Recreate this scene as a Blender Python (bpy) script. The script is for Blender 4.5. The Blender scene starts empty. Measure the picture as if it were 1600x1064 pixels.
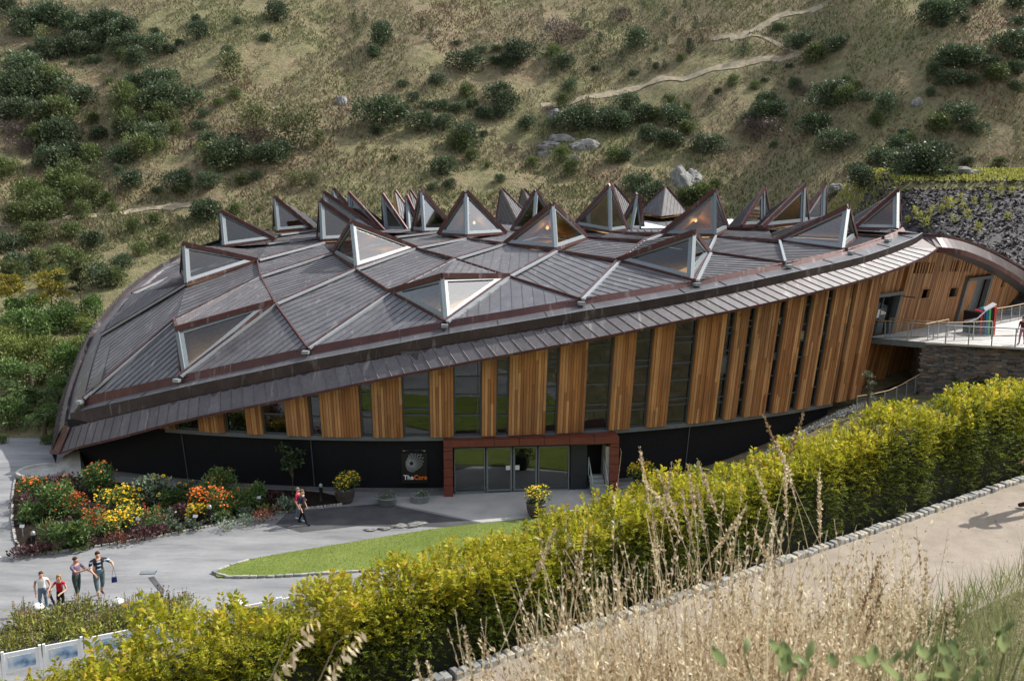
import bpy, bmesh, math, random
import numpy as np
from mathutils import Vector, Matrix
R = math.radians
rnd = random.Random(7)
rng = np.random.default_rng(11)
sc = bpy.context.scene
col = sc.collection
# ------------------------------------------------------------------ camera
CAMZ = 16.0; FPX = 1500.0
PITCH = math.atan(252 / FPX)
cam = bpy.data.cameras.new('camera'); cam_o = bpy.data.objects.new('camera', cam); col.objects.link(cam_o)
cam.sensor_width = 36; cam.lens = 36 * FPX / 1600; cam.clip_start = 0.1; cam.clip_end = 2000
cam_o.location = (0, 0, CAMZ); cam_o.rotation_euler = (math.pi / 2 - PITCH, 0, 0)
cam.dof.use_dof = True; cam.dof.focus_distance = 45; cam.dof.aperture_fstop = 4.0
sc.camera = cam_o
# ------------------------------------------------------------------ world, sun, exposure
SUN_DIR = Vector((0.9, 0.43, 0)).normalized(); SUN_EL = R(44)
w = bpy.data.worlds.new('World'); sc.world = w; w.use_nodes = True
nt = w.node_tree; nt.nodes.clear()
sky = nt.nodes.new('ShaderNodeTexSky'); sky.sky_type = 'NISHITA'; sky.sun_disc = False
sky.sun_elevation = SUN_EL; sky.sun_rotation = math.atan2(SUN_DIR.x, SUN_DIR.y)
sky.air_density = 0.9; sky.dust_density = 1.2; sky.ozone_density = 1.0
bg = nt.nodes.new('ShaderNodeBackground'); bg.inputs['Strength'].default_value = 0.15
wo = nt.nodes.new('ShaderNodeOutputWorld')
hsv = nt.nodes.new('ShaderNodeHueSaturation'); hsv.inputs['Saturation'].default_value = 0.4   # bright, mostly clouded sky
nt.links.new(sky.outputs[0], hsv.inputs['Color']); nt.links.new(hsv.outputs[0], bg.inputs[0]); nt.links.new(bg.outputs[0], wo.inputs[0])
sl = bpy.data.lights.new('sun', 'SUN'); sl.energy = 2.5; sl.angle = R(0.55); sl.color = (1.0, 0.95, 0.86)
so = bpy.data.objects.new('sun', sl); col.objects.link(so); so.location = (60, 60, 80)
sv = Vector((SUN_DIR.x * math.cos(SUN_EL), SUN_DIR.y * math.cos(SUN_EL), math.sin(SUN_EL)))
so.rotation_euler = sv.to_track_quat('Z', 'Y').to_euler()
sc.view_settings.view_transform = 'Standard'; sc.view_settings.look = 'None'
sc.view_settings.exposure = 1.3; sc.view_settings.gamma = 1.0; sc.view_settings.use_curve_mapping = False

# ------------------------------------------------------------------ survey helpers (photo bearing + distance -> place)
_c, _s = math.cos(PITCH), math.sin(PITCH)
def ray(px, py):
    a = (px - 800) / FPX; b = (532 - py) / FPX
    return Vector((a, _c + b * _s, -_s + b * _c))
def P(px, py, Y):
    d = ray(px, py); return d * (Y / d.y) + Vector((0, 0, CAMZ))
def Pz(px, py, z):
    d = ray(px, py); return d * ((z - CAMZ) / d.z) + Vector((0, 0, CAMZ))
C0 = Vector((-6.03, 91.8)); RW = 44.2; LEAN = 0.14       # plan circle of the wall, its outward lean
def cone(px, py, ov, k=LEAN, z0=3.1):
    d = ray(px, py); lo, hi = 15.0, 75.0
    for _ in range(50):
        m = (lo + hi) / 2; p = d * m
        if (Vector((p.x, p.y)) - C0).length > RW + k * (p.z + CAMZ - z0) + ov: lo = m
        else: hi = m
    return d * lo + Vector((0, 0, CAMZ))
def ang(p): return math.atan2(p.x - C0.x, C0.y - p.y)
def wall_pt(a, z, off=0.0):
    r = RW + LEAN * (z - 3.1) + off
    return Vector((C0.x + r * math.sin(a), C0.y - r * math.cos(a), z))

# ------------------------------------------------------------------ mesh helpers
class MB:
    def __init__(s): s.v = []; s.f = []; s.m = []
    def add(s, vs, fs, mi=0):
        b = len(s.v); s.v += [tuple(v) for v in vs]
        s.f += [tuple(b + i for i in f) for f in fs]; s.m += [mi] * len(fs); return s
    def box(s, c, size, rz=0.0, mi=0, rx=0.0, ry=0.0, taper=1.0):
        hx, hy, hz = size[0] / 2, size[1] / 2, size[2] / 2
        M = Matrix.Translation(Vector(c)) @ Matrix.Rotation(rz, 4, 'Z') @ Matrix.Rotation(ry, 4, 'Y') @ Matrix.Rotation(rx, 4, 'X')
        vs = []
        for z in (-1, 1):
            t = taper if z > 0 else 1
            for x, y in ((-1, -1), (1, -1), (1, 1), (-1, 1)): vs.append(M @ Vector((x * hx * t, y * hy * t, z * hz)))
        return s.add(vs, [(3, 2, 1, 0), (4, 5, 6, 7), (0, 1, 5, 4), (1, 2, 6, 5), (2, 3, 7, 6), (3, 0, 4, 7)], mi)
    def bar(s, p0, p1, w_, h_, up=(0, 0, 1), mi=0, lift=0.0):
        p0, p1, up = Vector(p0), Vector(p1), Vector(up)
        d = (p1 - p0).normalized(); sd = d.cross(up)
        if sd.length < 1e-5: sd = d.cross(Vector((1, 0, 0)))
        sd.normalize(); u = sd.cross(d).normalized()
        vs = []
        for p in (p0, p1):
            for a, b in ((-1, 0), (1, 0), (1, 1), (-1, 1)): vs.append(p + sd * (a * w_ / 2) + u * (b * h_ + lift))
        return s.add(vs, [(0, 1, 2, 3), (7, 6, 5, 4), (0, 4, 5, 1), (1, 5, 6, 2), (2, 6, 7, 3), (3, 7, 4, 0)], mi)
    def polybar(s, pts, w_, h_, up=(0, 0, 1), mi=0, lift=0.0, closed=False):
        pts = [Vector(p) for p in pts]; up = Vector(up); n = len(pts); b = len(s.v)
        for i, p in enumerate(pts):
            q0 = pts[(i - 1) % n] if (closed or i > 0) else p; q1 = pts[(i + 1) % n] if (closed or i < n - 1) else p
            d = (q1 - q0).normalized(); sd = d.cross(up).normalized(); u = sd.cross(d).normalized()
            for a, c in ((-1, 0), (1, 0), (1, 1), (-1, 1)): s.v.append(tuple(p + sd * (a * w_ / 2) + u * (c * h_ + lift)))
        k = n if closed else n - 1
        for i in range(k):
            a = b + 4 * i; c = b + 4 * ((i + 1) % n)
            for j in range(4): s.f.append((a + j, c + j, c + (j + 1) % 4, a + (j + 1) % 4)); s.m.append(mi)
        if not closed:
            s.f.append((b + 3, b + 2, b + 1, b)); e = b + 4 * (n - 1); s.f.append((e, e + 1, e + 2, e + 3)); s.m += [mi, mi]
        return s
    def tube(s, pts, radii, n=6, mi=0, cap=True):
        pts = [Vector(p) for p in pts]; b = len(s.v); N = len(pts)
        if not hasattr(radii, '__len__'): radii = [radii] * N
        for i, p in enumerate(pts):
            d = (pts[min(i + 1, N - 1)] - pts[max(i - 1, 0)]).normalized()
            sd = d.cross(Vector((0, 0, 1)))
            if sd.length < 0.05: sd = Vector((1, 0, 0))
            sd.normalize(); u = sd.cross(d)
            for j in range(n):
                a = 2 * math.pi * j / n; s.v.append(tuple(p + (sd * math.cos(a) + u * math.sin(a)) * radii[i]))
        for i in range(N - 1):
            for j in range(n):
                s.f.append((b + i * n + j, b + i * n + (j + 1) % n, b + (i + 1) * n + (j + 1) % n, b + (i + 1) * n + j)); s.m.append(mi)
        if cap:
            s.f.append(tuple(b + j for j in range(n))[::-1]); s.f.append(tuple(b + (N - 1) * n + j for j in range(n))); s.m += [mi, mi]
        return s
    def lathe(s, prof, n=16, c=(0, 0, 0), mi=0):
        b = len(s.v)
        for r, z in prof:
            for j in range(n):
                a = 2 * math.pi * j / n; s.v.append((c[0] + r * math.cos(a), c[1] + r * math.sin(a), c[2] + z))
        for i in range(len(prof) - 1):
            for j in range(n):
                s.f.append((b + i * n + j, b + i * n + (j + 1) % n, b + (i + 1) * n + (j + 1) % n, b + (i + 1) * n + j)); s.m.append(mi)
        s.f.append(tuple(b + j for j in range(n))[::-1]); s.f.append(tuple(b + (len(prof) - 1) * n + j for j in range(n))); s.m += [mi, mi]
        return s
    def grid(s, fn, nu, nv, mi=0):
        b = len(s.v)
        for i in range(nu + 1):
            for j in range(nv + 1): s.v.append(tuple(fn(i / nu, j / nv)))
        for i in range(nu):
            for j in range(nv):
                a = b + i * (nv + 1) + j; s.f.append((a, a + nv + 1, a + nv + 2, a + 1)); s.m.append(mi)
        return s
    def prism(s, poly, ext, mi=0):
        n = len(poly); ext = Vector(ext); vs = [Vector(p) for p in poly]; vs += [p + ext for p in vs]
        fs = [tuple(range(n))[::-1], tuple(range(n, 2 * n))] + [(i, (i + 1) % n, n + (i + 1) % n, n + i) for i in range(n)]
        return s.add(vs, fs, mi)
    def mesh(s, name, mats, smooth=False):
        me = bpy.data.meshes.new(name); me.from_pydata(s.v, [], s.f)
        for m in (mats if isinstance(mats, (list, tuple)) else [mats]): me.materials.append(m)
        if any(s.m): me.polygons.foreach_set('material_index', s.m)
        if smooth: me.polygons.foreach_set('use_smooth', [True] * len(s.f))
        me.update(); return me
    def build(s, name, mats, parent=None, smooth=False): return link(name, s.mesh(name, mats, smooth), parent)
def link(name, me, parent=None, loc=None, rz=0.0):
    o = bpy.data.objects.new(name, me); col.objects.link(o)
    if parent is not None: o.parent = parent
    if loc is not None: o.location = loc
    if rz: o.rotation_euler = (0, 0, rz)
    return o
def tag(o, label, cat, group=None, kind=None):
    if label: o['label'] = label
    if cat: o['category'] = cat
    if group: o['group'] = group
    if kind: o['kind'] = kind
    return o
def struct(o): o['kind'] = 'structure'; return o
def empty(name, loc=(0, 0, 0), rz=0.0, label=None, cat=None, group=None):
    o = bpy.data.objects.new(name, None); col.objects.link(o); o.location = loc; o.rotation_euler = (0, 0, rz)
    o.empty_display_size = 0.2
    return tag(o, label, cat, group) if label else o
def copy_tree(o, loc, rz=0.0, scale=None, label=None, group=None):
    c = o.copy(); col.objects.link(c); c.location = loc; c.rotation_euler = (0, 0, rz)
    if scale is not None: c.scale = scale if hasattr(scale, '__len__') else (scale,) * 3
    if label: c['label'] = label
    if group: c['group'] = group
    for ch in o.children:
        d = ch.copy(); col.objects.link(d); d.parent = c
        for g in ch.children:
            e = g.copy(); col.objects.link(e); e.parent = d
    return c
def np_mesh(name, V, F, mat, smooth=False, midx=None):
    V = np.asarray(V, np.float32); F = np.asarray(F, np.int32); k = F.shape[1]
    me = bpy.data.meshes.new(name); me.vertices.add(len(V)); me.vertices.foreach_set('co', V.ravel())
    me.loops.add(F.size); me.loops.foreach_set('vertex_index', F.ravel())
    me.polygons.add(len(F)); me.polygons.foreach_set('loop_start', np.arange(0, F.size, k, dtype=np.int32))
    for m in (mat if isinstance(mat, (list, tuple)) else [mat]): me.materials.append(m)
    if midx is not None: me.polygons.foreach_set('material_index', np.asarray(midx, np.int32))
    if smooth: me.polygons.foreach_set('use_smooth', np.ones(len(F), bool))
    me.update(calc_edges=True); return me
def unit(a): return a / np.maximum(np.linalg.norm(a, axis=-1, keepdims=True), 1e-9)
def leaves(C, D, L, W, up=None, r=rng):
    """diamond leaves: base C, direction D, length L, width W -> verts, quads"""
    n = len(C); D = unit(D)
    if up is None: up = r.normal(size=(n, 3)) + [0, 0, .6]
    S = unit(np.cross(D, up)); N = np.cross(S, D)
    L = np.broadcast_to(np.asarray(L, float).reshape(-1, 1), (n, 1)); W = np.broadcast_to(np.asarray(W, float).reshape(-1, 1), (n, 1))
    m = C + D * L * .5 + N * L * .08
    V = np.stack([C, m + S * W * .5, C + D * L, m - S * W * .5], 1).reshape(-1, 3)
    return V, np.arange(4 * n).reshape(n, 4)
def cloud(blobs, n, size, asp=.5, r=rng, shell=.55, out=.6):
    """leaves spread through blobs (cx,cy,cz,rx,ry,rz)"""
    B = np.array(blobs, float); wgt = (B[:, 3] * B[:, 4] + B[:, 4] * B[:, 5] + B[:, 3] * B[:, 5]); wgt /= wgt.sum()
    k = r.choice(len(B), n, p=wgt); d = unit(r.normal(size=(n, 3))); d[:, 2] = np.where(d[:, 2] < -.5, -d[:, 2], d[:, 2])
    rad = shell + (1 - shell) * r.random((n, 1)) ** .7
    rad = rad * (1 + .12 * np.sin(d[:, :1] * 7 + k[:, None]) * np.cos(d[:, 1:2] * 6 + 2 * k[:, None]))
    C = B[k, :3] + d * B[k, 3:] * rad
    D = d * out + r.normal(size=(n, 3)) * .6 + [0, 0, .25]
    s = size * (.6 + .8 * r.random(n))
    return leaves(C, D, s, s * asp, r=r)
def cat_np(parts):
    V = []; F = []; b = 0
    for v, f in parts: V.append(v); F.append(f + b); b += len(v)
    return np.concatenate(V), np.concatenate(F)
def vnoise(x, y, seed=0):
    x = np.asarray(x, float); y = np.asarray(y, float); xi = np.floor(x); yi = np.floor(y); fx = x - xi; fy = y - yi
    fx = fx * fx * (3 - 2 * fx); fy = fy * fy * (3 - 2 * fy)
    def h(a, b): q = np.sin(a * 127.1 + b * 311.7 + seed * 74.7) * 43758.5453; return q - np.floor(q)
    return (h(xi, yi) * (1 - fx) + h(xi + 1, yi) * fx) * (1 - fy) + (h(xi, yi + 1) * (1 - fx) + h(xi + 1, yi + 1) * fx) * fy
def fbm(x, y, seed=0, o=4): return sum(vnoise(x * 2 ** i, y * 2 ** i, seed + i) * .5 ** i for i in range(o)) / (2 - .5 ** (o - 1))
def sstep(a, b, x): t = np.clip((np.asarray(x, float) - a) / (b - a), 0, 1); return t * t * (3 - 2 * t)

# ------------------------------------------------------------------ materials
def nodes(name):
    m = bpy.data.materials.new(name); m.use_nodes = True; n = m.node_tree
    return m, n, n.nodes['Principled BSDF'], n.nodes['Material Output']
def ramp(n, cols, src):
    r_ = n.nodes.new('ShaderNodeValToRGB'); e = r_.color_ramp.elements
    while len(e) < len(cols): e.new(.5)
    for i, c in enumerate(cols):
        pos, cc = c if isinstance(c[0], (int, float)) and len(c) == 2 else (i / max(1, len(cols) - 1), c)
        e[i].position = pos; e[i].color = (*cc, 1)
    n.links.new(src, r_.inputs[0]); return r_.outputs[0]
def tex(n, scale, detail=4, rough=.6, vec=None, stretch=None, kind='Object'):
    t = n.nodes.new('ShaderNodeTexNoise'); t.inputs['Scale'].default_value = scale; t.inputs['Detail'].default_value = detail; t.inputs['Roughness'].default_value = rough
    tc = n.nodes.new('ShaderNodeTexCoord'); o = tc.outputs[kind]
    if stretch:
        mp = n.nodes.new('ShaderNodeMapping'); mp.inputs['Scale'].default_value = stretch; n.links.new(o, mp.inputs[0]); o = mp.outputs[0]
    n.links.new(o, t.inputs['Vector']); return t.outputs['Fac']
def mixc(n, fac, a, b, mode='MIX'):
    x = n.nodes.new('ShaderNodeMix'); x.data_type = 'RGBA'; x.blend_type = mode
    for s_, v in ((0, fac), (6, a), (7, b)):
        if hasattr(v, 'is_output'): n.links.new(v, x.inputs[s_])
        elif s_ == 0: x.inputs[0].default_value = v
        else: x.inputs[s_].default_value = (*v, 1)
    return x.outputs[2]
def bump(n, b, src, strength=.3, dist=.02):
    k = n.nodes.new('ShaderNodeBump'); k.inputs['Strength'].default_value = strength; k.inputs['Distance'].default_value = dist
    n.links.new(src, k.inputs['Height']); n.links.new(k.outputs[0], b.inputs['Normal'])
def plain(name, c, rough=.6, metal=0.0, var=.25, scale=6, bmp=.15, bdist=.01, spec=.5):
    m, n, b, o = nodes(name)
    f = tex(n, scale, 5)
    a = tuple(max(0, x * (1 - var)) for x in c); d = tuple(min(1, x * (1 + var)) for x in c)
    n.links.new(ramp(n, [(.3, a), (.7, d)], f), b.inputs['Base Color'])
    b.inputs['Roughness'].default_value = rough; b.inputs['Metallic'].default_value = metal; b.inputs['Specular IOR Level'].default_value = spec
    if bmp: bump(n, b, tex(n, scale * 6, 4), bmp, bdist)
    return m
def foliage(name, cols, trans=.3, rough=.55):
    m, n, b, o = nodes(name)
    g = n.nodes.new('ShaderNodeNewGeometry'); oi = n.nodes.new('ShaderNodeObjectInfo')
    base = ramp(n, cols, g.outputs['Random Per Island'])
    hs = n.nodes.new('ShaderNodeHueSaturation'); mr = n.nodes.new('ShaderNodeMapRange')
    n.links.new(oi.outputs['Random'], mr.inputs[0]); mr.inputs[3].default_value = .75; mr.inputs[4].default_value = 1.25
    n.links.new(mr.outputs[0], hs.inputs['Value']); n.links.new(base, hs.inputs['Color'])
    n.links.new(hs.outputs[0], b.inputs['Base Color']); b.inputs['Roughness'].default_value = rough; b.inputs['Specular IOR Level'].default_value = .35
    t = n.nodes.new('ShaderNodeBsdfTranslucent'); n.links.new(hs.outputs[0], t.inputs['Color'])
    x = n.nodes.new('ShaderNodeMixShader'); x.inputs[0].default_value = trans
    n.links.new(b.outputs[0], x.inputs[1]); n.links.new(t.outputs[0], x.inputs[2]); n.links.new(x.outputs[0], o.inputs['Surface'])
    return m
def island(name, cols, rough=.6, grain=None, spec=.4, bmp=.2):
    m, n, b, o = nodes(name)
    g = n.nodes.new('ShaderNodeNewGeometry'); base = ramp(n, cols, g.outputs['Random Per Island'])
    f = tex(n, 3, 5, .65, stretch=grain)
    base = mixc(n, .55, base, ramp(n, [(.25, (.35, .35, .35)), (.75, (1.25, 1.25, 1.25))], f), 'MULTIPLY')
    if grain: base = mixc(n, ramp(n, [(.45, (0, 0, 0)), (.75, (.5, .5, .5))], tex(n, .5, 5, .65, stretch=(1, 1, .6))), base, (.17, .105, .06))
    n.links.new(base, b.inputs['Base Color']); b.inputs['Roughness'].default_value = rough; b.inputs['Specular IOR Level'].default_value = spec
    if bmp: bump(n, b, f, bmp, .01)
    return m
def copper(name, lo, hi, metal=.75, rough=(.36, .55)):
    m, n, b, o = nodes(name)
    oi = n.nodes.new('ShaderNodeObjectInfo')
    f = tex(n, .9, 6, .65); f2 = tex(n, 7, 5, .7, stretch=(1, 1, .35))
    base = ramp(n, [(.28, lo), (.72, hi)], f)
    base = mixc(n, .5, base, ramp(n, [(.3, (.6, .58, .58)), (.7, (1.3, 1.28, 1.3))], f2), 'MULTIPLY')
    base = mixc(n, .6, base, ramp(n, [(0, (.82, .8, .8)), (1, (1.18, 1.16, 1.16))], oi.outputs['Random']), 'MULTIPLY')
    f3 = tex(n, 1.6, 5, .65, stretch=(1.6, .35, .3))
    base = mixc(n, ramp(n, [(.58, (0, 0, 0)), (.76, (.6, .6, .6))], f3), base, (.36, .35, .34))
    n.links.new(base, b.inputs['Base Color']); b.inputs['Metallic'].default_value = metal
    mr = n.nodes.new('ShaderNodeMapRange'); n.links.new(f, mr.inputs[0]); mr.inputs[3].default_value = rough[0]; mr.inputs[4].default_value = rough[1]
    n.links.new(mr.outputs[0], b.inputs['Roughness']); bump(n, b, tex(n, 2.2, 3), .25, .02)
    return m
def glass(name, tint, opac):
    m, n, b, o = nodes(name)
    tr = n.nodes.new('ShaderNodeBsdfTransparent'); tr.inputs[0].default_value = (*tint, 1)
    gl = n.nodes.new('ShaderNodeBsdfGlossy'); gl.inputs['Roughness'].default_value = .015; gl.inputs[0].default_value = (.92, .96, .98, 1)
    fr = n.nodes.new('ShaderNodeLayerWeight'); pw = n.nodes.new('ShaderNodeMath'); pw.operation = 'POWER'; pw.inputs[1].default_value = 4.0; n.links.new(fr.outputs['Facing'], pw.inputs[0])
    ad = n.nodes.new('ShaderNodeMath'); ad.operation = 'ADD'; ad.use_clamp = True; ad.inputs[1].default_value = .045 + opac; n.links.new(pw.outputs[0], ad.inputs[0])
    x = n.nodes.new('ShaderNodeMixShader'); n.links.new(ad.outputs[0], x.inputs[0]); n.links.new(tr.outputs[0], x.inputs[1]); n.links.new(gl.outputs[0], x.inputs[2])
    n.links.new(x.outputs[0], o.inputs['Surface']); return m
def objrand(name, cols, rough=.6, grain=None, spec=.4, bmp=.2):
    m = island(name, cols, rough, grain, spec, bmp); n = m.node_tree; oi = n.nodes.new('ShaderNodeObjectInfo')
    r_ = [x for x in n.nodes if x.type == 'VALTORGB' and x.inputs[0].is_linked and x.inputs[0].links[0].from_node.type == 'NEW_GEOMETRY'][0]
    n.links.new(oi.outputs['Random'], r_.inputs[0]); return m
M = {}
M['copper'] = copper('weathered copper', (.082, .082, .089), (.148, .148, .157), .35, (.4, .58))
M['copper_edge'] = copper('brown copper trim', (.055, .022, .02), (.11, .045, .042), .35, (.4, .6))
M['copper_apron'] = copper('copper apron', (.082, .077, .082), (.132, .126, .132), .2, (.5, .65))
M['copper_fascia'] = copper('dark copper fascia', (.035, .028, .028), (.075, .055, .055), .5, (.4, .6))
M['steel'] = plain('galvanised steel', (.32, .355, .375), .45, .45, .12, 8, .05)
M['frame'] = plain('grey painted frame', (.155, .185, .20), .5, 0, .08, 4, .03)
M['darkframe'] = plain('dark grey frame', (.055, .068, .08), .4, 0, .15, 4, .03)
M['sill'] = plain('sill band grey', (.12, .14, .155), .5, .1, .12, 5, .05)
M['black'] = plain('black stained boards', (.007, .008, .012), .62, 0, .3, 5, .2, spec=.2)
M['blackpanel'] = plain('dark blue panel', (.012, .017, .024), .5, 0, .2, 4, .05)
M['cedar'] = island('cedar boards', [(0, (.25, .10, .034)), (.35, (.39, .17, .058)), (.7, (.51, .245, .092)), (1, (.60, .33, .145))], .6, (1, 1, .12))
M['cedar_right'] = island('cedar boards aged', [(0, (.23, .095, .035)), (.4, (.35, .16, .06)), (.75, (.47, .23, .095)), (1, (.58, .33, .15))], .6, (1, 1, .12))
M['rust'] = plain('rust red panel', (.15, .038, .024), .5, .15, .18, 3, .05)
M['lining'] = plain('timber lining', (.42, .25, .10), .6, 0, .25, 3, .05)
M['glass'] = glass('window glass', (.42, .47, .46), .05)
M['skyglass'] = glass('skylight glass', (.82, .83, .80), .025)
M['doorglass'] = glass('door glass', (.40, .46, .45), .11)
M['concrete'] = plain('concrete', (.34, .34, .32), .8, 0, .22, 2.5, .3)
M['darkconcrete'] = plain('dark concrete', (.12, .12, .12), .85, 0, .2, 2.5, .3)
M['white'] = plain('white paint', (.72, .74, .75), .5, 0, .06, 3, .03)
M['membrane'] = plain('pale roof membrane', (.62, .66, .70), .5, 0, .1, 1, .05)
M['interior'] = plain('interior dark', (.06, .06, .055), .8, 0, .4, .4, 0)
M['timberrail'] = plain('timber handrail', (.38, .25, .14), .55, 0, .25, 6, .1)
M['deck'] = plain('deck concrete', (.46, .45, .43), .8, 0, .1, 2, .2)
M['slate'] = island('dry slate', [(0, (.06, .064, .072)), (.4, (.13, .13, .135)), (.7, (.21, .175, .145)), (.88, (.18, .12, .085)), (1, (.28, .26, .24))], .75, None, .3, .4)
M['sett'] = objrand('granite setts', [(0, (.20, .21, .21)), (.5, (.36, .36, .34)), (1, (.48, .44, .37))], .8, None, .3, .4)
M['soil'] = plain('dark soil', (.022, .016, .012), .95, 0, .5, 5, 1.0, .06, spec=.1)
M['stem'] = plain('green stem', (.07, .10, .03), .7, 0, .3, 8, 0)
M['bark'] = plain('bark', (.10, .075, .05), .9, 0, .4, 8, .5)
M['rock'] = plain('pale rock', (.23, .225, .21), .95, 0, .65, 2.2, 1.0, .1)
M['rockdark'] = plain('grey rock', (.13, .125, .115), .9, 0, .5, 1.5, 1.0, .12)
M['signblack'] = plain('sign black', (.004, .004, .004), .45, 0, .1, 3, 0)
M['letterwhite'] = plain('letter white', (.78, .8, .82), .5, 0, .02, 3, 0)
M['lettergrey'] = plain('emblem grey', (.62, .68, .72), .5, 0, .04, 3, 0)
M['letterorange'] = plain('letter orange', (.80, .17, .01), .5, 0, .02, 3, 0)

# ------------------------------------------------------------------ terrain
KA = Pz(980, 970, 10.4); KB = Pz(1590, 757, 10.4); KU = (KB - KA).normalized(); KN = Vector((-KU.y, KU.x, 0))
def kerb_sd(X, Y): return (X - KA.x) * KN.x + (Y - KA.y) * KN.y
def hill(X, Y):
    X = np.asarray(X, float); Y = np.asarray(Y, float)
    sh = 24 * sstep(18, 62, X) - 6 * sstep(-20, -60, X) * 0
    Yp = Y + sh * sstep(92, 125, Y) + 5 * (fbm(X / 40, Y / 40, 5, 3) - .5) * sstep(95, 120, Y)
    z = np.interp(Yp, [0, 58, 72, 88, 104, 112, 130, 150, 175, 220, 320, 400], [0, 0, 1.6, 4.6, 9.5, 12.6, 22.5, 35, 51, 78, 130, 160])
    gx = 25 + (Y - 112) * .52
    z = z - 2.6 * np.exp(-((X - gx) / 6.5) ** 2) * sstep(100, 115, Y) + 1.0 * np.exp(-((X - gx - 15) / 9.) ** 2) * sstep(96, 112, Y)
    z = z + (fbm(X / 14, Y / 14, 1, 4) - .5) * 4.2 * sstep(98, 125, Y) + (fbm(X / 3.5, Y / 3.5, 9, 3) - .5) * .9 * sstep(90, 115, Y)
    z = z + (fbm(X / 6, Y / 6, 3, 3) - .5) * 1.2 * sstep(64, 80, Y) * sstep(-30, -36, X)
    return z
def ground(X, Y):
    X = np.asarray(X, float); Y = np.asarray(Y, float)
    z = hill(X, Y)
    bank = 7.6 + .40 * (Y - 69); bank = np.where(Y > 88, 15.76 + .12 * (Y - 88), bank)
    k = sstep(28, 36, X) * sstep(66, 71, Y) * (1 - sstep(96, 118, Y))
    z = z * (1 - k) + np.maximum(z, bank) * k
    z = z + 3.2 * sstep(7, 25, X) * (1 - sstep(66, 75, Y)) * sstep(18, 36, Y)         # ground climbs to the right in front of the wall
    d = kerb_sd(X, Y)
    top = 10.4
    zb = np.where(d > 1.5, top - (top - z) * sstep(1.5, 19, d), top)
    near = 1 - sstep(-4.4, -2.7, d)
    zb = zb + near * 1.7 + np.clip(-4.4 - d, 0, 6) * .45
    zz = np.where(d < 19, zb, z)
    # the pit climbs again behind the viewpoint
    return zz + sstep(60, 150, X) * 52 * (1 - sstep(92, 125, Y)) + sstep(-74, -160, X) * 52 * (1 - sstep(95, 130, Y)) + sstep(-14, -90, Y) * 46 + (fbm(X / 15, Y / 15, 21, 3) - .5) * 4 * sstep(-20, -40, Y)
def on_ground(px, py, y0=20., y1=330.):
    d = ray(px, py); lo = None; Y = y0
    ys = np.linspace(y0, y1, 700); t = ys / d.y
    gz = ground(d.x * t, ys); rz = CAMZ + d.z * t
    k = np.argmax(gz >= rz)
    a, b = ys[max(k - 1, 0)], ys[k]
    for _ in range(25):
        m = (a + b) / 2; tt = m / d.y
        if float(ground(d.x * tt, m)) >= CAMZ + d.z * tt: b = m
        else: a = m
    return Vector((d.x * b / d.y, b, float(ground(d.x * b / d.y, b))))
m, n, b, o = nodes('hill ground')
f1 = tex(n, .035, 5, .6); f2 = tex(n, .16, 6, .7); f3 = tex(n, 1.3, 6, .75, stretch=(1, 1, .4)); f4 = tex(n, 6, 4, .7)
c_ = ramp(n, [(.28, (.125, .14, .066)), (.44, (.21, .19, .115)), (.58, (.24, .195, .13)), (.74, (.175, .118, .08))], f2)
c_ = mixc(n, ramp(n, [(.42, (0, 0, 0)), (.60, (.8, .8, .8))], f1), c_, (.19, .19, .10))
c_ = mixc(n, .75, c_, ramp(n, [(.28, (.45, .45, .4)), (.7, (1.45, 1.4, 1.35))], f3), 'MULTIPLY')
c_ = mixc(n, .5, c_, ramp(n, [(.3, (.55, .55, .5)), (.7, (1.35, 1.3, 1.3))], f4), 'MULTIPLY')
n.links.new(c_, b.inputs['Base Color']); b.inputs['Roughness'].default_value = .95; b.inputs['Specular IOR Level'].default_value = .1
bump(n, b, f3, 1.0, .5); M['hill'] = m
xs = np.unique(np.concatenate([np.linspace(-260, -70, 40), np.linspace(-70, 90, 190), np.linspace(90, 260, 36)]))
ys = np.unique(np.concatenate([np.linspace(-140, -12, 30), np.linspace(-12, 30, 64), np.linspace(30, 95, 70), np.linspace(95, 200, 130), np.linspace(200, 400, 40)]))
GX, GY = np.meshgrid(xs, ys, indexing='ij'); GZ = ground(GX, GY) - .03
nv = len(ys); I = np.arange(len(xs) * nv).reshape(len(xs), nv)
Fq = np.stack([I[:-1, :-1], I[1:, :-1], I[1:, 1:], I[:-1, 1:]], -1).reshape(-1, 4)
struct(link('ground', np_mesh('ground', np.stack([GX, GY, GZ], -1).reshape(-1, 3), Fq, M['hill'], True)))
def sheet(name, poly, z, mat, thick=0.0):
    mb = MB()
    if thick: mb.prism([(x, y, z - thick) for x, y in poly], (0, 0, thick))
    else: mb.add([(x, y, z) for x, y in poly], [tuple(range(len(poly)))])
    return mb.build(name, mat)
def gp(px, py, z=0.0): p = Pz(px, py, z); return (p.x, p.y)
def smooth_poly(pts, k=4):
    out = []; n_ = len(pts)
    for i in range(n_ - 1):
        p0 = Vector(pts[max(i - 1, 0)]); p1 = Vector(pts[i]); p2 = Vector(pts[i + 1]); p3 = Vector(pts[min(i + 2, n_ - 1)])
        for j in range(k):
            t = j / k
            out.append(.5 * ((2 * p1) + (p2 - p0) * t + (2 * p0 - 5 * p1 + 4 * p2 - p3) * t * t + (3 * p1 - p0 - 3 * p2 + p3) * t ** 3))
    out.append(Vector(pts[-1])); return out
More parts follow.
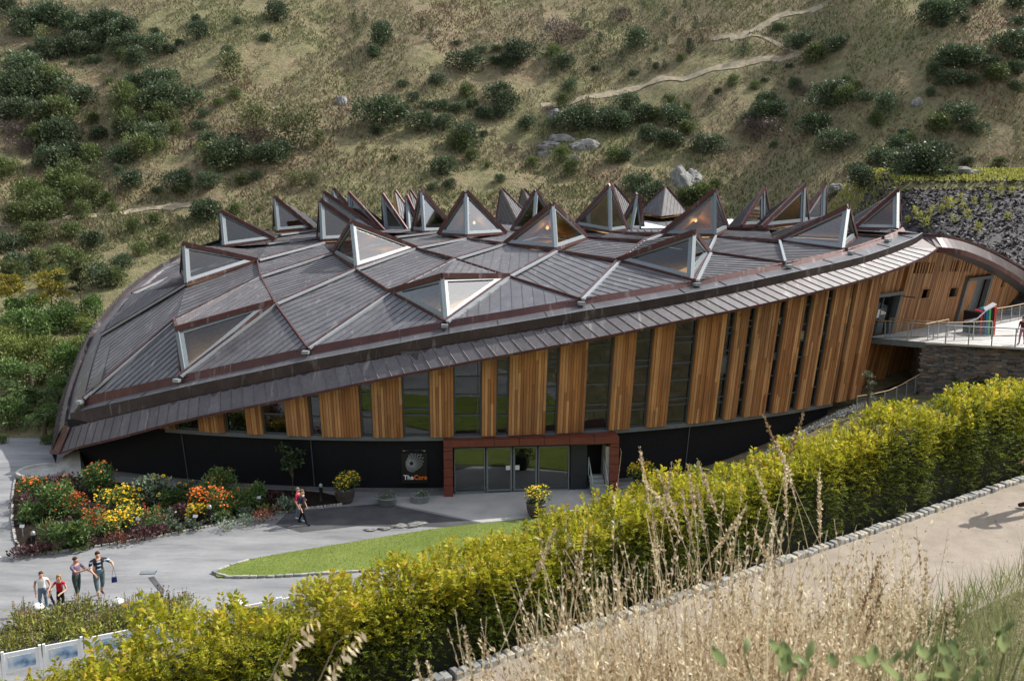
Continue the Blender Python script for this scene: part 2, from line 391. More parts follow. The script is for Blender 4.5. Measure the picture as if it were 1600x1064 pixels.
# plaza asphalt
m, n, b, o = nodes('asphalt')
f1 = tex(n, .22, 6, .7, stretch=(.5, 1.6, 1)); f2 = tex(n, .55, 9, .72, stretch=(.4, 1.8, 1)); f3 = tex(n, 45, 3, .6)
c_ = ramp(n, [(.25, (.12, .123, .128)), (.5, (.20, .203, .207)), (.75, (.265, .267, .27))], f1)
c_ = mixc(n, .7, c_, ramp(n, [(.32, (.42, .42, .44)), (.5, (.95, .95, .95)), (.7, (1.25, 1.25, 1.25))], f2), 'MULTIPLY')
c_ = mixc(n, .4, c_, ramp(n, [(.3, (.6, .6, .6)), (.7, (1.4, 1.4, 1.4))], f3), 'MULTIPLY')
n.links.new(c_, b.inputs['Base Color']); b.inputs['Roughness'].default_value = .8; bump(n, b, f3, .3, .01); M['asphalt'] = m
mb = MB(); mb.add([(-75, 20, .012), (7.5, 20, .012), (7.5, 47, .012), (14, 52, .012), (-20, 60, .012), (-75, 60.5, .012)], [(0, 1, 2, 3, 4, 5)])
struct(mb.build('plaza', M['asphalt']))
# building shadow painted as a dark sheet, pale paving by the doors
M['tarmac_shade'] = plain('dark tarmac', (.055, .056, .06), .8, 0, .4, .9, .3)  # one dark colour for the asphalt repair and the painted shadow
M['paving'] = plain('entrance paving', (.34, .335, .32), .8, 0, .18, .6, .2)
pv = [gp(600, 786), gp(690, 803), gp(752, 817), gp(800, 813), gp(1060, 775), gp(1060, 745), gp(960, 762), gp(700, 774), gp(585, 779)]
struct(sheet('entrance_paving', pv, .030, M['paving']))
dk = [gp(450, 800), gp(520, 793), gp(598, 787), gp(752, 818), gp(700, 824), gp(560, 822), gp(470, 832), gp(430, 820)]
struct(sheet('building_shadow_sheet', dk, .022, M['tarmac_shade']))
# lawn
m, n, b, o = nodes('lawn'); f1 = tex(n, .5, 5, .6); f2 = tex(n, 18, 5, .8)
c_ = ramp(n, [(.3, (.125, .17, .035)), (.7, (.19, .235, .06))], f1); c_ = mixc(n, .7, c_, ramp(n, [(.3, (.6, .6, .55)), (.7, (1.35, 1.35, 1.3))], f2), 'MULTIPLY')
n.links.new(c_, b.inputs['Base Color']); b.inputs['Roughness'].default_value = .9; b.inputs['Specular IOR Level'].default_value = .15; bump(n, b, f2, 1, .05); M['lawn'] = m
lawn_back = smooth_poly([(*gp(333, 896), 0), (*gp(370, 882), 0), (*gp(420, 870), 0), (*gp(560, 847), 0), (*gp(700, 825), 0), (*gp(840, 811), 0), (*gp(930, 795), 0), (*gp(1010, 790), 0)])
lawn_front = smooth_poly([(*gp(1010, 870), 0), (*gp(700, 886), 0), (*gp(560, 894), 0), (*gp(430, 902), 0), (*gp(340, 903), 0)])
lp = [(p.x, p.y) for p in lawn_back + lawn_front]
struct(sheet('lawn', lp, .07, M['lawn'], .07))
V_, F_ = [], []
lx = np.array(lp); 
def inside(px_, py_, poly):
    c = np.zeros(len(px_), bool); j = len(poly) - 1
    for i in range(len(poly)):
        xi, yi = poly[i]; xj, yj = poly[j]
        c ^= ((yi > py_) != (yj > py_)) & (px_ < (xj - xi) * (py_ - yi) / (yj - yi + 1e-12) + xi); j = i
    return c
q = rng.uniform([lx[:, 0].min(), lx[:, 1].min()], [lx[:, 0].max(), lx[:, 1].max()], (60000, 2)); q = q[inside(q[:, 0], q[:, 1], lp)]
M['lawnblade'] = foliage('lawn blades', [(0, (.10, .15, .03)), (.6, (.17, .215, .05)), (1, (.25, .28, .085))], .25)
C = np.c_[q, np.full(len(q), .07)]; D = rng.normal(size=(len(q), 3)) * [.35, .35, .1] + [0, 0, 1]
tag(link('lawn_grass', np_mesh('lawn_grass', *leaves(C, D, rng.uniform(.03, .07, len(q)), .012), M['lawnblade'])), 'short mown green grass of the pointed lawn', 'grass', kind='stuff')
def stone_line(pts, name, label, size, mat, gap=.012, zf=None, cat='kerb', lim=290):
    """kerb built stone by stone along pts"""
    root = empty(name, pts[0], 0, label, cat)
    inv = Vector(pts[0]); variants = []
    for k in range(5):
        bm = bmesh.new(); bmesh.ops.create_cube(bm, size=1)
        for v in bm.verts: v.co = Vector((v.co.x * (size[0] - gap), v.co.y * size[1], v.co.z * size[2])) + Vector((rnd.uniform(-1, 1), rnd.uniform(-1, 1), rnd.uniform(-1, 1))) * size[2] * .05
        bmesh.ops.bevel(bm, geom=bm.edges[:], offset=size[2] * .1, segments=1, affect='EDGES')
        me = bpy.data.meshes.new('stone'); bm.to_mesh(me); bm.free(); me.materials.append(mat); variants.append(me)
    cnt = 0
    for i in range(len(pts) - 1):
        a, b_ = Vector(pts[i]), Vector(pts[i + 1]); L = (b_ - a).length; nn = max(1, round(L / size[0])); d = (b_ - a) / nn
        for j in range(nn):
            if cnt >= lim: break
            p = a + d * (j + .5); o_ = link('stone', variants[rnd.randrange(5)], root, p - inv + Vector((rnd.uniform(-.012, .012), rnd.uniform(-.012, .012), size[2] * .22 + rnd.uniform(-.014, .014))), math.atan2(d.y, d.x) + rnd.uniform(-.09, .09)); o_.scale = (rnd.uniform(.86, 1.0), rnd.uniform(.85, 1.12), rnd.uniform(.9, 1.1))
            cnt += 1
    return root
stone_line([Vector((p.x, p.y, .03)) for p in lawn_front[:-1] + [Vector((*gp(333, 896), 0))] + lawn_back[1:8]], 'lawn_kerb', 'pale low stone kerb edging the pointed green lawn', (.32, .12, .12), M['sett'])
# small pale boulders along the back of the lawn
def rock_mesh(name, mat, seed, flat=.6, sub=3):
    bm = bmesh.new(); bmesh.ops.create_icosphere(bm, subdivisions=sub + 1, radius=.5); r_ = np.random.default_rng(seed)
    planes = [(Vector(unit(r_.normal(size=3))), r_.uniform(.28, .44)) for _ in range(9)]
    for v in bm.verts:
        for pn, pd in planes:
            dd = v.co.dot(pn)
            if dd > pd: v.co -= pn * (dd - pd)
        nn_ = (float(fbm(v.co.x * 5 + seed * 3, v.co.y * 5 + v.co.z * 4, seed, 4)) - .5) * .34 + (float(fbm(v.co.z * 12 + 7, v.co.x * 3, seed, 2)) - .5) * .12
        v.co += v.co.normalized() * nn_; v.co.z *= flat
    me = bpy.data.meshes.new(name); bm.to_mesh(me); bm.free(); me.materials.append(mat); return me
rocks = [rock_mesh('rock', M['rock'], k, rnd.uniform(.6, 1.0)) for k in range(5)]
for k, (x, y, sz) in enumerate([(577, 829, .45), (600, 827, .5), (626, 823, .7), (652, 820, .8), (984, 792, .5), (1012, 788, .6)]):
    p = Pz(x, y, 0); o_ = link('boulder', rocks[k % 5], None, (p.x, p.y, .05), k * .2); o_.scale = (sz * 1.3, sz * .8, sz * .28)
    tag(o_, ['smallest pale stone half sunk at the back edge of the lawn', 'second small pale stone from the left at the lawn back edge', 'third flat pale stone at the lawn back edge', 'longest flat pale stone at the lawn back edge', 'pale stone at the right end of the lawn beyond the barrel planter', 'rightmost pale stone past the lawn behind the hedge tips'][k], 'stone', 'stones along the lawn edge')
# drain cover and trench scar on the plaza
p = Pz(232, 895, 0); dr = empty('drain_cover', (p.x, p.y, .02), .1, 'small rectangular iron drain cover set in the grey plaza', 'drain')
MB().box((0, 0, .0), (.62, .34, .02)).build('frame', M['darkframe'], dr)
for k in range(7): MB().box((-.24 + k * .08, 0, .014), (.045, .27, .012)).build('bar', M['steel'], dr)
pts = [Pz(x, y, .018) for x, y in ((236, 901), (253, 923), (235, 940))]
mb = MB(); 
for a, b_ in zip(pts, pts[1:]): mb.bar(a, b_, .22, .006)
struct(mb.build('asphalt_repair', M['tarmac_shade']))

# ------------------------------------------------------------------ THE BUILDING
bld = empty('core_building', (C0.x, C0.y - 20, 0), 0, 'large round timber hall with spiral copper roof and pointed glass skylights', 'building')
class PMB(MB):
    def build(s, name, mats, parent=None, smooth=False):
        o_ = MB.build(s, name, mats, None, smooth)
        if parent is not None: o_.parent = parent; o_.matrix_parent_inverse = Matrix.Translation(-BL) if parent is bld else Matrix.Identity(4)
        return o_
BL = Vector(bld.location)
sill_px = [(281, 670), (357, 674), (415, 676.5), (488, 678), (566, 678.6), (631, 678.6), (708, 677.6), (774, 677), (848, 675), (909, 671.5), (980, 667), (1036, 663), (1110, 657), (1144, 651), (1188, 647), (1225, 641.6), (1255, 634), (1293, 627), (1337, 617)]
def px_ang(px):
    y = float(np.interp(px, [a for a, _ in sill_px], [b_ for _, b_ in sill_px])); return ang(cone(px, y, 0.0))
# eave edge and gutter line
eave_px = [(93.5, 707), (125, 697), (195, 680), (260.5, 662), (330, 646), (430, 626), (556, 599), (650, 580), (750, 561), (850, 542.5), (953, 523), (1049, 503), (1100, 493), (1200, 472.7), (1260, 458.6), (1320, 444), (1369, 430), (1414, 414), (1450, 398), (1465, 387)]
EV = [cone(x, y, 1.0) for x, y in eave_px]
node_px = {'N0': (131, 622), 'N1': (281, 588), 'N2': (480, 544), 'N3': (695, 503), 'N4': (906, 468), 'N5': (1085, 439), 'N6': (1227, 411), 'N7': (1324, 390), 'N8': (1381, 371), 'N9': (1404, 362)}
NG = {k: cone(x, y, -1.25) for k, (x, y) in node_px.items()}
def circ(px, py, rad):
    return cone(px, py, rad - RW, 0.0)
for k, v in {'a1': (274, 500), 'a2': (430, 475), 'a3': (610, 456), 'a4': (794, 432), 'a5': (966, 407), 'a6': (1107, 394.5), 'a7': (1218, 376.5)}.items(): NG[k] = circ(*v, 37.9)
for k, v in {'b1': (407, 432), 'b2': (555, 421), 'b3': (711, 405), 'b4': (869, 392), 'b5': (1006, 376.5), 'b6': (1119, 370)}.items(): NG[k] = circ(*v, 31.9)
for k, v in {'c1': (521, 395.5), 'c2': (649, 388), 'c3': (790, 381), 'c4': (917, 372)}.items(): NG[k] = circ(*v, 25.5)
for k, v in {'b0': (290, 445, 62.5), 'c0': (402, 407, 66.5), 'd1': (504, 380, 73.5), 'd3': (728, 373, 73.5), 'd5': (955, 363, 76), 'c5': (1033, 366.5, 70), 'b7': (1202, 357.5, 70), 'c6': (1120, 357, 74), 'a8': (1318, 366.5, 65),
             'W1': (159, 523, 61), 'W2': (206, 459, 67.5), 'W3': (260, 417, 73), 'W4': (330, 386, 79), 'd0': (416, 381.5, 75), 'e1': (499, 372, 80), 'f0': (436, 367.5, 83), 'f1': (499, 359.5, 89), 'd2': (617, 371, 76), 'e2': (686, 363, 81),
             'd4': (846, 366, 77), 'e3': (795, 362, 82), 'e5': (1030, 360.5, 78), 'e4': (958, 359, 82), 'd7': (1150, 353, 78), 'a9': (1392, 358, 66), 'e8': (1330, 356, 72)}.items(): NG[k] = P(*v)
CEN = Vector((C0.x + 6, 88))
def seg_line(a, b_, n_=6, lift=0.0, sag=0.0):
    out = []
    for i in range(n_ + 1):
        t = i / n_; p = NG[a].lerp(NG[b_], t) if isinstance(a, str) else a.lerp(b_, t); out.append(p + Vector((0, 0, lift - sag * 4 * t * (1 - t))))
    return out
def surf_quad(q, sag):
    """smooth patch through the corner points; returns z at plan position via mean-value-ish bilinear"""
    L, Bm, Rr, T = q
    A = np.array([[p.x, p.y, p.x * p.y * 0 + 1] for p in q]); z = np.array([p.z for p in q])
    co, *_ = np.linalg.lstsq(A, z, rcond=None); res = z - A @ co
    cx = sum((p for p in q), Vector()) / len(q)
    rad = max((p - cx).length for p in q)
    def f(x, y):
        w_ = [1 / ((x - p.x) ** 2 + (y - p.y) ** 2 + .02) for p in q]; s_ = sum(w_)
        zz = co[0] * x + co[1] * y + co[2] + sum(a * b_ for a, b_ in zip(w_, res)) / s_
        return zz - sag * max(0, 1 - ((x - cx.x) ** 2 + (y - cx.y) ** 2) / (rad * rad)) 
    return f
PAN_COUNT = [0]
def make_pans(poly, zf, dirv, spacing, parent, mat, lift=.0, rib=.034, joined=False, jname='pan', rib_h=.032, K=5):
    """standing-seam pans: strips of the plan polygon along dirv, each with an upstand seam on one side"""
    d = Vector((dirv.x, dirv.y)).normalized(); s_ = Vector((-d.y, d.x)); pl = [Vector((p.x, p.y)) for p in poly]
    off = [p.dot(s_) for p in pl]; o0, o1 = min(off), max(off); nst = max(1, round((o1 - o0) / spacing)); st = (o1 - o0) / nst
    def span(o_):
        ts = []
        for i in range(len(pl)):
            a, b_ = pl[i], pl[(i + 1) % len(pl)]; oa, ob = a.dot(s_), b_.dot(s_)
            if abs(ob - oa) > 1e-9 and min(oa, ob) - 1e-7 <= o_ <= max(oa, ob) + 1e-7:
                t = (o_ - oa) / (ob - oa); ts.append(a.lerp(b_, min(max(t, 0), 1)).dot(d))
        if not ts: return None
        return min(ts), max(ts)
    J = PMB()
    for i in range(nst):
        cuts = [o0 + i * st] + sorted(x for x in off if o0 + i * st + .02 < x < o0 + (i + 1) * st - .02) + [o0 + (i + 1) * st]
        cols_ = []
        for o_ in cuts:
            sp = span(min(max(o_, o0 + 1e-4), o1 - 1e-4))
            if sp: cols_.append((o_, sp))
        if len(cols_) < 2: continue
        mb = J if joined else PMB()
        base = len(mb.v); nc = len(cols_)
        for o_, (t0, t1) in cols_:
            for k in range(K + 1):
                p2 = d * (t0 + (t1 - t0) * k / K) + s_ * o_; mb.v.append((p2.x, p2.y, zf(p2.x, p2.y) + lift))
        for cidx in range(nc - 1):
            for k in range(K):
                a = base + cidx * (K + 1) + k; mb.f.append((a, a + 1, a + K + 2, a + K + 1)); mb.m.append(0)
        o_, (t0, t1) = cols_[0]
        if i > 0 and t1 - t0 > .12:
            pts = []
            for k in range(K + 1):
                p2 = d * (t0 + (t1 - t0) * k / K) + s_ * o_; pts.append((p2.x, p2.y, zf(p2.x, p2.y) + lift))
            mb.polybar(pts, rib, rib_h, mi=1)
        if not joined: mb.build(jname, [mat, M['copper_seam']], parent); PAN_COUNT[0] += 1
    if joined: return J.build(jname, [mat, M['copper_seam']], parent)
M['copper_seam'] = copper('copper seam', (.075, .068, .072), (.13, .12, .125), .4, (.45, .6))
cells_flat = [  # corner names, seams as separate pans?
    ('N0', 'a1', 'N1'), ('N1', 'a2', 'N2'), ('N2', 'a3', 'N3'), ('N3', 'a4', 'N4'), ('N4', 'a5', 'N5'), ('N5', 'a6', 'N6'), ('N6', 'a7', 'N7'), ('N7', 'a8', 'N8'),
    ('a2', 'N2', 'a3', 'b2'), ('a4', 'N4', 'a5', 'b4'), ('a6', 'N6', 'a7', 'b6'),
    ('b0', 'a1', 'b1', 'c0'), ('b1', 'a2', 'b2', 'c1'), ('b2', 'a3', 'b3', 'c2'), ('b3', 'a4', 'b4', 'c3'), ('b4', 'a5', 'b5', 'c4'), ('b5', 'a6', 'b6', 'c5'), ('b6', 'a7', 'b7', 'c6'),
    ('W1', 'N0', 'a1', 'b0'), ('W2', 'W1', 'b0'), ('W3', 'W2', 'b0', 'W3b'), ('c0', 'b1', 'c1', 'd1'), ('c2', 'b3', 'c3', 'd3'), ('c4', 'b5', 'c5', 'd5')]
far_cells = [('d0', 'c0', 'd1', 'e1'), ('f0', 'd0', 'e1', 'f1'), ('d2', 'c2', 'd3', 'e2'), ('d3', 'c3', 'd4', 'e3'), ('d5', 'c5', 'e5', 'e4'), ('c6', 'b7', 'd7'), ('a8', 'N8', 'N9', 'a9'), ('a8', 'a9', 'e8'), ('W3b', 'c0', 'd0', 'W4'), ('W4', 'd0', 'f0'), ('d4', 'c4', 'd5', 'e4'), ('e3', 'd4', 'e4'), ('e2', 'd3', 'e3'), ('W3', 'W3b', 'W4')]
NG['W3b'] = P(345, 395, 76)
for nm in cells_flat + far_cells:
    q = [NG[k] for k in nm]; cen = sum(q, Vector()) / len(q)
    zf = surf_quad(q if len(q) == 4 else q + [cen], .22 if len(q) == 4 else .05)
    dirv = Vector((CEN.x, CEN.y, 0)) - Vector((cen.x, cen.y, 0))
    if cen.x < -12: dirv = Vector((.72, .69, 0))
    elif cen.x > 12: dirv = Vector((-.75, .66, 0))
    else: dirv = Vector((.72, .69, 0)).lerp(Vector((-.75, .66, 0)), sstep(-14, 14, cen.x).item()); 
    # slab under the pans
    mb = PMB(); mb.prism([(p.x, p.y, zf(p.x, p.y) - .22 - (.25 if len(q) == 4 else .1)) for p in q], (0, 0, .12))
    pn = mb.build('roof_panel', M['copper_fascia'], bld)
    far = nm in far_cells
    make_pans(q, zf, dirv, .56 if not far else .6, pn, M['copper'], 0, joined=far, jname='pan' if not far else 'pans')
    if far: pn.children[0]['kind'] = 'stuff'
# ridge caps and flashing strips along the spiral lines
up_right = [('N0', 'a1'), ('N1', 'a2'), ('N2', 'a3'), ('N3', 'a4'), ('N4', 'a5'), ('N5', 'a6'), ('a1', 'b1'), ('a2', 'b2'), ('a3', 'b3'), ('a4', 'b4'), ('a5', 'b5'), ('W1', 'b0'), ('b1', 'c1'), ('b2', 'c2'), ('b3', 'c3'), ('c0', 'd1'), ('c2', 'd3'), ('d0', 'e1'), ('b5', 'c5'), ('f0', 'f1'), ('d2', 'e2'), ('W2', 'W3b')]
up_left = [('N1', 'a1'), ('N2', 'a2'), ('N3', 'a3'), ('N4', 'a4'), ('N5', 'a5'), ('N6', 'a6'), ('N7', 'a7'), ('a2', 'b1'), ('a3', 'b2'), ('a4', 'b3'), ('a5', 'b4'), ('a6', 'b5'), ('a7', 'b6'), ('b1', 'c0'), ('b2', 'c1'), ('b3', 'c2'), ('b4', 'c3'), ('b5', 'c4'), ('b7', 'c6'), ('N8', 'a8'), ('c3', 'd3'), ('c5', 'd5')]
for a, b_ in up_right:
    pts = seg_line(a, b_, 6, .02); d = (pts[-1] - pts[0]).normalized(); sd = d.cross(Vector((0, 0, 1))).normalized()
    PMB().polybar([p + Vector((0, 0, -.10)) for p in pts], .10, .21).build('ridge_cap', M['copper_edge'], bld)
    PMB().polybar([p + sd * .17 + Vector((0, 0, -.06)) for p in pts], .19, .11).build('flashing_strip', M['steel'], bld)
for a, b_ in up_left:
    pts = seg_line(a, b_, 6, .02)
    PMB().polybar([p + Vector((0, 0, -.12)) for p in pts], .09, .20).build('ridge_cap', M['copper_edge'], bld)
for a, b_ in [('N6', 'a7'), ('a6', 'b6')]:
    PMB().polybar(seg_line(a, b_, 6, -.1), .14, .22).build('ridge_cap', M['steel'], bld)
for k in range(0, 9):
    p = NG['N%d' % k]; PMB().box(p + (p - Vector((C0.x, C0.y, p.z))).normalized() * .28 + Vector((0, 0, -.16)), (.34, .3, .16), ang(p)).build('gutter_outlet', M['steel'], bld)
# roof deck under everything
def ringpts():
    left = [NG['N0'], NG['W1'], NG['W2'], NG['W3'], NG['W4'], P(420, 366, 90), Vector((-14, 104, 11.3)), Vector((-2, 110, 11.6)), Vector((10, 110, 11.7)), Vector((22, 102, 11.6)), Vector((30, 90, 11.5)), Vector((31, 78, 11.6)), Vector((28.5, 68, 12.2)), NG['N9']]
    front = [NG['N%d' % k] for k in range(8, 0, -1)]
    return left + front
ring = ringpts()
mb = PMB(); cen = Vector((2, 84, 11.35)); prev = None
rows = []
for t in (0, .14, .3, .5, .75, 1):
    row = []
    for p in ring:
        q = p.lerp(cen, t); zt = p.z + (cen.z - p.z) * (1 - (1 - t) ** 2.1); q.z = zt - .75 * (1 if t > 0 else .6); row.append(q)
    rows.append(row)
for i in range(len(rows) - 1):
    nR = len(ring); mb.add(rows[i] + rows[i + 1], [(j, (j + 1) % nR, nR + (j + 1) % nR, nR + j) for j in range(nR)])
mb.build('roof_deck', M['copper_fascia'], bld, True)
# the plain far part of the roof: concentric standing-seam field beyond the crest
mb = PMB(); fr = [NG['W4'], NG['f0'], NG['f1'], NG['e2'], NG['e3'], NG['e4'], NG['e5'], NG['d7'], NG['e8'], NG['a9']]
bk = [P(420, 366, 90), Vector((-14, 104, 11.3)), Vector((-8, 108, 11.4)), Vector((-2, 110, 11.5)), Vector((4, 110, 11.6)), Vector((10, 110, 11.6)), Vector((16, 107, 11.6)), Vector((22, 102, 11.6)), Vector((30, 90, 11.5)), Vector((31, 78, 11.6))]
for i in range(len(fr) - 1):
    mb.grid(lambda u, v: fr[i].lerp(fr[i + 1], u).lerp(bk[i].lerp(bk[i + 1], u), v) - Vector((0, 0, .12 + .5 * 4 * v * (1 - v) * 0)), 6, 6)
mb.build('rear_roof', M['copper'], bld)
for i in range(len(fr) - 1):
    mb = PMB()
    for k in range(7):
        u = k / 7; a = fr[i].lerp(fr[i + 1], u); b_ = bk[i].lerp(bk[i + 1], u); mb.bar(a - Vector((0, 0, .12)), b_ - Vector((0, 0, .12)), .05, .06)
    o_ = mb.build('rear_seams', M['copper_seam'], bld); o_['kind'] = 'stuff'
mb = PMB()
for pa in ([(1002, 347, 92), (1048, 357, 84), (1002, 357.5, 84)], [(1120, 343, 94), (1146, 343.5, 94), (1142, 354, 85), (1120, 354, 85)]):
    mb.prism([P(*k) for k in pa], (0, 0, .05))
mb.build('courtyard_lining', M['membrane'], bld)
# gutter, fascia, apron, soffit: front edge
def resample(pts, fn):
    return [fn(p) for p in pts]
eA = [ang(p) for p in EV]
def eave_at(a, ov=0.0):
    z = float(np.interp(a, eA, [p.z for p in EV])); return wall_pt(a, z, 1.0 + ov)
nk = ['N%d' % k for k in range(10)]; nA = [ang(NG[k]) for k in nk]; nZ = [NG[k].z for k in nk]
def n_at(a):
    z = float(np.interp(a, nA, nZ)); r = float(np.interp(a, nA, [(Vector((NG[k].x, NG[k].y)) - C0).length for k in nk]))
    return Vector((C0.x + r * math.sin(a), C0.y - r * math.cos(a), z))
A0, A1 = eA[0], eA[-1]
NA = 128
prof = [(-.05, -.03), (.03, .17), (.50, .30), (.51, .24), (.545, .24), (.555, .53), (1.0, 1.0)]
def edge_pt(a, uf, zf):
    n_ = n_at(min(max(a, nA[0]), nA[-1])) if a > nA[0] else None
    e = eave_at(a)
    if n_ is None: n_ = wall_pt(a, e.z + 1.9, -1.6); n_ = n_at(nA[0]) + (e - eave_at(nA[0])) * .35
    if a > nA[-1]: n_ = n_at(nA[-1]) + (e - eave_at(nA[-1])) * .9
    p = n_.lerp(e, uf); p.z = n_.z + (e.z - n_.z) * zf; return p
aa = [A0 + (A1 - A0) * i / NA for i in range(NA + 1)]
def strip(name, k0, k1, mat, a_list=aa, par=bld):
    mb = PMB(); v = []
    for a in a_list: v += [edge_pt(a, *prof[k]) for k in range(k0, k1 + 1)]
    w_ = k1 - k0 + 1
    mb.add(v, [(i * w_ + j, (i + 1) * w_ + j, (i + 1) * w_ + j + 1, i * w_ + j + 1) for i in range(len(a_list) - 1) for j in range(w_ - 1)])
    return mb.build(name, mat, par)
strip('gutter_kerb', 0, 1, M['copper_edge']); strip('gutter_shelf', 1, 3, M['copper']); strip('fascia_top', 3, 4, M['steel']); strip('fascia', 4, 5, M['copper_fascia'])
ap = strip('eave_apron', 5, 6, M['copper_fascia']); ap.location.z -= .03
mb = PMB()
for i in range(0, NA, 6):
    a = aa[i]; mb.bar(edge_pt(a, .05, .17) , edge_pt(a, .49, .29), .03, .03)
o_ = mb.build('gutter_joints', M['copper_seam'], bld); o_['kind'] = 'stuff'
npan = 84
for i in range(npan):
    a0 = A0 + (A1 - A0) * i / npan; a1 = A0 + (A1 - A0) * (i + 1) / npan; mb = PMB(); sk = -.006 - .018 * (i / npan)
    p = [edge_pt(a0 + sk, .555, .53), edge_pt(a1 + sk, .555, .53), edge_pt(a1, 1.02, 1.01), edge_pt(a0, 1.02, 1.01)]
    if i == 0: p[0] = edge_pt(a0, .555, .53)
    mb.add(p, [(0, 1, 2, 3)]); mb.bar(p[0] + Vector((0, 0, .0)), p[3], .034, .03, mi=1)
    mb.build('pan', [M['copper_apron'], M['copper_seam']], ap)
# eave drip edge + soffit
mb = PMB(); mb.polybar([edge_pt(a, 1.02, 1.0) + Vector((0, 0, -.12)) for a in aa], .07, .13); mb.build('drip_edge', M['copper_edge'], bld)
mb = PMB(); v = []
for a in aa: v += [edge_pt(a, 1.0, 1.0) + Vector((0, 0, -.05)), wall_pt(a, eave_at(a).z + .12, -.7)]
mb.add(v, [(2 * i, 2 * i + 1, 2 * i + 3, 2 * i + 2) for i in range(NA)]); mb.build('soffit', M['darkframe'], bld)
# left end: gutter, kerb and rolled edge running back and up
lo_px = [(80, 706, 52.2), (88, 655, 54.8), (97, 622, 57), (114, 575, 60), (125, 548, 62), (143, 516, 64), (170, 484, 66.6), (200, 452, 69.2), (234, 430, 72), (259, 414, 74.3), (288, 400, 77.5), (345, 379, 83), (420, 362, 91)]
LO = smooth_poly([P(*k) for k in lo_px], 3)
li_px = [(131, 622, 0), (138, 590, 55.5), (146, 560, 58), (153, 538, 59.8), (160, 521, 61.2), (170, 502, 63.2), (190, 477, 66), (212, 454, 68.2), (240, 430, 71.3), (262, 415.5, 73.6), (291, 401, 77), (345, 381, 82.2), (420, 364.5, 90)]
LI = smooth_poly([NG['N0']] + [P(*k) for k in li_px[1:]], 3)
K_ = len(LO)
def edge_sheet(name, fa, fb, mat):
    mb = PMB(); v = []
    for i in range(K_): v += [fa(i), fb(i)]
    mb.add(v, [(2 * i, 2 * i + 2, 2 * i + 3, 2 * i + 1) for i in range(K_ - 1)]); return mb.build(name, mat, bld)
mid = lambda i, t, dz=0: LI[i].lerp(LO[i], t) + Vector((0, 0, dz))
edge_sheet('end_underlay', lambda i: LI[i] + (LI[i] - LO[i]) * .5 + Vector((0, 0, -.55)), lambda i: mid(i, .06, -.07), M['copper'])
edge_sheet('end_shelf', lambda i: mid(i, .0, -.05), lambda i: mid(i, .55, .02), M['copper'])
edge_sheet('end_kerb', lambda i: mid(i, .55, .02), lambda i: mid(i, .6, .32 ), M['copper_fascia'])
edge_sheet('end_kerb_top', lambda i: mid(i, .6, .32), lambda i: mid(i, .75, .32), M['copper_apron'])
ea = edge_sheet('end_apron', lambda i: mid(i, .75, .32), lambda i: mid(i, 1.0, 0), M['copper_apron'])
edge_sheet('end_skirt', lambda i: mid(i, 1.0, 0), lambda i: mid(i, .9, -1.0), M['copper_fascia'])
for i in range(0, K_ - 1):
    for t in (0, .5):
        f_ = lambda fr_, dz: mid(i, fr_, dz).lerp(mid(i + 1, fr_, dz), t)
        PMB().bar(f_(.75, .32), f_(1.0, 0), .06, .06).build('seam', M['copper_seam'], ea)
# corner piece joining apron and left edge
c0_ = edge_pt(A0, .555, .53); c1_ = edge_pt(A0, 1, 1); mb = PMB()
mb.add([c0_, c1_, LO[0], mid(0, .6, .32)], [(0, 1, 2, 3)]); mb.add([NG['N0'], edge_pt(A0, .5, .3), mid(0, .55, .02), LI[0]], [(0, 1, 2, 3)])
mb.add([edge_pt(A0, .5, .3), c0_, mid(0, .6, .32), mid(0, .55, .02)], [(0, 1, 2, 3)]); mb.build('corner_hip', M['copper_edge'], bld)
mb = PMB(); mb.polybar([c0_ + Vector((0, 0, -.06)), c1_ + Vector((0, 0, -.08))], .2, .16); mb.polybar([c1_ + Vector((0, 0, -.1)), LO[0] + Vector((0, 0, -.1))], .15, .2); mb.build('hip_cap', M['copper_edge'], bld)
# right end: prow and rear edge falling away
pr = EV[-1]
re_px = [(1465, 387, pr.y), (1500, 391, 58.2), (1530, 401, 60.3), (1560, 415, 62.6), (1585, 430, 64.8), (1612, 450, 67.2), (1650, 480, 70)]
RE = smooth_poly([pr] + [P(*k) for k in re_px[1:]], 4)
rt_px = [(1439, 367, pr.y + 2.6), (1470, 369, 60), (1505, 376, 62), (1540, 389, 64), (1572, 405, 66.2), (1605, 424, 68.6), (1650, 452, 71.5)]
RT = smooth_poly([P(*k) for k in rt_px], 4)
KR = len(RE)
mb = PMB(); v = []
for i in range(KR): v += [RT[i], RT[i].lerp(RE[i], .45) - Vector((0, 0, .42))]
mb.add(v, [(2 * i, 2 * i + 1, 2 * i + 3, 2 * i + 2) for i in range(KR - 1)]); mb.build('rear_fascia', M['copper_fascia'], bld)
mb = PMB(); v = []
for i in range(KR): v += [RT[i].lerp(RE[i], .45) - Vector((0, 0, .42)), RE[i]]
mb.add(v, [(2 * i, 2 * i + 1, 2 * i + 3, 2 * i + 2) for i in range(KR - 1)]); rap = mb.build('rear_apron', M['copper_apron'], bld)
for i in range(0, KR - 1):
    for t in (0, .5):
        a = (RT[i].lerp(RE[i], .45) - Vector((0, 0, .42))).lerp(RT[i + 1].lerp(RE[i + 1], .45) - Vector((0, 0, .42)), t); PMB().bar(a, RE[i].lerp(RE[i + 1], t), .05, .05).build('seam', M['copper_seam'], rap)
PMB().polybar([p - Vector((0, 0, .3)) for p in RE], .12, .32).build('rear_drip_edge', M['copper_edge'], bld)
mb = PMB(); mb.polybar([p - Vector((0, 0, .05)) for p in RT], .16, .14); mb.build('rear_edge_cap', M['copper_edge'], bld)
mb = PMB(); v = []
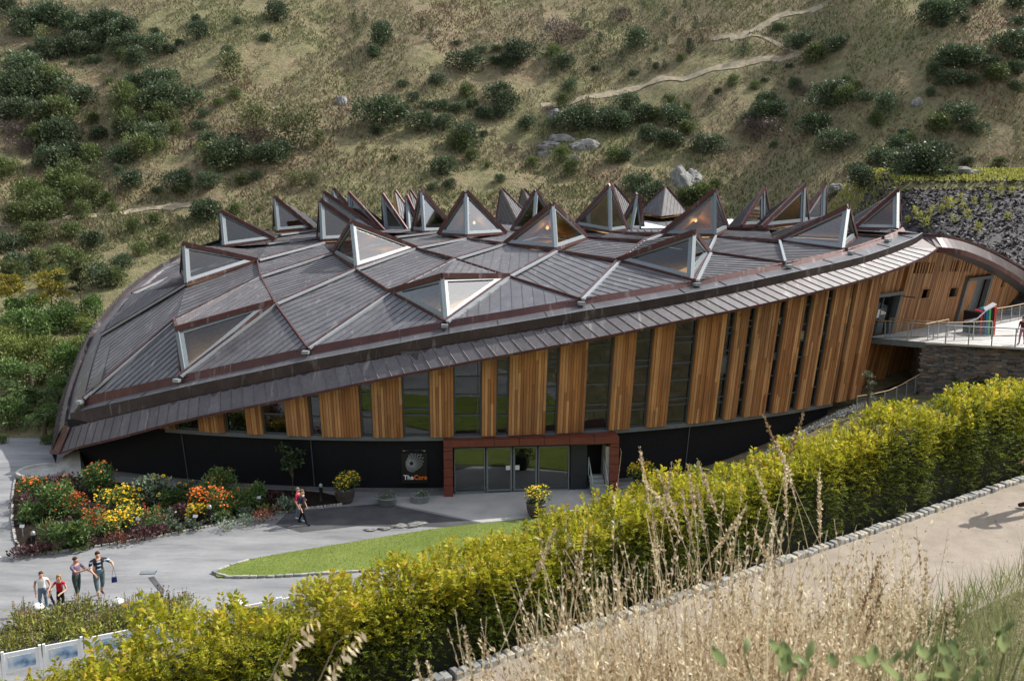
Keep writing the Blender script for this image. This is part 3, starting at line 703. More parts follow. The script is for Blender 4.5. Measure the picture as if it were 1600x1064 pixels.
for i in range(KR): v += [RT[i], RT[i] + Vector((-4, 6, .1))]
mb.add(v, [(2 * i, 2 * i + 1, 2 * i + 3, 2 * i + 2) for i in range(KR - 1)]); mb.build('rear_roof_slope', M['copper'], bld)
# patch between gutter shelf and the prow
mb = PMB(); mb.add([edge_pt(A1, .5, .3), edge_pt(A1, .545, .24), edge_pt(A1, .555, .53), RT[0] - Vector((0, 0, .5)), RT[0]], [(0, 1, 4), (1, 2, 3, 4)]); mb.add([edge_pt(A1, .555, .53), edge_pt(A1, 1, 1), RT[0] - Vector((0, 0, .5))], [(0, 1, 2)]); mb.build('prow_patch', M['copper_apron'], bld)
mb = PMB(); mb.add([NG['N9'], edge_pt(A1, .5, .3), RT[0], RT[4] + Vector((-1, 2, 0)), NG['a9']], [(0, 1, 2, 3, 4)]); mb.build('prow_shelf', M['copper'], bld)

# ---- skylights: four-sided pyramids over a diamond, two faces glass, two faces copper
def tri_inset(a, b_, c, w_):
    pts = [a, b_, c]; n_ = (b_ - a).cross(c - a).normalized(); ins = []
    la, lb, lc = (c - b_).length, (a - c).length, (b_ - a).length; inc = (a * la + b_ * lb + c * lc) / (la + lb + lc)
    r_in = ((b_ - a).cross(c - a).length) / (la + lb + lc); f_ = min(.8, w_ / max(r_in, 1e-4))
    return [p.lerp(inc, f_) for p in pts], n_
SKN = [0]
def pane_tri(a, b_, c, par, w_=.20, out=None):
    ins, n_ = tri_inset(a, b_, c, w_)
    if out is not None and n_.dot(out) < 0: n_ = -n_
    mb = PMB(); o3 = [a, b_, c]
    for i in range(3):
        j = (i + 1) % 3; q = [o3[i], o3[j], ins[j], ins[i]]
        mb.prism([p - n_ * .06 for p in q], n_ * .12)
    fr_ = mb.build('frame', M['frame'], par)
    mb = PMB(); mb.add([p - n_ * .02 for p in ins], [(0, 1, 2)]); mb.build('glass_pane', M['skyglass'], par)
def skylight(L, B, Rr, T, A, glazed=True, w_=.26, cap=.2, lamp=False):
    L, B, Rr, T, A = [Vector(p) for p in (L, B, Rr, T, A)]
    out = ((B - T) * Vector((1, 1, 0))).normalized()
    mb = PMB()
    for tri in ((L, A, T), (A, Rr, T)):
        mb.add(tri, [(0, 1, 2)])
        nm_ = (tri[1] - tri[0]).cross(tri[2] - tri[0]).normalized(); nm_ = nm_ if nm_.z > 0 else -nm_
        # seams running from the rake towards T
        e0, e1 = (L, A) if tri[0] is L else (Rr, A)
        k = max(2, int((A - e0).length / .55))
        for i in range(1, k):
            t = i / k; p = e0.lerp(e1, t); q = e0.lerp(T, t) if False else p.lerp(T + (p - A) * .0, .97)
            q = p + (T - A) * (1 - 0) * min(1, (1 - 0)); 
            # clip p + s*(T-A) against edge e0-T : parallel to A-T so meets at fraction t
            q = e0.lerp(T, t); mb.bar(p, q, .045, .05, up=nm_, mi=1)
    sk_ = mb.build('skylight', [M['copper'], M['copper_seam']], bld)
    mb = PMB()
    for tri in ((L, A, T), (A, Rr, T)):
        nm_ = (tri[1] - tri[0]).cross(tri[2] - tri[0]).normalized(); nm_ = nm_ if nm_.z > 0 else -nm_
        mb.add([p - nm_ * .10 for p in tri], [(0, 1, 2)])
    dz_ = Vector((0, 0, .22)); mb.add([L - dz_, B - dz_, Rr - dz_, T - dz_], [(0, 1, 2), (0, 2, 3)])
    mb.build('timber_lining', M['lining'], sk_)
    ov = out * .16; dn = Vector((0, 0, -.10))
    for e in (L, Rr):
        d = (A - e).normalized(); PMB().bar(e + ov + dn - d * .05, A + ov + dn + d * .06, .16, cap + .1).build('rake_cap', M['copper_edge'], sk_)
    A2 = A - Vector((0, 0, .08)); up_ = Vector((0, 0, .05))
    if (L - B).length > .3: pane_tri(L + up_, A2, B + up_, sk_, w_, out)
    if (Rr - B).length > .3: pane_tri(B + up_, A2, Rr + up_, sk_, w_, out)
    PMB().bar(B + out * .06, A2 + out * .06, .2, .1, up=out).build('mullion', M['frame'], sk_)
    PMB().polybar([L + out * .1 - Vector((0, 0, .12)), B + out * .1 - Vector((0, 0, .12)), Rr + out * .1 - Vector((0, 0, .12))], .14, .2).build('base_flashing', M['copper_edge'], sk_)
    if lamp:
        lp_ = L.lerp(Rr, .55).lerp(T, .35) + Vector((0, 0, .75)); PMB().lathe([(.02, .16), (.10, .1), (.13, 0), (.10, -.08), (.02, -.1)], 10, lp_).build('pendant_lamp', M['lamp'], sk_)
        pl = bpy.data.lights.new('lamp_light', 'POINT'); pl.energy = 7; pl.color = (1, .62, .25); pl.shadow_soft_size = .12; lo2 = bpy.data.objects.new('lamp_light', pl); col.objects.link(lo2); lo2.parent = sk_; lo2.location = lp_ - Vector((0, 0, .25))
    return sk_
m, n, b, o = nodes('warm lamp'); b.inputs['Emission Color'].default_value = (1, .6, .22, 1); b.inputs['Emission Strength'].default_value = 0.5; b.inputs['Base Color'].default_value = (.8, .6, .3, 1); M['lamp'] = m
def N_(k): return NG[k]
inn = lambda p, d: p + (Vector((CEN.x, CEN.y, p.z)) - p).normalized() * d
skylight(N_('a1'), inn(N_('N1'), .4), N_('a2') + Vector((-.1, -.1, .1)), N_('b1'), P(278, 514, 51.6))
skylight(N_('a3'), inn(N_('N3'), .4), N_('a4'), N_('b3'), P(691.5, 432, 50.6))
skylight(N_('a5'), inn(N_('N5'), .4), N_('a6'), N_('b5'), P(1084, 364, 53.2))
skylight(N_('a7'), inn(N_('N7'), .4), P(1336, 370, 61), P(1206, 364, 67.5), P(1324, 324, 58.6))
skylight(P(284, 425, 69), P(292, 443, 62.4), N_('c0'), P(402, 391, 74), P(288, 382, 64))
skylight(P(345, 381, 84), P(351, 384, 76.5), P(428, 373.5, 79), P(432, 366, 88), P(346, 331, 78.5))
skylight(P(428, 359, 95), P(434, 361, 88), P(487, 356, 90), P(507, 352, 98), P(429, 308, 89))
skylight(N_('c1'), N_('b2') + Vector((0, .5, .1)), N_('c2'), N_('d2'), P(550, 348, 63.6), lamp=True)
skylight(P(497, 368, 80), P(504, 375, 75.5), P(582, 371, 78), P(575, 362, 86), P(501, 314, 77))
skylight(P(505, 354, 92), P(512, 357, 86), P(592, 358, 88), P(600, 355, 96), P(507, 301, 87))
skylight(P(520, 350, 101), P(528, 353, 95), P(570, 352, 97), P(590, 349, 104), P(521, 295, 96))
skylight(P(545, 355, 97), P(550, 359, 90), P(600, 360.5, 88.5), P(612, 357, 98), P(546, 302, 91))
skylight(P(598, 355, 99), P(603, 358.5, 92), P(636, 360, 91), P(640, 355, 100), P(598, 304, 93))
skylight(P(615, 349, 112), P(640, 347, 110), P(652, 350, 104), P(628, 357, 99), P(617, 299, 106))
skylight(P(632, 357, 98), P(638, 360, 93), P(660, 359, 94), P(662, 355, 101), P(635, 306, 95))
skylight(P(640, 347, 114), P(660, 345, 113), P(672, 348, 108), P(655, 352, 104), P(640, 298, 109))
skylight(P(645, 360, 83), P(662, 362, 79.5), P(712, 361, 84), P(690, 357, 93), P(658, 298, 81.5))
skylight(P(687, 365, 78.5), P(729, 367.5, 75.2), P(789, 364, 79.5), P(737, 358, 91), P(728, 300, 77.5), lamp=True)
skylight(P(776, 346, 106), P(800, 342, 112), P(832, 346, 104), P(812, 353, 95), P(784, 296, 105))
skylight(P(806, 344, 110), P(830, 340, 114), P(856, 344, 109), P(838, 348, 102), P(818, 296, 109))
skylight(P(801, 359.5, 86), P(834, 360, 82), P(874, 358, 87), P(842, 354, 95), P(838, 298, 84))
skylight(N_('c3'), N_('b4') + Vector((0, .6, .1)), N_('c4'), N_('d4'), P(864, 320, 65), lamp=True)
skylight(P(898, 351.5, 82), P(954, 362, 76.5), P(979, 358, 81), P(940, 353, 91), P(953, 290, 78.5))
skylight(P(935, 345, 108), P(970, 341, 114), P(1003, 345, 107), P(978, 351, 98), P(958, 289, 106))
skylight(P(970, 354, 88), P(986, 358, 84.5), P(1003, 358.5, 86), P(990, 353, 95), P(996, 303, 86))
skylight(P(1000, 333, 110), P(1040, 331, 116), P(1073, 333, 110), P(1034, 338, 101), P(1040, 293, 109))
skylight(N_('c5'), N_('b6') + Vector((0, .5, .1)), P(1137, 357, 74), P(1078, 358, 79), P(1117, 298, 68.6), lamp=True)
skylight(P(1157, 353, 74), P(1192, 351, 76), P(1203, 347, 84), P(1137, 354, 77.5), P(1192, 294, 77))
skylight(P(1190, 354.5, 71.5), P(1254, 348, 73.5), P(1262, 345, 81), P(1169, 352, 80), P(1256, 290, 74.5))
skylight(P(1252, 346, 82), P(1286, 345, 82.5), P(1291, 342, 90), P(1238, 342, 92), P(1288, 290, 84))
skylight(P(1335, 356.5, 68), P(1401, 358, 66.5), P(1406, 352, 74), P(1312, 352, 78), P(1402, 298, 69))

# ---- base wall of black boards
mb = PMB(); nb = 20; A_l, A_r = R(-25), R(34); na = 64
for k in range(nb):
    z0 = -.3 + k * 3.2 / nb; z1 = z0 + 3.2 / nb; v = []
    for i in range(na + 1):
        a = A_l + (A_r - A_l) * i / na
        v += [wall_pt(a, z0, -.02 + .035), wall_pt(a, z1, -.02)]
    mb.add(v, [(2 * i, 2 * i + 2, 2 * i + 3, 2 * i + 1) for i in range(na)])
    mb.add([q for i in range(na + 1) for q in (wall_pt(A_l + (A_r - A_l) * i / na, z0, -.02), wall_pt(A_l + (A_r - A_l) * i / na, z0, .015))], [(2 * i, 2 * i + 1, 2 * i + 3, 2 * i + 2) for i in range(na)])
mb.build('base_wall', M['black'], bld)
for px in (283, 485, 1078, 1256):
    a = px_ang(px); PMB().bar(wall_pt(a, 0, .03), wall_pt(a, 2.85, .03), .035, .02, up=(math.sin(a), -math.cos(a), 0)).build('wall_joint', M['sill'], bld)
mb = PMB(); mb.polybar([wall_pt(R(-16) + (R(34) - R(-16)) * i / 50, 2.86, .12) for i in range(51)], .30, .22); mb.build('sill_band', M['sill'], bld)
mb = PMB(); mb.polybar([wall_pt(R(-25) + (R(34) - R(-25)) * i / 50, .0, .12) for i in range(51)], .25, .16); mb.build('plinth', M['darkconcrete'], bld)
# ---- cedar panels and the windows between them
pan_px = [(232, 281), (317, 357), (391, 415), (452, 488), (506, 566), (585, 631), (673, 709), (752, 774), (793, 849), (868, 909), (948, 980), (1006, 1036), (1070, 1111), (1125, 1144), (1155, 1188), (1199, 1225), (1238, 1258), (1269, 1293), (1300, 1315), (1320, 1336)]
def px_ang2(px): return px_ang(px) if px > 281 else px_ang(281) - (281 - px) / 30.3 / RW
def top_z(a, off): # where the wall meets the eave soffit
    return eave_at(a).z + .05
pa = [(px_ang2(x0), px_ang2(x1)) for x0, x1 in pan_px]
for k, (a0, a1) in enumerate(pa):
    mb = PMB(); wd = (a1 - a0) * RW; nbd = max(3, round(wd / .145))
    for i in range(nbd):
        b0 = a0 + (a1 - a0) * i / nbd + .00018; b1 = a0 + (a1 - a0) * (i + 1) / nbd - .00018
        dep = .34 + rnd.choice([0, 0, .015, .03]); zt0 = top_z(b0, 0); zt1 = top_z(b1, 0); zb = 3.06 + rnd.uniform(-.015, .015)
        if zt0 < zb + .08: continue
        brk = [zb] + sorted(rnd.uniform(zb + .8, max(zb + .9, zt0 - .4)) for _ in range(int((zt0 - zb) / 3.2))) + [None]
        for z0, z1 in zip(brk, brk[1:]):
            za, zc = (z0 + .004, z0 + .004); t0 = zt0 if z1 is None else z1; t1 = zt1 if z1 is None else z1
            lo4 = [wall_pt(b0, za, dep), wall_pt(b1, zc, dep), wall_pt(b1, zc, .02), wall_pt(b0, za, .02)]
            hi4 = [wall_pt(b0, t0, dep), wall_pt(b1, t1, dep), wall_pt(b1, t1, .02), wall_pt(b0, t0, .02)]
            mb.add(lo4 + hi4, [(3, 2, 1, 0), (4, 5, 6, 7), (0, 1, 5, 4), (1, 2, 6, 5), (2, 3, 7, 6), (3, 0, 4, 7)])
    if mb.v: mb.build('timber_panel', M['cedar'] if k < 13 else M['cedar_right'], bld)
for k in range(len(pa) - 1):
    a0, a1 = pa[k][1], pa[k + 1][0]
    if k == 0: pass
    zt = min(top_z(a0, 0), top_z(a1, 0)); zm = max(top_z(a0, 0), top_z(a1, 0))
    if zm < 3.25: continue
    ww = (a1 - a0) * RW; am = (a0 + a1) / 2; nrm = (math.sin(am), -math.cos(am), 0)
    mb = PMB(); fz = .06
    for a in (a0 + .0009, a1 - .0009): mb.bar(wall_pt(a, 3.08, .05), wall_pt(a, top_z(a, 0) + .1, .05), .08, .1, up=nrm)
    if ww > 1.4: mb.bar(wall_pt(a0 + (a1 - a0) * .86, 3.08, .05), wall_pt(a0 + (a1 - a0) * .86, zm + .1, .05), .06, .08, up=nrm)
    zs = [3.12]; z = 3.12
    while z < zm - .3:
        z += rnd.choice([1.05, 1.1, .95, 1.0]); zs.append(z)
        if z < zm - 1.4 and rnd.random() < .4: z += .32; zs.append(z)
    for z in zs:
        if z < zm: mb.bar(wall_pt(a0, z, .05), wall_pt(a1, z, .05), .09, .07, up=nrm)
    wn = mb.build('window', M['darkframe'], bld)
    ZS = zs + [zm + .2]
    for z0, z1 in zip(ZS, ZS[1:]):
        if z0 > zm + .1: break
        q = [wall_pt(a0, z0, .07 ), wall_pt(a1, z0, .07), wall_pt(a1, z1, .07), wall_pt(a0, z1, .07)]
        g_ = PMB().add(q, [(0, 1, 2, 3)])
        spandrel = 5.85 < (z0 + z1) / 2 < 6.6 and k >= 12
        g_.build('spandrel' if spandrel else 'glass_pane', M['sill'] if spandrel else M['glass'], wn)
# interior: floors, dark backing
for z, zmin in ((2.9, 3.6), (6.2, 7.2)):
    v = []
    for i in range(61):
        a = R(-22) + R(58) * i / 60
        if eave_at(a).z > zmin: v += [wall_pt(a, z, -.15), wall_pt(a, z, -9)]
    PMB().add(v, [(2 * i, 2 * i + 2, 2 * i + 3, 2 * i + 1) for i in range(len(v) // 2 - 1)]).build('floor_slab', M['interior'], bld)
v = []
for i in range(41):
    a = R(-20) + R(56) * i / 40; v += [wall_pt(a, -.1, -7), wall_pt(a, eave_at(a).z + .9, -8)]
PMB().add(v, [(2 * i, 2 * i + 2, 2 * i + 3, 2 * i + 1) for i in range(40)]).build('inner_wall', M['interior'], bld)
# rear and side walls
mb = PMB(); outer = [LO[i] - Vector((0, 0, .9)) for i in range(0, K_, 3)] + [Vector((-15, 103, 10.2)), Vector((-2, 109, 10.5)), Vector((10, 109, 10.6)), Vector((22, 101, 10.4)), Vector((30, 89, 10)), Vector((36, 72, 8))]
v = []
for p in outer: q = p + (Vector((0, 84, 0)) - Vector((p.x, p.y, 0))).normalized() * 1.2; v += [Vector((q.x, q.y, p.z)), Vector((q.x, q.y, -1))]
mb.add(v, [(2 * i, 2 * i + 1, 2 * i + 3, 2 * i + 2) for i in range(len(outer) - 1)]); mb.build('rear_wall', M['black'], bld)

# ---- right hand wall: leaning cedar boards, door, small windows, louvre slots
W0 = wall_pt(px_ang(1336), 3.1); W0 = Vector((W0.x - .9, W0.y + 1.2, 0)); WD = Vector((.80, .60, 0)); WN = Vector((.60, -.80, 0)); WLEAN = .20
def rw(s_, z, off=0.0): return W0 + WD * s_ + WN * (off + WLEAN * (z - 3.1)) + Vector((0, 0, z))
def rw_hit(px, py, off=0.0):
    d = ray(px, py); lo, hi = 30., 120.
    for _ in range(50):
        m_ = (lo + hi) / 2; p = d * m_ + Vector((0, 0, CAMZ))
        v_ = (p - W0).dot(WN) - WLEAN * (p.z - 3.1) - off
        if v_ > 0: lo = m_
        else: hi = m_
    p = d * lo + Vector((0, 0, CAMZ)); s_ = (p - W0).dot(WD); return s_, p.z
RTOP = [(p - W0).dot(WD) for p in RE]; RTZ = [p.z for p in RE]
def right_top(s_):
    t = [rw_hit(x, y) for x, y in ((1336, 446), (1369, 431), (1414, 415), (1450, 400), (1470, 391), (1500, 397), (1530, 407), (1560, 421), (1590, 437), (1620, 455))]
    return t
RTT = right_top(0)
def rtop(s_): return float(np.interp(s_, [a for a, _ in RTT], [b_ for _, b_ in RTT])) + .12
openings = []
def opening(x0, y0, x1, y1):
    ym = (y0 + y1) / 2; s0, zt = rw_hit(x0, ym)[0], rw_hit((x0 + x1) / 2, y0)[1]; s1, zb = rw_hit(x1, ym)[0], rw_hit((x0 + x1) / 2, y1)[1]; r_ = (s0, zb, s1, zt); openings.append(r_); return r_
op_w1 = opening(1436, 451, 1449, 466); op_w2 = opening(1479, 449, 1493, 464)
op_door = opening(1497, 433, 1534, 500)
op_gl = opening(1352, 458, 1394, 524)
slots = [opening(1426 + 4.6 * i, 410, 1427.9 + 4.6 * i, 427) for i in range(7)] + [opening(1465 + 4.5 * i, 415, 1466.9 + 4.5 * i, 424) for i in range(2)] + [opening(1482 + 4.4 * i, 407, 1484 + 4.4 * i, 424) for i in range(8)] + [opening(1563 + 4 * i, 430, 1565 + 4 * i, 448) for i in range(2)]
S_END = rw_hit(1590, 450)[0]
secs = [(0.02, 2.6), (2.6, 4.2)] + [(4.2, S_END)]
def right_boards(s0, s1, step, dep0, name):
    mb = PMB(); s_ = s0
    while s_ < s1:
        w_ = step * rnd.uniform(.85, 1.15); e = min(s_ + w_ - .012, s1); dep = dep0 + rnd.choice([0, .012, .025]); mid_ = (s_ + e) / 2
        iv = [(1.0, rtop(mid_))]
        for (a, zb, b_, zt) in openings:
            if a - .01 < mid_ < b_ + .01:
                nv_ = []
                for z0, z1 in iv:
                    if zt <= z0 or zb >= z1: nv_.append((z0, z1)); continue
                    if zb > z0: nv_.append((z0, zb))
                    if zt < z1: nv_.append((zt, z1))
                iv = nv_
        for z0, z1 in iv:
            lo4 = [rw(s_, z0, dep), rw(e, z0, dep), rw(e, z0, -.05), rw(s_, z0, -.05)]; hi4 = [rw(s_, z1, dep), rw(e, z1, dep), rw(e, z1, -.05), rw(s_, z1, -.05)]
            mb.add(lo4 + hi4, [(3, 2, 1, 0), (4, 5, 6, 7), (0, 1, 5, 4), (1, 2, 6, 5), (2, 3, 7, 6), (3, 0, 4, 7)])
        s_ += w_
    return mb.build(name, M['cedar_right'], bld)
right_boards(.5, 1.5, .13, .30, 'timber_panel'); right_boards(1.5, 4.4, .13, .12, 'timber_panel'); right_boards(4.4, 4.75, .12, .35, 'timber_fin'); right_boards(4.75, S_END, .15, .14, 'timber_panel')
mb = PMB(); mb.add([rw(0, 0, -.12), rw(S_END, 0, -.12), rw(S_END, 14, -.12), rw(0, 14, -.12)], [(0, 1, 2, 3)])
def clip_top():
    v = []; 
    for i in range(31):
        s_ = S_END * i / 30; v += [rw(s_, 1, -.25), rw(s_, rtop(s_), -.25)]
    return v
PMB().add(clip_top(), [(2 * i, 2 * i + 2, 2 * i + 3, 2 * i + 1) for i in range(30)]).build('backing_wall', M['signblack'], bld)
mb = PMB(); se = S_END; mb.prism([rw(se + .02, 3, 0), rw(se + 6, 3, 0), rw(se + 6, 9.3, 0), rw(se + .02, rtop(se) + .0, 0)], -WN * .4); mb.build('render_wall', M['concrete'], bld)
mb = PMB(); v = []
for i in range(KR): v += [RE[i] - Vector((0, 0, .1)), RE[i] - WN * 3.2 - Vector((0, 0, .0))]
mb.add(v, [(2 * i, 2 * i + 1, 2 * i + 3, 2 * i + 2) for i in range(KR - 1)]); mb.build('rear_soffit', M['darkframe'], bld)
for (a, zb, b_, zt) in (op_w1, op_w2):
    mb = PMB(); 
    for (p, q) in (((a, zb), (b_, zb)), ((a, zt), (b_, zt))): mb.bar(rw(*p, .0), rw(*q, .0), .06, .2, up=WN)
    for (p, q) in (((a, zb), (a, zt)), ((b_, zb), (b_, zt))): mb.bar(rw(*p, .0), rw(*q, .0), .06, .2, up=WN)
    wn = mb.build('window', M['cedar_right'], bld); PMB().add([rw(a, zb, -.1), rw((a + b_) / 2, zb, -.1), rw((a + b_) / 2, zt, -.1), rw(a, zt, -.1)], [(0, 1, 2, 3)]).build('glass_pane', M['frame'], wn)
def framed(opn, name, leafmat, split):
    a, zb, b_, zt = opn; mb = PMB()
    for s_ in (a + .08, b_ - .08): mb.bar(rw(s_, zb, .06), rw(s_, zt, .06), .2, .3, up=WN)
    mb.bar(rw(a, zt - .1, .06), rw(b_, zt - .1, .06), .2, .36, up=WN); fr_ = mb.build(name, M['sill'], bld)
    return fr_
f_ = framed(op_door, 'side_door', None, 1); a, zb, b_, zt = op_door
PMB().prism([rw(a + .2, zb, -.02), rw(a + (b_ - a) * .6, zb, -.02), rw(a + (b_ - a) * .6, zt - .2, -.02), rw(a + .2, zt - .2, -.02)], -WN * .06).build('door_leaf', M['cedar'], f_)
PMB().prism([rw(a + (b_ - a) * .62, zb, -.06), rw(b_ - .2, zb, -.06), rw(b_ - .2, zt - .2, -.06), rw(a + (b_ - a) * .62, zt - .2, -.06)], -WN * .06).build('door_leaf', M['sill'], f_)
PMB().bar(rw(a + (b_ - a) * .52, zb + .7, .02), rw(a + (b_ - a) * .52, zb + 1.2, .02), .05, .06, up=WN).build('handle', M['steel'], f_)
f_ = framed(op_gl, 'glass_entrance', None, 1); a, zb, b_, zt = op_gl
for u in (.12, .52):
    q = [rw(a + (b_ - a) * u, zb, .02), rw(a + (b_ - a) * (u + .38), zb, .02), rw(a + (b_ - a) * (u + .38), zt - .25, .02), rw(a + (b_ - a) * u, zt - .25, .02)]
    PMB().add(q, [(0, 1, 2, 3)]).build('glass_pane', M['doorglass'], f_)
    PMB().bar(q[1], q[2], .07, .06, up=WN).build('stile', M['darkframe'], f_)
PMB().prism([rw(a + (b_ - a) * .4, zb + 1.2, .05), rw(a + (b_ - a) * .52, zb + 1.2, .05), rw(a + (b_ - a) * .52, zb + 1.75, .05), rw(a + (b_ - a) * .4, zb + 1.75, .05)], WN * .01).build('notice', M['white'], f_)
PMB().bar(rw(b_ + .05, zt - .35, .1), rw(b_ + .05, zt - .35, .1) + WN * 1.1, .06, .06).build('canopy_arm', M['darkframe'], f_)

# ---- entrance portal
PA = Pz(694, 777, 0); PB = Pz(966, 769.5, 0); PD = (PB - PA).normalized(); PN = Vector((PD.y, -PD.x, 0)); PL = (PB - PA).length
ZT = 2.98; por = PMB()
def pp(s_, dpt, z): return PA + PD * s_ - PN * dpt + Vector((0, 0, z))
por.prism([pp(.0, .45, 0), pp(PL, .45, 0), pp(PL, .45, ZT), pp(0, .45, ZT)], PN * .02)   # hidden backing replaced by lintel
por = PMB(); por.prism([pp(.42, .05, ZT - .32), pp(PL - .42, .05, ZT - .32), pp(PL - .42, .05, ZT - .05), pp(.42, .05, ZT - .05)], -PN * .9); portal = por.build('entrance_portal', M['blackpanel'], bld)
g = .012
for side in (0, 1):
    s0 = 0 if side == 0 else PL - .46; zz = [0, .62, 1.08, 1.53, 1.98, 2.44, ZT - .36]
    for z0, z1 in zip(zz, zz[1:]): PMB().prism([pp(s0, 0, z0 + g), pp(s0 + .46, 0, z0 + g), pp(s0 + .46, 0, z1 - g), pp(s0, 0, z1 - g)], -PN * .95).build('cladding_panel', M['rust'], portal)
nx = 7
for i in range(nx):
    s0 = PL * i / nx + (g if i else 0); s1 = PL * (i + 1) / nx - g; PMB().prism([pp(s0, -.03, ZT - .34), pp(s1, -.03, ZT - .34), pp(s1, -.03, ZT), pp(s0, -.03, ZT)], -PN * 1.1).build('cladding_panel', M['rust'], portal)
def s_of(px): # position along portal of a glazing bar at the set-back plane
    d = ray(px, 740); n_ = PN; base = pp(0, .62, 0); t = (base - Vector((0, 0, CAMZ))).dot(n_) / d.dot(n_); p = d * t + Vector((0, 0, CAMZ)); return (p - PA).dot(PD)
gx = [s_of(x) for x in (709, 759, 801, 840, 890)]
HZ = 2.42
for i in range(4):
    a, b_ = gx[i] + .03, gx[i + 1] - .03; mb = PMB(); fw = .09 if i in (1, 2) else .05
    for s_ in (a + fw / 2, b_ - fw / 2): mb.bar(pp(s_, .62, .02), pp(s_, .62, HZ), fw, .07, up=PN)
    mb.bar(pp(a, .62, .12 if i in (1, 2) else .05), pp(b_, .62, .12 if i in (1, 2) else .05), .07, .07, up=PN); mb.bar(pp(a, .62, HZ - .04), pp(b_, .62, HZ - .04), .07, .07, up=PN)
    dr = mb.build('glass_door' if i in (1, 2) else 'side_light', M['frame'], portal)
    PMB().add([pp(a, .64, .05), pp(b_, .64, .05), pp(b_, .64, HZ), pp(a, .64, HZ)], [(0, 1, 2, 3)]).build('glass_pane', M['doorglass'], dr)
    if i in (1, 2):
        e = b_ - .2 if i == 1 else a + .2; PMB().prism([pp(e - .12, .6, 1.18), pp(e + .12, .6, 1.18), pp(e + .12, .6, 1.42), pp(e - .12, .6, 1.42)], PN * .008).build('door_notice', M['white'], dr)
PMB().prism([pp(.45, .58, HZ + .0), pp(PL - .45, .58, HZ), pp(PL - .45, .58, ZT - .2), pp(.45, .58, ZT - .2)], -PN * .3).build('lintel', M['blackpanel'], portal)
sb0, sb1 = s_of(890) + .04, s_of(917); PMB().prism([pp(sb0, .6, 0), pp(sb1, .6, 0), pp(sb1, .6, HZ), pp(sb0, .6, HZ)], -PN * .2).build('side_panel', M['blackpanel'], portal)
so0, so1 = s_of(917), s_of(944)
PMB().prism([pp(so1, .2, 0), pp(so1 + .35, .2, 0), pp(so1 + .35, .2, HZ), pp(so1, .2, HZ)], -PN * 3).build('reveal', M['concrete'], portal)
PMB().prism([pp(so0 - .3, 3.4, 0), pp(so1 + .3, 3.4, 0), pp(so1 + .3, 3.4, HZ + .2), pp(so0 - .3, 3.4, HZ + .2)], -PN * .1).build('back_panel', M['lining'], portal)
stp = PMB()
for k in range(4): stp.prism([pp(so0 + .05, .55 - .28 * (3 - k) + .8, 0), pp(so1 - .05, .55 - .28 * (3 - k) + .8, 0), pp(so1 - .05, .55 - .28 * (3 - k) + .8, .17 * (k + 1)), pp(so0 + .05, .55 - .28 * (3 - k) + .8, .17 * (k + 1))], -PN * .28)
stp = None
steps = empty('entrance_steps', pp((so0 + so1) / 2, -.4, 0), 0, 'short grey metal stair with handrails in the right hand doorway', 'steps')
SL = Vector(steps.location); SLm = Matrix.Translation(-SL)
def sub(mbx, name, mat, par, inv):
    o_ = MB.build(mbx, name, mat, None); o_.parent = par; o_.matrix_parent_inverse = inv; return o_
for k in range(5):
    mb = MB(); dpt = -.55 + .28 * k; mb.prism([pp(so0 + .1, dpt, .155 * k), pp(so1 - .06, dpt, .155 * k), pp(so1 - .06, dpt, .155 * (k + 1)), pp(so0 + .1, dpt, .155 * (k + 1))], -PN * .27); sub(mb, 'tread', M['steel'], steps, SLm)
for s_ in (so0 + .08, so1 - .04):
    mb = MB(); mb.tube([pp(s_, -.7, 0), pp(s_, -.7, .85), pp(s_, .6, 1.75), pp(s_, .6, .8)], .03, 6); sub(mb, 'handrail', M['steel'], steps, SLm)
    mb = MB(); mb.tube([pp(s_, -.05, .2), pp(s_, -.05, 1.3)], .022, 6); sub(mb, 'post', M['steel'], steps, SLm)
# ---- concrete foot at the low corner
mb = PMB(); f0 = Pz(75, 745, 0); f1 = Pz(130, 742, 0)
t0, t1 = P(112, 708, 53), P(128, 697, 52.6)
mb.add([f0, Pz(128, 748, 0), Pz(134, 735, 0), P(85, 735, 55), P(100, 712, 52.6), P(124, 700, 52), P(129, 698, 53.2), P(104, 708, 54.4)], [(0, 1, 5, 4), (1, 2, 6, 5), (2, 3, 7, 6), (3, 0, 4, 7), (4, 5, 6, 7)]); mb.build('concrete_foot', M['concrete'], bld)

# ------------------------------------------------------------------ welcome sign
ca = px_ang(646); sgc = wall_pt(ca, 1.5, .06)
sg = empty('welcome_sign', sgc, ca, 'black welcome sign with grey spiral emblem and white and orange lettering', 'sign')
sg.rotation_euler = (-math.atan(LEAN) * 0, 0, ca)
MB().box((0, .0, 0), (1.32, .03, 2.02)).build('board', M['signblack'], sg)
dg = None
def text(body, size, x, z, mat, par, bold=0.0, align='CENTER', sx=1.0, spacing=1.0):
    cu = bpy.data.curves.new('lettering', 'FONT'); cu.body = body; cu.size = size; cu.align_x = align; cu.extrude = .004; cu.offset = bold; cu.space_character = spacing
    to = bpy.data.objects.new('tmp', cu); col.objects.link(to); bpy.context.view_layer.update()
    me = bpy.data.meshes.new_from_object(to.evaluated_get(bpy.context.evaluated_depsgraph_get())); bpy.data.objects.remove(to)
    me.materials.clear(); me.materials.append(mat); me.name = 'lettering'
    o_ = bpy.data.objects.new('lettering', me); col.objects.link(o_); o_.parent = par; o_.location = (x, -.022, z); o_.rotation_euler = (math.pi / 2, 0, 0); o_.scale = (sx, 1, 1); return o_
text('WELCOME TO', .165, 0, .70, M['letterwhite'], sg, .010, spacing=1.3, sx=.9)
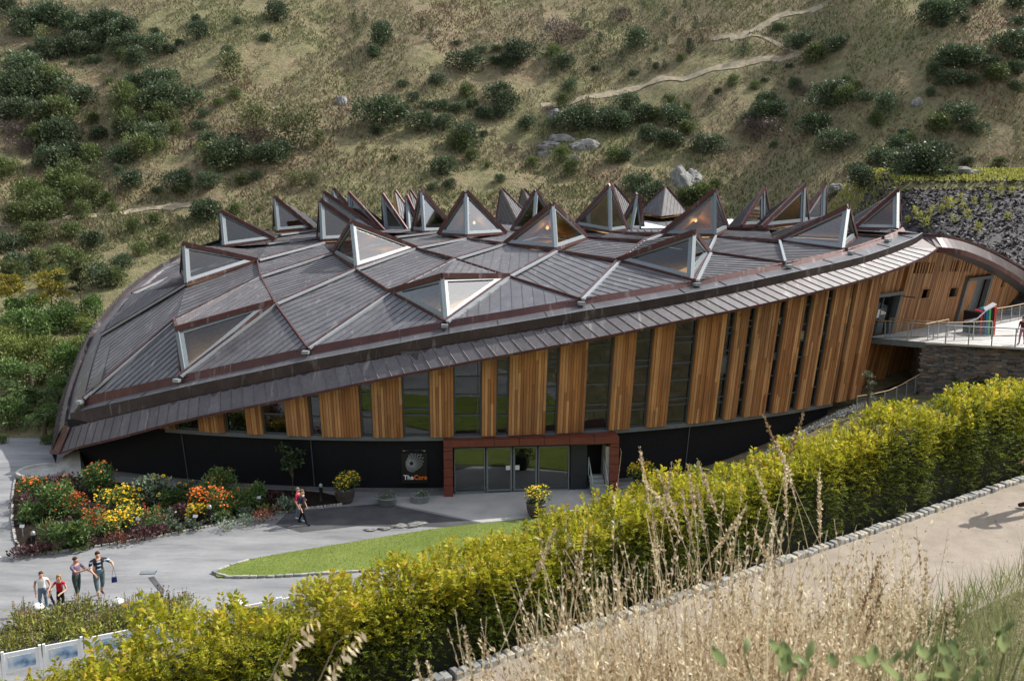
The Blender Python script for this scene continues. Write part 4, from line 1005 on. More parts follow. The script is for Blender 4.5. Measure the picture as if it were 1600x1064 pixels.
text('The', .34, -.56, -.80, M['letterwhite'], sg, .006, 'LEFT', .96); text('Core', .34, -.02, -.80, M['letterorange'], sg, .006, 'LEFT', .93)
mb = MB(); hc = Vector((-.14, 0, .06)); nsp = 22
def rmax(t): return .33 + .40 * max(0, math.cos(t - R(38))) ** 1.2 + .14 * max(0, math.cos(t - R(-80))) ** 2
for k in range(nsp):
    for sgn in (1, -1):
        t0 = 2 * math.pi * k / nsp; pts = []
        for i in range(9):
            u = i / 8; t = t0 + sgn * u * .75; rr = .11 + (rmax(t0 + sgn * .75) - .11) * u ** 1.15
            pts.append(hc + Vector((rr * math.cos(t) * .95, -.0185, rr * math.sin(t) * 1.02)))
        for a, b_ in zip(pts, pts[1:]): mb.bar(a, b_, .0085, .004, up=(0, -1, 0))
mb.build('emblem', M['lettergrey'], sg)
bpy.context.view_layer.update()

# ------------------------------------------------------------------ bridge, deck, retaining wall, rails
DZ = 6.4
dA, dB, dC = Pz(1347, 526, DZ), Pz(1446, 534.5, DZ), Pz(1640, 545, DZ)
deck = empty('footbridge', dA, 0, 'concrete deck and grey steel footbridge leading to the glass entrance', 'footbridge'); dI = Matrix.Translation(-Vector(dA))
wl = [rw(s_, DZ, .16) for s_ in (S_END + 4, 9, 5, 1.2)]
mb = MB(); mb.prism([dA, dB, dC, Vector((44, 60, DZ)), Vector((44, 72, DZ))] + wl, (0, 0, -.12)); sub(mb, 'deck_slab', M['deck'], deck, dI)
mb = MB(); mb.bar(dA - Vector((0, 0, .36)), dB - Vector((0, 0, .36)), .12, .34); sub(mb, 'edge_beam', M['sill'], deck, dI)
mb = MB(); mb.bar(rw(3.6, DZ - .4, .5), rw(3.6, DZ - .4, .5) + (dB - dA), .12, .28); sub(mb, 'edge_beam', M['sill'], deck, dI)
def railing(name, pts, label, mat_rail, h=1.08, step=1.35, mesh_=True, z_follow=True):
    root = empty(name, pts[0], 0, label, 'railing', 'railings of the bridge and ramp'); inv = Matrix.Translation(-Vector(pts[0]))
    sub(MB().tube([Vector(p) + Vector((0, 0, h)) for p in pts], .035, 8), 'handrail', mat_rail, root, inv)
    L = [0]
    for a, b_ in zip(pts, pts[1:]): L.append(L[-1] + (Vector(b_) - Vector(a)).length)
    nn = max(2, round(L[-1] / step))
    def at(t): return Vector([float(np.interp(t * L[-1], L, [p[k] for p in pts])) for k in range(3)])
    for i in range(nn + 1):
        p = at(i / nn); q = at(min(1, i / nn + .01)) - at(max(0, i / nn - .01)); q.normalize()
        sub(MB().bar(p, p + Vector((0, 0, h)), .035, .07, up=q), 'post', M['steel'], root, inv)
    if mesh_:
        mb = MB()
        for i in range(nn):
            a, b_ = at((i + .08) / nn), at((i + .92) / nn)
            for zz in (.1, .9): mb.bar(a + Vector((0, 0, zz)), b_ + Vector((0, 0, zz)), .014, .014)
            k = int((b_ - a).length / .055)
            for j in range(k + 1): p = a.lerp(b_, j / k); mb.bar(p + Vector((0, 0, .1)), p + Vector((0, 0, .9)), .004, .004, up=(0, 1, 0))
            for j in range(1, 8): mb.bar(a + Vector((0, 0, .1 * j + .1)), b_ + Vector((0, 0, .1 * j + .1)), .005, .004)
        o_ = sub(mb, 'wire_mesh', M['steel'], root, inv); o_['kind'] = 'stuff'
    return root
E_ = Vector((0, .08, 0))
railing('railing', [dA + E_, dB + E_, dB + Vector((2.2, 2.0, 0))], 'front railing of the bridge with timber handrail, left of the stone wall', M['timberrail'])
railing('railing', [rw(3.6, DZ, .6), rw(3.6, DZ, .6) + (dB - dA) * .9, rw(3.6, DZ, .6) + (dB - dA) * .9 + Vector((3.0, .6, 0))], 'rear railing of the bridge running from beside the glass entrance', M['timberrail'])
railing('railing', [Pz(1476, 537, DZ), Pz(1560, 541, DZ), Pz(1660, 546, DZ)], 'steel railing on top of the slate stone wall', M['steel'])
s_d = op_door[0]
railing('railing', [rw(s_d - .6, DZ, 2.2), rw(s_d + 3.0, DZ, 2.3), rw(s_d + 7.5, DZ, 2.0)], 'timber topped railing in front of the cedar side door', M['timberrail'])
# slate filled retaining wall
gA = dB + Vector((0, .1, -.13)); gB = dC + Vector((3, .1, -.13)); gd = (gB - gA).normalized(); gn = Vector((gd.y, -gd.x, 0))
gw = empty('stone_wall', Vector((gA.x, gA.y, 1.5)), 0, 'dry stacked brown and grey slate retaining wall under the deck', 'wall'); gI = Matrix.Translation(-Vector(gw.location))
mb = MB(); mb.prism([gA - gn * .12, gB - gn * .12, gB - gn * 4, gA - gn * 4 ], (0, 0, -5.2)); sub(mb, 'core', M['darkconcrete'], gw, gI)
mb = MB(); z = 1.2; gl = (gB - gA).length
while z < gA.z - .02:
    h_ = min(rnd.uniform(.06, .13), gA.z - z); s_ = -rnd.random() * .3
    while s_ < gl:
        w_ = rnd.uniform(.18, .55); out = rnd.uniform(-.03, .05); c_ = gA + gd * (s_ + w_ / 2) + gn * (out - .1)
        mb.box((c_.x, c_.y, z + h_ / 2), (w_ - .012, .28, h_ - .012), math.atan2(gd.y, gd.x) + rnd.uniform(-.03, .03), rx=rnd.uniform(-.05, .05)); s_ += w_
    z += h_
o_ = sub(mb, 'slate_stones', M['slate'], gw, gI); o_['kind'] = 'stuff'
mb = MB(); z = 1.6
while z < gA.z - .02:
    h_ = min(rnd.uniform(.07, .13), gA.z - z); s_ = 0
    while s_ < 3.5: w_ = rnd.uniform(.2, .5); c_ = gA - gn * (s_ + w_ / 2); mb.box((c_.x, c_.y, z + h_ / 2), (.24 + rnd.uniform(0, .06), w_ - .01, h_ - .01), math.atan2(gd.y, gd.x)); s_ += w_
    z += h_
o_ = sub(mb, 'slate_return', M['slate'], gw, gI); o_['kind'] = 'stuff'
# ramp rail and its low wall
railing('ramp_railing', [P(1337, 647, 54.4), P(1362, 643, 54.7), P(1388, 637, 55.1), P(1407, 628, 55.6), P(1422, 619, 56.2), P(1443, 607, 57)], 'curved ramp railing with pale timber handrail against the slate wall', M['timberrail'], h=1.05, step=.95)
rwl = [P(1338, 662, 56.2), P(1372, 650, 57.2), P(1392, 640, 58.2), P(1420, 630, 58.8), P(1450, 622, 59)]
rr = empty('ramp_wall', rwl[0], 0, 'low rough concrete wall beside the ramp under the bridge', 'wall'); rI = Matrix.Translation(-Vector(rwl[0]))
mb = MB()
for a, b_ in zip(rwl, rwl[1:]): mb.prism([a - Vector((0, 0, 1)), b_ - Vector((0, 0, 1)), b_ + Vector((0, 0, 1.25)), a + Vector((0, 0, .6 if a is rwl[0] else 1.25))], (0, .3, 0))
sub(mb, 'wall_face', M['darkconcrete'], rr, rI)
sub(MB().polybar([p + Vector((0, .1, 1.26 if i else .62)) for i, p in enumerate(rwl)], .4, .12), 'coping', M['black'], rr, rI)
# giant book display on the deck
bp = Pz(1530, 521, DZ); bk_ = empty('giant_book_stand', bp, R(-12), 'stand of giant upright books in black, blue, green and red', 'display stand')
bcol = [('book black', (.008, .008, .01)), ('book red', (.45, .03, .05)), ('book slate', (.03, .05, .07)), ('book blue', (.02, .16, .33)), ('book green', (.10, .42, .16)), ('book dark', (.01, .01, .012)), ('book scarlet', (.55, .05, .03))]
for k, (nm_, c_) in enumerate(bcol):
    M[nm_] = plain(nm_, c_, .4, 0, .08, 2, .02); x = -.25 + k * .155; hh = 1.42 + k * .06
    MB().prism([(x, -.5, 0), (x + .12, -.45, 0), (x + .12, -.4, hh), (x, -.45, hh - .05)], (-.18 - .45 * (k == 0), 1.0, 0)).build('book', M[nm_], bk_)
MB().prism([(-.85, -.3, .75), (-.3, -.5, 1.05), (.15, -.5, 1.55), (.75, -.5, 1.95), (.75, -.5, 1.88), (.15, -.5, 1.46), (-.3, -.5, .95), (-.85, -.3, .68)], (0, .9, 0)).build('cover_sheet', M['white'], bk_)
MB().box((.75, .5, .8), (.06, .06, 1.7)).build('post', M['steel'], bk_)
MB().prism([(-.34, -.51, .75), (-.28, -.51, .75), (-.28, -.51, .82), (-.34, -.51, .82)], (0, -.012, 0)).build('mark', M['white'], bk_)

# ------------------------------------------------------------------ plants: generic builder
FOL = {
 'gorse': foliage('gorse leaves', [(0, (.036, .058, .028)), (.6, (.072, .105, .05)), (1, (.13, .16, .08))], .25),
 'broom': foliage('broom leaves', [(0, (.055, .08, .024)), (.6, (.11, .145, .045)), (1, (.18, .205, .08))], .3),
 'pale': foliage('willow leaves', [(0, (.07, .085, .03)), (.6, (.125, .14, .055)), (1, (.2, .2, .09))], .25),
 'purple': foliage('dead shrub', [(0, (.05, .035, .03)), (1, (.12, .09, .075))], .1),
 'leaf': foliage('garden leaves', [(0, (.045, .085, .022)), (.6, (.095, .165, .042)), (1, (.17, .25, .075))], .3),
 'lime': foliage('lime leaves', [(0, (.15, .18, .03)), (.6, (.30, .31, .06)), (1, (.45, .40, .10))], .4),
 'glime': foliage('garden lime leaves', [(0, (.08, .11, .025)), (.6, (.15, .19, .045)), (1, (.24, .26, .07))], .3),
 'grey': foliage('grey green leaves', [(0, (.07, .10, .06)), (1, (.19, .24, .16))], .2),
 'plum': foliage('plum leaves', [(0, (.045, .02, .024)), (1, (.13, .06, .06))], .2),
 'rustleaf': foliage('rust leaves', [(0, (.10, .03, .02)), (1, (.20, .075, .045))], .2),
 'conifer': foliage('conifer needles', [(0, (.02, .045, .018)), (1, (.065, .10, .035))], .15),
 'maple': foliage('maple leaves', [(0, (.12, .12, .015)), (.6, (.24, .21, .03)), (1, (.34, .26, .05))], .35),
 'fern': foliage('fern fronds', [(0, (.03, .06, .012)), (1, (.10, .16, .04))], .25),
 'f_yellow': foliage('yellow petals', [(0, (.62, .36, .005)), (1, (.85, .60, .02))], .2),
 'f_orange': foliage('orange petals', [(0, (.65, .10, .012)), (1, (.80, .22, .02))], .2),
 'f_rust': foliage('rust petals', [(0, (.35, .05, .012)), (1, (.62, .13, .02))], .2),
 'f_red': foliage('red petals', [(0, (.42, .012, .02)), (1, (.60, .03, .04))], .2),
 'f_white': foliage('white petals', [(0, (.6, .6, .55)), (1, (.8, .8, .75))], .2),
 'f_dark': foliage('seed heads', [(0, (.05, .02, .02)), (1, (.14, .06, .06))], .1),
 'f_tan': foliage('dry flower spikes', [(0, (.30, .22, .13)), (1, (.52, .42, .28))], .2),
 'centre': plain('flower centre', (.05, .025, .01), .8, 0, .3, 8, 0)}
def blobs_for(h, w_, k, r_):
    out = []
    for _ in range(k):
        a = r_.uniform(0, 2 * np.pi); q = r_.random() ** .6 * w_ * .36; rr_ = w_ * r_.uniform(.17, .33)
        zc = h * r_.uniform(.38, .68) * (1 - .45 * q / (w_ * .36 + 1e-6)); out.append((q * np.cos(a), q * np.sin(a), zc, rr_, rr_, max(h - zc, .1) * r_.uniform(.75, 1.0)))
    return out
def shrub_proto(name, fol, h, w_, n_, leaf, asp, seed, k=6, mat_stem='bark', shell=.5):
    r_ = np.random.default_rng(seed); B = blobs_for(h, w_, k, r_)
    V, F = cloud(B, n_, leaf, asp, r_, shell); V[:, 2] = np.maximum(V[:, 2], .02)
    root = empty(name); link('foliage', np_mesh('foliage', V, F, FOL[fol]), root)
    mb = MB()
    for b_ in B[:4]: mb.tube([(0, 0, -.1), (b_[0] * .5, b_[1] * .5, b_[2] * .5), (b_[0], b_[1], b_[2] + b_[5] * .4)], [w_ * .022, w_ * .016, w_ * .006], 5)
    mb.build('stem', M[mat_stem], root); return root
used = set()
def place(proto, loc, rz, scale, label, cat, group):
    """first use moves the prototype itself, then copies"""
    if proto.name not in used:
        used.add(proto.name); proto.location = loc; proto.rotation_euler = (0, 0, rz); proto.scale = scale if hasattr(scale, '__len__') else (scale,) * 3; o_ = proto
    else: o_ = copy_tree(proto, loc, rz, scale)
    return tag(o_, label, cat, group)

# ------------------------------------------------------------------ hillside: tufts, shrubs, saplings, rocks, paths
M['dry'] = foliage('dry grass', [(0, (.15, .115, .075)), (.35, (.235, .195, .125)), (.7, (.31, .265, .185)), (1, (.175, .18, .095))], .25, .8)
M['greengrass'] = foliage('green hill grass', [(0, (.09, .11, .045)), (.5, (.145, .165, .07)), (1, (.235, .225, .12))], .25, .8)
M['bracken'] = foliage('bracken', [(0, (.11, .07, .045)), (.6, (.19, .13, .085)), (1, (.27, .20, .13))], .2, .8)
HP = [([(845, 165), (920, 152), (1010, 133), (1100, 113), (1190, 93), (1250, 82)], 2.0), ([(1140, 60), (1190, 42), (1230, 22), (1285, 10)], 2.0), ([(1250, 85), (1215, 70), (1150, 60), (1110, 62)], 1.3), ([(-10, 352), (80, 348), (170, 335), (250, 325), (330, 318)], 2.2)]
HPC = [(smooth_poly([on_ground(x, y, 92) for x, y in pts], 8), wd) for pts, wd in HP]
def path_dist(X, Y):
    d = np.full(len(X), 99.)
    for C_, wd in HPC:
        q = np.array([p[:2] for p in C_])
        for a, b_ in zip(q, q[1:]):
            ab = b_ - a; t = np.clip(((X - a[0]) * ab[0] + (Y - a[1]) * ab[1]) / (ab @ ab + 1e-9), 0, 1); d = np.minimum(d, np.hypot(X - a[0] - ab[0] * t, Y - a[1] - ab[1] * t) - wd / 2)
    return d
def patchcol(X, Y): return fbm(X / 9, Y / 9, 31, 3)
nT = 120000
TY = 100 + 95 * rng.random(nT) ** 1.0; TX = rng.uniform(-.56, .56, nT) * TY
keep = (fbm(TX / 7, TY / 7, 40, 3) > .36) & (path_dist(TX, TY) > -.45 + .5 * rng.random(nT)); TX, TY = TX[keep], TY[keep]; TZ = ground(TX, TY) - .05
C = np.stack([TX, TY, TZ], 1); D = rng.normal(size=C.shape) * [.5, .5, .1] + [0, -.15, 1]
tag(link('hill_grass', np_mesh('hill_grass', *leaves(C, D, rng.uniform(.25, .75, len(C)), rng.uniform(.10, .24, len(C)), up=rng.normal(size=C.shape) * [.3, .3, .1] + [0, 1, 0]), [M['dry'], M['greengrass'], M['bracken']], False, np.where(fbm(TX / 13, TY / 13, 77, 3) + .25 * (rng.random(len(TX)) - .5) + .10 * sstep(120, 165, TY) > .57, 1, np.where(fbm(TX / 10, TY / 10, 88, 3) + .2 * (rng.random(len(TX)) - .5) > .58, 2, 0)))), 'long dry tan and green grass covering the hillside', 'grass', kind='stuff')
gp_ = [shrub_proto('gorse_bush', 'gorse', 1.9, 2.6, 2300, .17, .5, 100 + k, 9, shell=.45) for k in range(4)]
bp_ = [shrub_proto('broom_bush', 'broom', 2.0, 2.3, 2200, .2, .3, 200 + k, 8) for k in range(3)]
pp_ = [shrub_proto('willow_bush', 'pale', 2.6, 2.4, 1500, .18, .4, 300 + k, 7, shell=.3) for k in range(2)]
du_ = [shrub_proto('bare_shrub', 'purple', 1.7, 2.4, 1500, .24, .14, 400, 7)]
def conifer_proto(seed):
    r_ = np.random.default_rng(seed); root = empty('conifer_sapling'); parts = []
    for k in range(7):
        z = .25 + k * .25; nb_ = 5 if k < 5 else 4; L = (1 - k / 8) * .75
        for j in range(nb_):
            a = 2 * np.pi * j / nb_ + k; d = np.array([np.cos(a), np.sin(a), .35]); t = np.linspace(.1, 1, 8)[:, None]
            Cc = np.array([0, 0, z]) + d * L * t; parts.append(leaves(np.repeat(Cc, 2, 0), np.repeat(d[None], 16, 0) + r_.normal(size=(16, 3)) * .6, .2, .05, r=r_))
    V, F = cat_np(parts); link('foliage', np_mesh('foliage', V, F, FOL['conifer']), root)
    MB().tube([(0, 0, -.1), (0, 0, 1.0), (0, 0, 2.05)], [.04, .025, .008], 5).build('trunk', M['bark'], root); return root
cp_ = [conifer_proto(500 + k) for k in range(2)]
Z1 = (0, 0, 2.956); Z2 = (540, 0, 2.963); Z3 = (1060, 0, 2.659)
Z0 = (0, 0, 1)
HS = {
 Z0: "148,388,34,g;130,428,50,b;186,420,32,g;152,470,42,g;100,415,40,b;60,420,36,b;30,430,40,g;215,400,26,b;95,450,40,b;25,460,44,b;255,385,26,b;178,450,34,b;60,380,44,b;12,392,40,g;320,342,40,g;110,375,36,b;205,365,26,b;70,345,50,b;30,350,40,b;240,350,20,b",  # crop-wise survey: x, base y, width, kind
 Z1: "40,62,80,g;95,140,110,g;150,110,100,g;125,165,90,g;215,130,130,g;270,120,110,g;330,150,110,g;205,210,80,p;240,275,110,g;320,268,110,g;380,180,110,g;385,240,110,g;430,250,70,g;470,160,120,g;480,210,110,g;520,140,110,g;545,245,90,g;560,190,110,g;605,170,110,g;630,235,90,g;570,288,70,b;650,305,100,g;735,240,90,g;775,250,60,g;830,210,38,g;712,162,38,g;425,300,60,g;332,304,32,g;150,250,45,g;1290,95,92,g;905,110,45,g;910,180,85,g;1040,262,65,g;1095,110,42,g;1228,196,50,g;1085,370,125,p;500,390,40,b;130,370,170,g;190,460,190,g;60,460,160,g;235,420,120,b;110,480,130,g;60,560,160,g;50,640,110,d;280,580,150,b;200,560,110,g;640,425,100,g;745,420,140,g;690,500,110,b;590,520,140,b;805,530,190,g;755,570,120,b;600,615,130,b;700,600,80,b;800,620,70,b;560,650,110,g;700,660,120,g;640,720,130,b;555,760,110,g;740,700,60,b;375,490,110,g;420,570,60,b;455,650,80,g;950,540,50,g;925,600,60,g;960,668,85,g;1090,650,45,g;1070,760,150,g;980,760,140,b;1030,790,130,b;1180,620,130,p;1190,660,90,d;1290,745,130,g;1190,745,100,g;1370,690,180,p;1490,665,60,p;1010,490,50,b;1085,460,55,b;190,690,140,b;300,690,160,g;330,740,130,g;100,710,100,d;250,780,130,g;420,760,100,b;370,870,170,b;360,930,140,b;430,960,130,b;280,900,130,b;150,940,150,b;130,1030,110,b;230,980,120,b;390,1010,90,b;40,810,110,b;0,830,70,b;600,870,100,g;815,880,115,g;830,905,60,b;970,870,90,g;1175,830,60,g;945,1015,125,g;720,890,40,g;500,940,60,b;520,980,50,b;1430,860,70,p;1350,860,70,p;1120,860,60,b;555,800,50,g;1200,980,30,b;1100,990,60,b",
 Z2: "178,205,110,g;125,270,75,g;550,325,120,g;745,310,75,g;810,285,130,g;690,300,55,g;960,275,75,b;1010,320,75,g;1340,220,95,g;412,395,75,g;265,400,40,g;558,455,90,b;715,465,95,g;755,515,105,g;720,540,70,g;577,500,55,g;515,525,60,g;635,555,75,g;435,515,75,g;310,470,50,g;155,580,160,g;370,505,55,g;255,545,80,g;345,605,110,g;450,600,80,g;145,625,50,g;850,600,85,g;525,700,100,b;540,680,130,g;580,745,70,b;470,810,110,g;410,885,55,g;478,870,50,g;645,635,35,g;225,750,45,b;715,840,45,g;1020,495,70,b;1060,600,140,g;970,595,70,g;1090,560,90,g;1200,560,90,g;1210,600,110,g;1290,600,100,g;1300,520,100,g;1380,575,100,g;1490,580,120,g;1430,560,70,b;1390,660,90,g;1485,680,110,g;1580,620,60,b;1240,755,90,b;1290,745,75,g;1000,750,75,b;1495,500,70,b;1555,285,38,b;1030,425,60,g;865,770,60,b;1345,890,110,g;1410,950,120,g;1570,950,90,b;1050,810,80,b;625,250,50,g;515,210,32,g;700,245,45,g;1270,95,80,d;1000,200,130,d;1060,180,70,d;940,520,40,d;770,700,50,d;660,775,35,b;1440,320,36,g;1150,330,36,g;1330,350,36,g",
 Z3: "418,135,52,g;505,200,90,g;570,265,100,b;660,208,80,g;225,360,60,b;315,375,40,b;165,390,32,b;355,340,22,g;485,375,60,g;370,500,115,g;375,440,80,g;345,575,130,d;290,520,60,g;125,640,110,g;45,555,75,b;30,510,60,g;35,460,35,b;640,440,130,g;685,430,80,b;780,420,60,g;735,390,55,b;878,470,92,g;940,570,45,g;555,560,110,g;645,620,115,g;835,700,120,g;900,640,90,g;950,600,60,b;765,775,110,g;735,720,60,g;1000,680,110,g;1000,790,190,g;1050,750,130,g;940,800,90,g;1050,640,70,b;1165,510,110,g;1085,560,100,b;1225,570,80,g;1040,400,40,g;1130,360,90,g;1210,355,60,g;1070,315,60,g;1160,290,130,g;1120,270,80,g;1210,280,80,g;1290,280,70,g;1385,230,120,g;1380,300,60,g;1420,250,60,g;1320,350,100,b;1410,305,60,g;1405,385,60,g;1050,100,110,g;1110,70,80,g;1170,55,80,g;1195,95,40,g;1230,25,60,g;1160,20,80,g;1400,40,80,g;1420,110,60,g;1090,115,40,g;390,615,35,g;90,840,110,b;30,850,70,g;150,800,60,b;460,285,26,g;420,85,0,g;695,345,35,b;505,400,50,d;820,520,60,b;1330,700,60,b;1200,690,50,g;1130,820,60,b"}
names = {'g': ('dark green gorse bush', 'gorse bushes'), 'b': ('olive green broom bush', 'broom bushes'), 'p': ('pale feathery willow bush', 'willow bushes'), 'd': ('bare brown shrub', 'bare shrubs')}
def region(px, py):
    h_ = 'far left' if px < 270 else 'left' if px < 560 else 'middle' if px < 1000 else 'right' if px < 1330 else 'far right'
    v_ = 'top' if py < 95 else 'upper' if py < 170 else 'lower' if py < 260 else 'bottom'
    return '%s %s' % (h_, v_)
size_word = lambda wpx: 'tiny' if wpx < 16 else 'small' if wpx < 26 else 'medium' if wpx < 38 else 'large' if wpx < 50 else 'very large'
seen = {}
hill_spots = []
for (ox, oy, sc_), txt in HS.items():
    for it in txt.split(';'):
        x, y, wz, kd = it.split(','); px, py, wpx = ox + float(x) / sc_, oy + float(y) / sc_, float(wz) / sc_
        if wpx < 3: continue
        p = on_ground(px, py, 92); s_ = FPX / p.y; wm = wpx / s_; hill_spots.append((px, py, p, wm, wpx, kd))
for px, py, p, wm, wpx, kd in hill_spots:
    pr_ = {'g': gp_, 'b': bp_, 'p': pp_, 'd': du_}[kd]; q = pr_[rnd.randrange(len(pr_))]
    f_ = wm / 2.5 * 1.3; base, grp = names[kd]; lab = '%s %s, %s of hillside' % (size_word(wpx), base, region(px, py))
    place(q, p - Vector((0, 0, .12 * wm)), rnd.uniform(0, 6.28), (f_, f_, f_ * rnd.uniform(.85, 1.1)), lab, 'bush', '%s, %s' % (grp, lab))
for it in "905,65,z2;395,190,z2;735,235,z2;1380,50,z2;1475,80,z2;1520,135,z2;1175,212,z2;1480,210,z2;1435,245,z2;1590,250,z2;1475,325,z2;1275,300,z2;1135,305,z2;965,360,z2;735,350,z2;1160,255,z2;1115,165,z2;1055,380,z2;355,135,z2;90,118,z2;40,125,z2;1100,90,z2;95,185,z3;45,225,z3;270,240,z3;70,125,z3;25,40,z3;600,180,z2;1405,330,z2;55,175,z2;811,140,z2;820,535,z3;128,465,z3".split(';'):
    x, y, zz = it.split(','); ox, oy, sc_ = Z2 if zz == 'z2' else Z3; px, py = ox + float(x) / sc_, float(y) / sc_
    p = on_ground(px, py, 92); place(cp_[rnd.randrange(2)], p, rnd.uniform(0, 6), rnd.uniform(.75, 1.15), 'young conifer sapling in dry grass, %s of hillside' % region(px, py), 'sapling', 'conifer saplings, %s' % region(px, py))
for k, (px, py, wpx, hpx, lab) in enumerate([(533, 165, 12, 36, 'narrow pale rock face in the left hillside'), (868, 183, 22, 18, 'pale rock beside the dark bushes above the skylights'), (862, 232, 38, 22, 'left block of the rock outcrop above the skylights'), (880, 222, 34, 20, 'upper block of the rock outcrop above the skylights'), (908, 232, 44, 30, 'right block of the rock outcrop above the skylights'), (850, 243, 30, 16, 'low block at the foot of the rock outcrop'), (1069, 296, 26, 50, 'tall white rock slab at the foot of the gully'), (1087, 288, 24, 40, 'grey rock behind the tall white slab'), (1310, 300, 24, 20, 'pale rock right of the skylights at the hill foot'), (1432, 165, 18, 24, 'pale rock face high on the right hillside'), (1420, 322, 70, 22, 'wide pale rock behind the right end of the roof'), (1500, 310, 60, 20, 'pale rock above the slate bank'), (935, 312, 26, 10, 'flat rock above the tallest skylight'), (1225, 175, 16, 26, 'dark rock in the gully beside the round bush'), (890, 250, 30, 10, 'small low rock below the outcrop')]):
    p = on_ground(px, py, 92); s_ = FPX / p.y; o_ = link('hill_rock', rocks[k % 5], None, p + Vector((0, .55, hpx / s_ * .12)), k * 1.3); o_.scale = (wpx / s_ * 1.2, 1.6, hpx / s_ * 1.25); o_.rotation_euler = (R(-25), 0, (k % 3 - 1) * .2)
    tag(o_, lab, 'rock', 'rocks on the hillside')
    if hpx > 30: o_.scale.z *= 1.25; o_.scale.x *= 1.2; o_.rotation_euler = (R(-30), R(12 if k % 2 else -9), .3)
M['path'] = plain('trodden hill path', (.24, .20, .135), .95, 0, .35, 1.6, .6)
for C_, wd in HPC:
    mb = MB(); v = []
    for p in C_:
        ww = wd * rnd.uniform(.35, .75)
        for t in (-.5, -.1, .5): y = p.y + t * ww; v.append((p.x, y, float(ground(p.x, y)) + .07))
    nn = len(C_); mb.add(v, [(3 * i + j, 3 * i + 3 + j, 3 * i + 4 + j, 3 * i + 1 + j) for i in range(nn - 1) for j in range(2)]); struct(mb.build('hill_path', M['path'], None, True))
# low weeds and bracken scattered through the grass
FOL['weed'] = foliage('weeds', [(0, (.06, .085, .03)), (.45, (.12, .15, .055)), (.7, (.19, .20, .08)), (.85, (.20, .13, .07)), (1, (.14, .085, .05))], .25)
nW = 8000; WY = rng.uniform(93, 190, nW); WX = rng.uniform(-.56, .56, nW) * WY; kk_ = (fbm(WX / 11, WY / 11, 61, 3) > .46) & (path_dist(WX, WY) > .6); WX, WY = WX[kk_], WY[kk_]; q = len(WX); C = np.repeat(np.stack([WX, WY, ground(WX, WY)], 1), 16, 0); C = C + rng.normal(size=C.shape) * [.28, .28, .0]; C[:, 2] += rng.random(len(C)) * .35 - .05
tag(link('hill_scrub', np_mesh('hill_scrub', *leaves(C, rng.normal(size=C.shape) + [0, 0, .5], rng.uniform(.15, .35, len(C)), rng.uniform(.06, .14, len(C))), FOL['weed'])), 'low green weeds and bracken scattered over the hillside', 'weeds', kind='stuff')

# ------------------------------------------------------------------ left garden
lg = [shrub_proto('garden_shrub', 'leaf', 1.8, 2.4, 1800, .17, .5, 600 + k, 8) for k in range(2)]
ll = [shrub_proto('lime_shrub', 'glime', 1.6, 2.4, 1700, .16, .5, 620 + k, 8) for k in range(2)]
def tree_fern(seed):
    r_ = np.random.default_rng(seed); root = empty('tree_fern'); parts = []
    for k in range(26):
        a = r_.uniform(0, 2 * np.pi); el = r_.uniform(.1, 1.0); d = np.array([np.cos(a), np.sin(a), 0]); L = r_.uniform(1.2, 1.7); t = np.linspace(.1, 1, 16)[:, None]
        Cc = np.array([0, 0, 1.9]) + d * L * t * np.cos(el * .6) + np.array([0, 0, 1]) * (np.sin(el) * L * t - .9 * L * t * t)
        sd = np.cross(d, [0, 0, 1])
        for sg_ in (1, -1): parts.append(leaves(Cc, sd * sg_ + d * .4 - np.array([0, 0, .25]), .32 * np.sin(np.pi * (t[:, 0] * .85 + .12)), .07, r=r_))
    V, F = cat_np(parts); link('fronds', np_mesh('fronds', V, F, FOL['fern']), root)
    MB().tube([(0, 0, -.2), (.05, 0, 1.0), (0, 0, 1.95)], [.2, .15, .12], 8).build('trunk', M['bark'], root); return root
tf = tree_fern(5)
GL = "8,545,60,l;45,535,60,s;95,520,60,s;128,518,40,l;20,575,70,l;70,570,70,l;120,560,60,l;105,590,60,s;15,610,60,s;60,600,50,l;95,625,50,s;40,650,60,s;75,665,50,s;15,670,60,s;100,660,40,s;140,530,30,s;30,520,50,s;70,520,50,s;105,505,50,s;20,500,40,s;60,490,40,s;95,690,28,s;75,705,24,s;130,505,30,l;150,495,40,s;5,700,20,s"
for k, it in enumerate(GL.split(';')):
    x, y, wpx, kd = it.split(','); p = on_ground(float(x), float(y), 57); s_ = FPX / p.y; f_ = float(wpx) / s_ / 2.3
    pr_ = (ll if kd == 'l' else lg)[k % 2]; row = 'front' if float(y) > 640 else 'middle' if float(y) > 555 else 'back'
    lab = ('lime yellow leafy shrub in the garden %s, left of roof' if kd == 'l' else 'dark green leafy shrub in the garden %s, left of roof') % row
    place(pr_, p - Vector((0, 0, .1)), rnd.uniform(0, 6), (f_, f_, f_ * rnd.uniform(.9, 1.3)), lab, 'shrub', lab)
for k, (x, y, f_) in enumerate([(35, 655, 1.0), (70, 690, .9), (12, 640, 1.0), (95, 645, .8), (50, 610, .9)]):
    p = on_ground(x, y, 57); place(tf, p, k * 1.1, f_, ['tree fern with arching fronds beside the left roof edge', 'lowest tree fern near the asphalt path', 'tree fern at the left picture edge', 'small tree fern closest to the copper roof', 'tree fern at the back of the fern group'][k], 'tree fern', 'tree ferns')
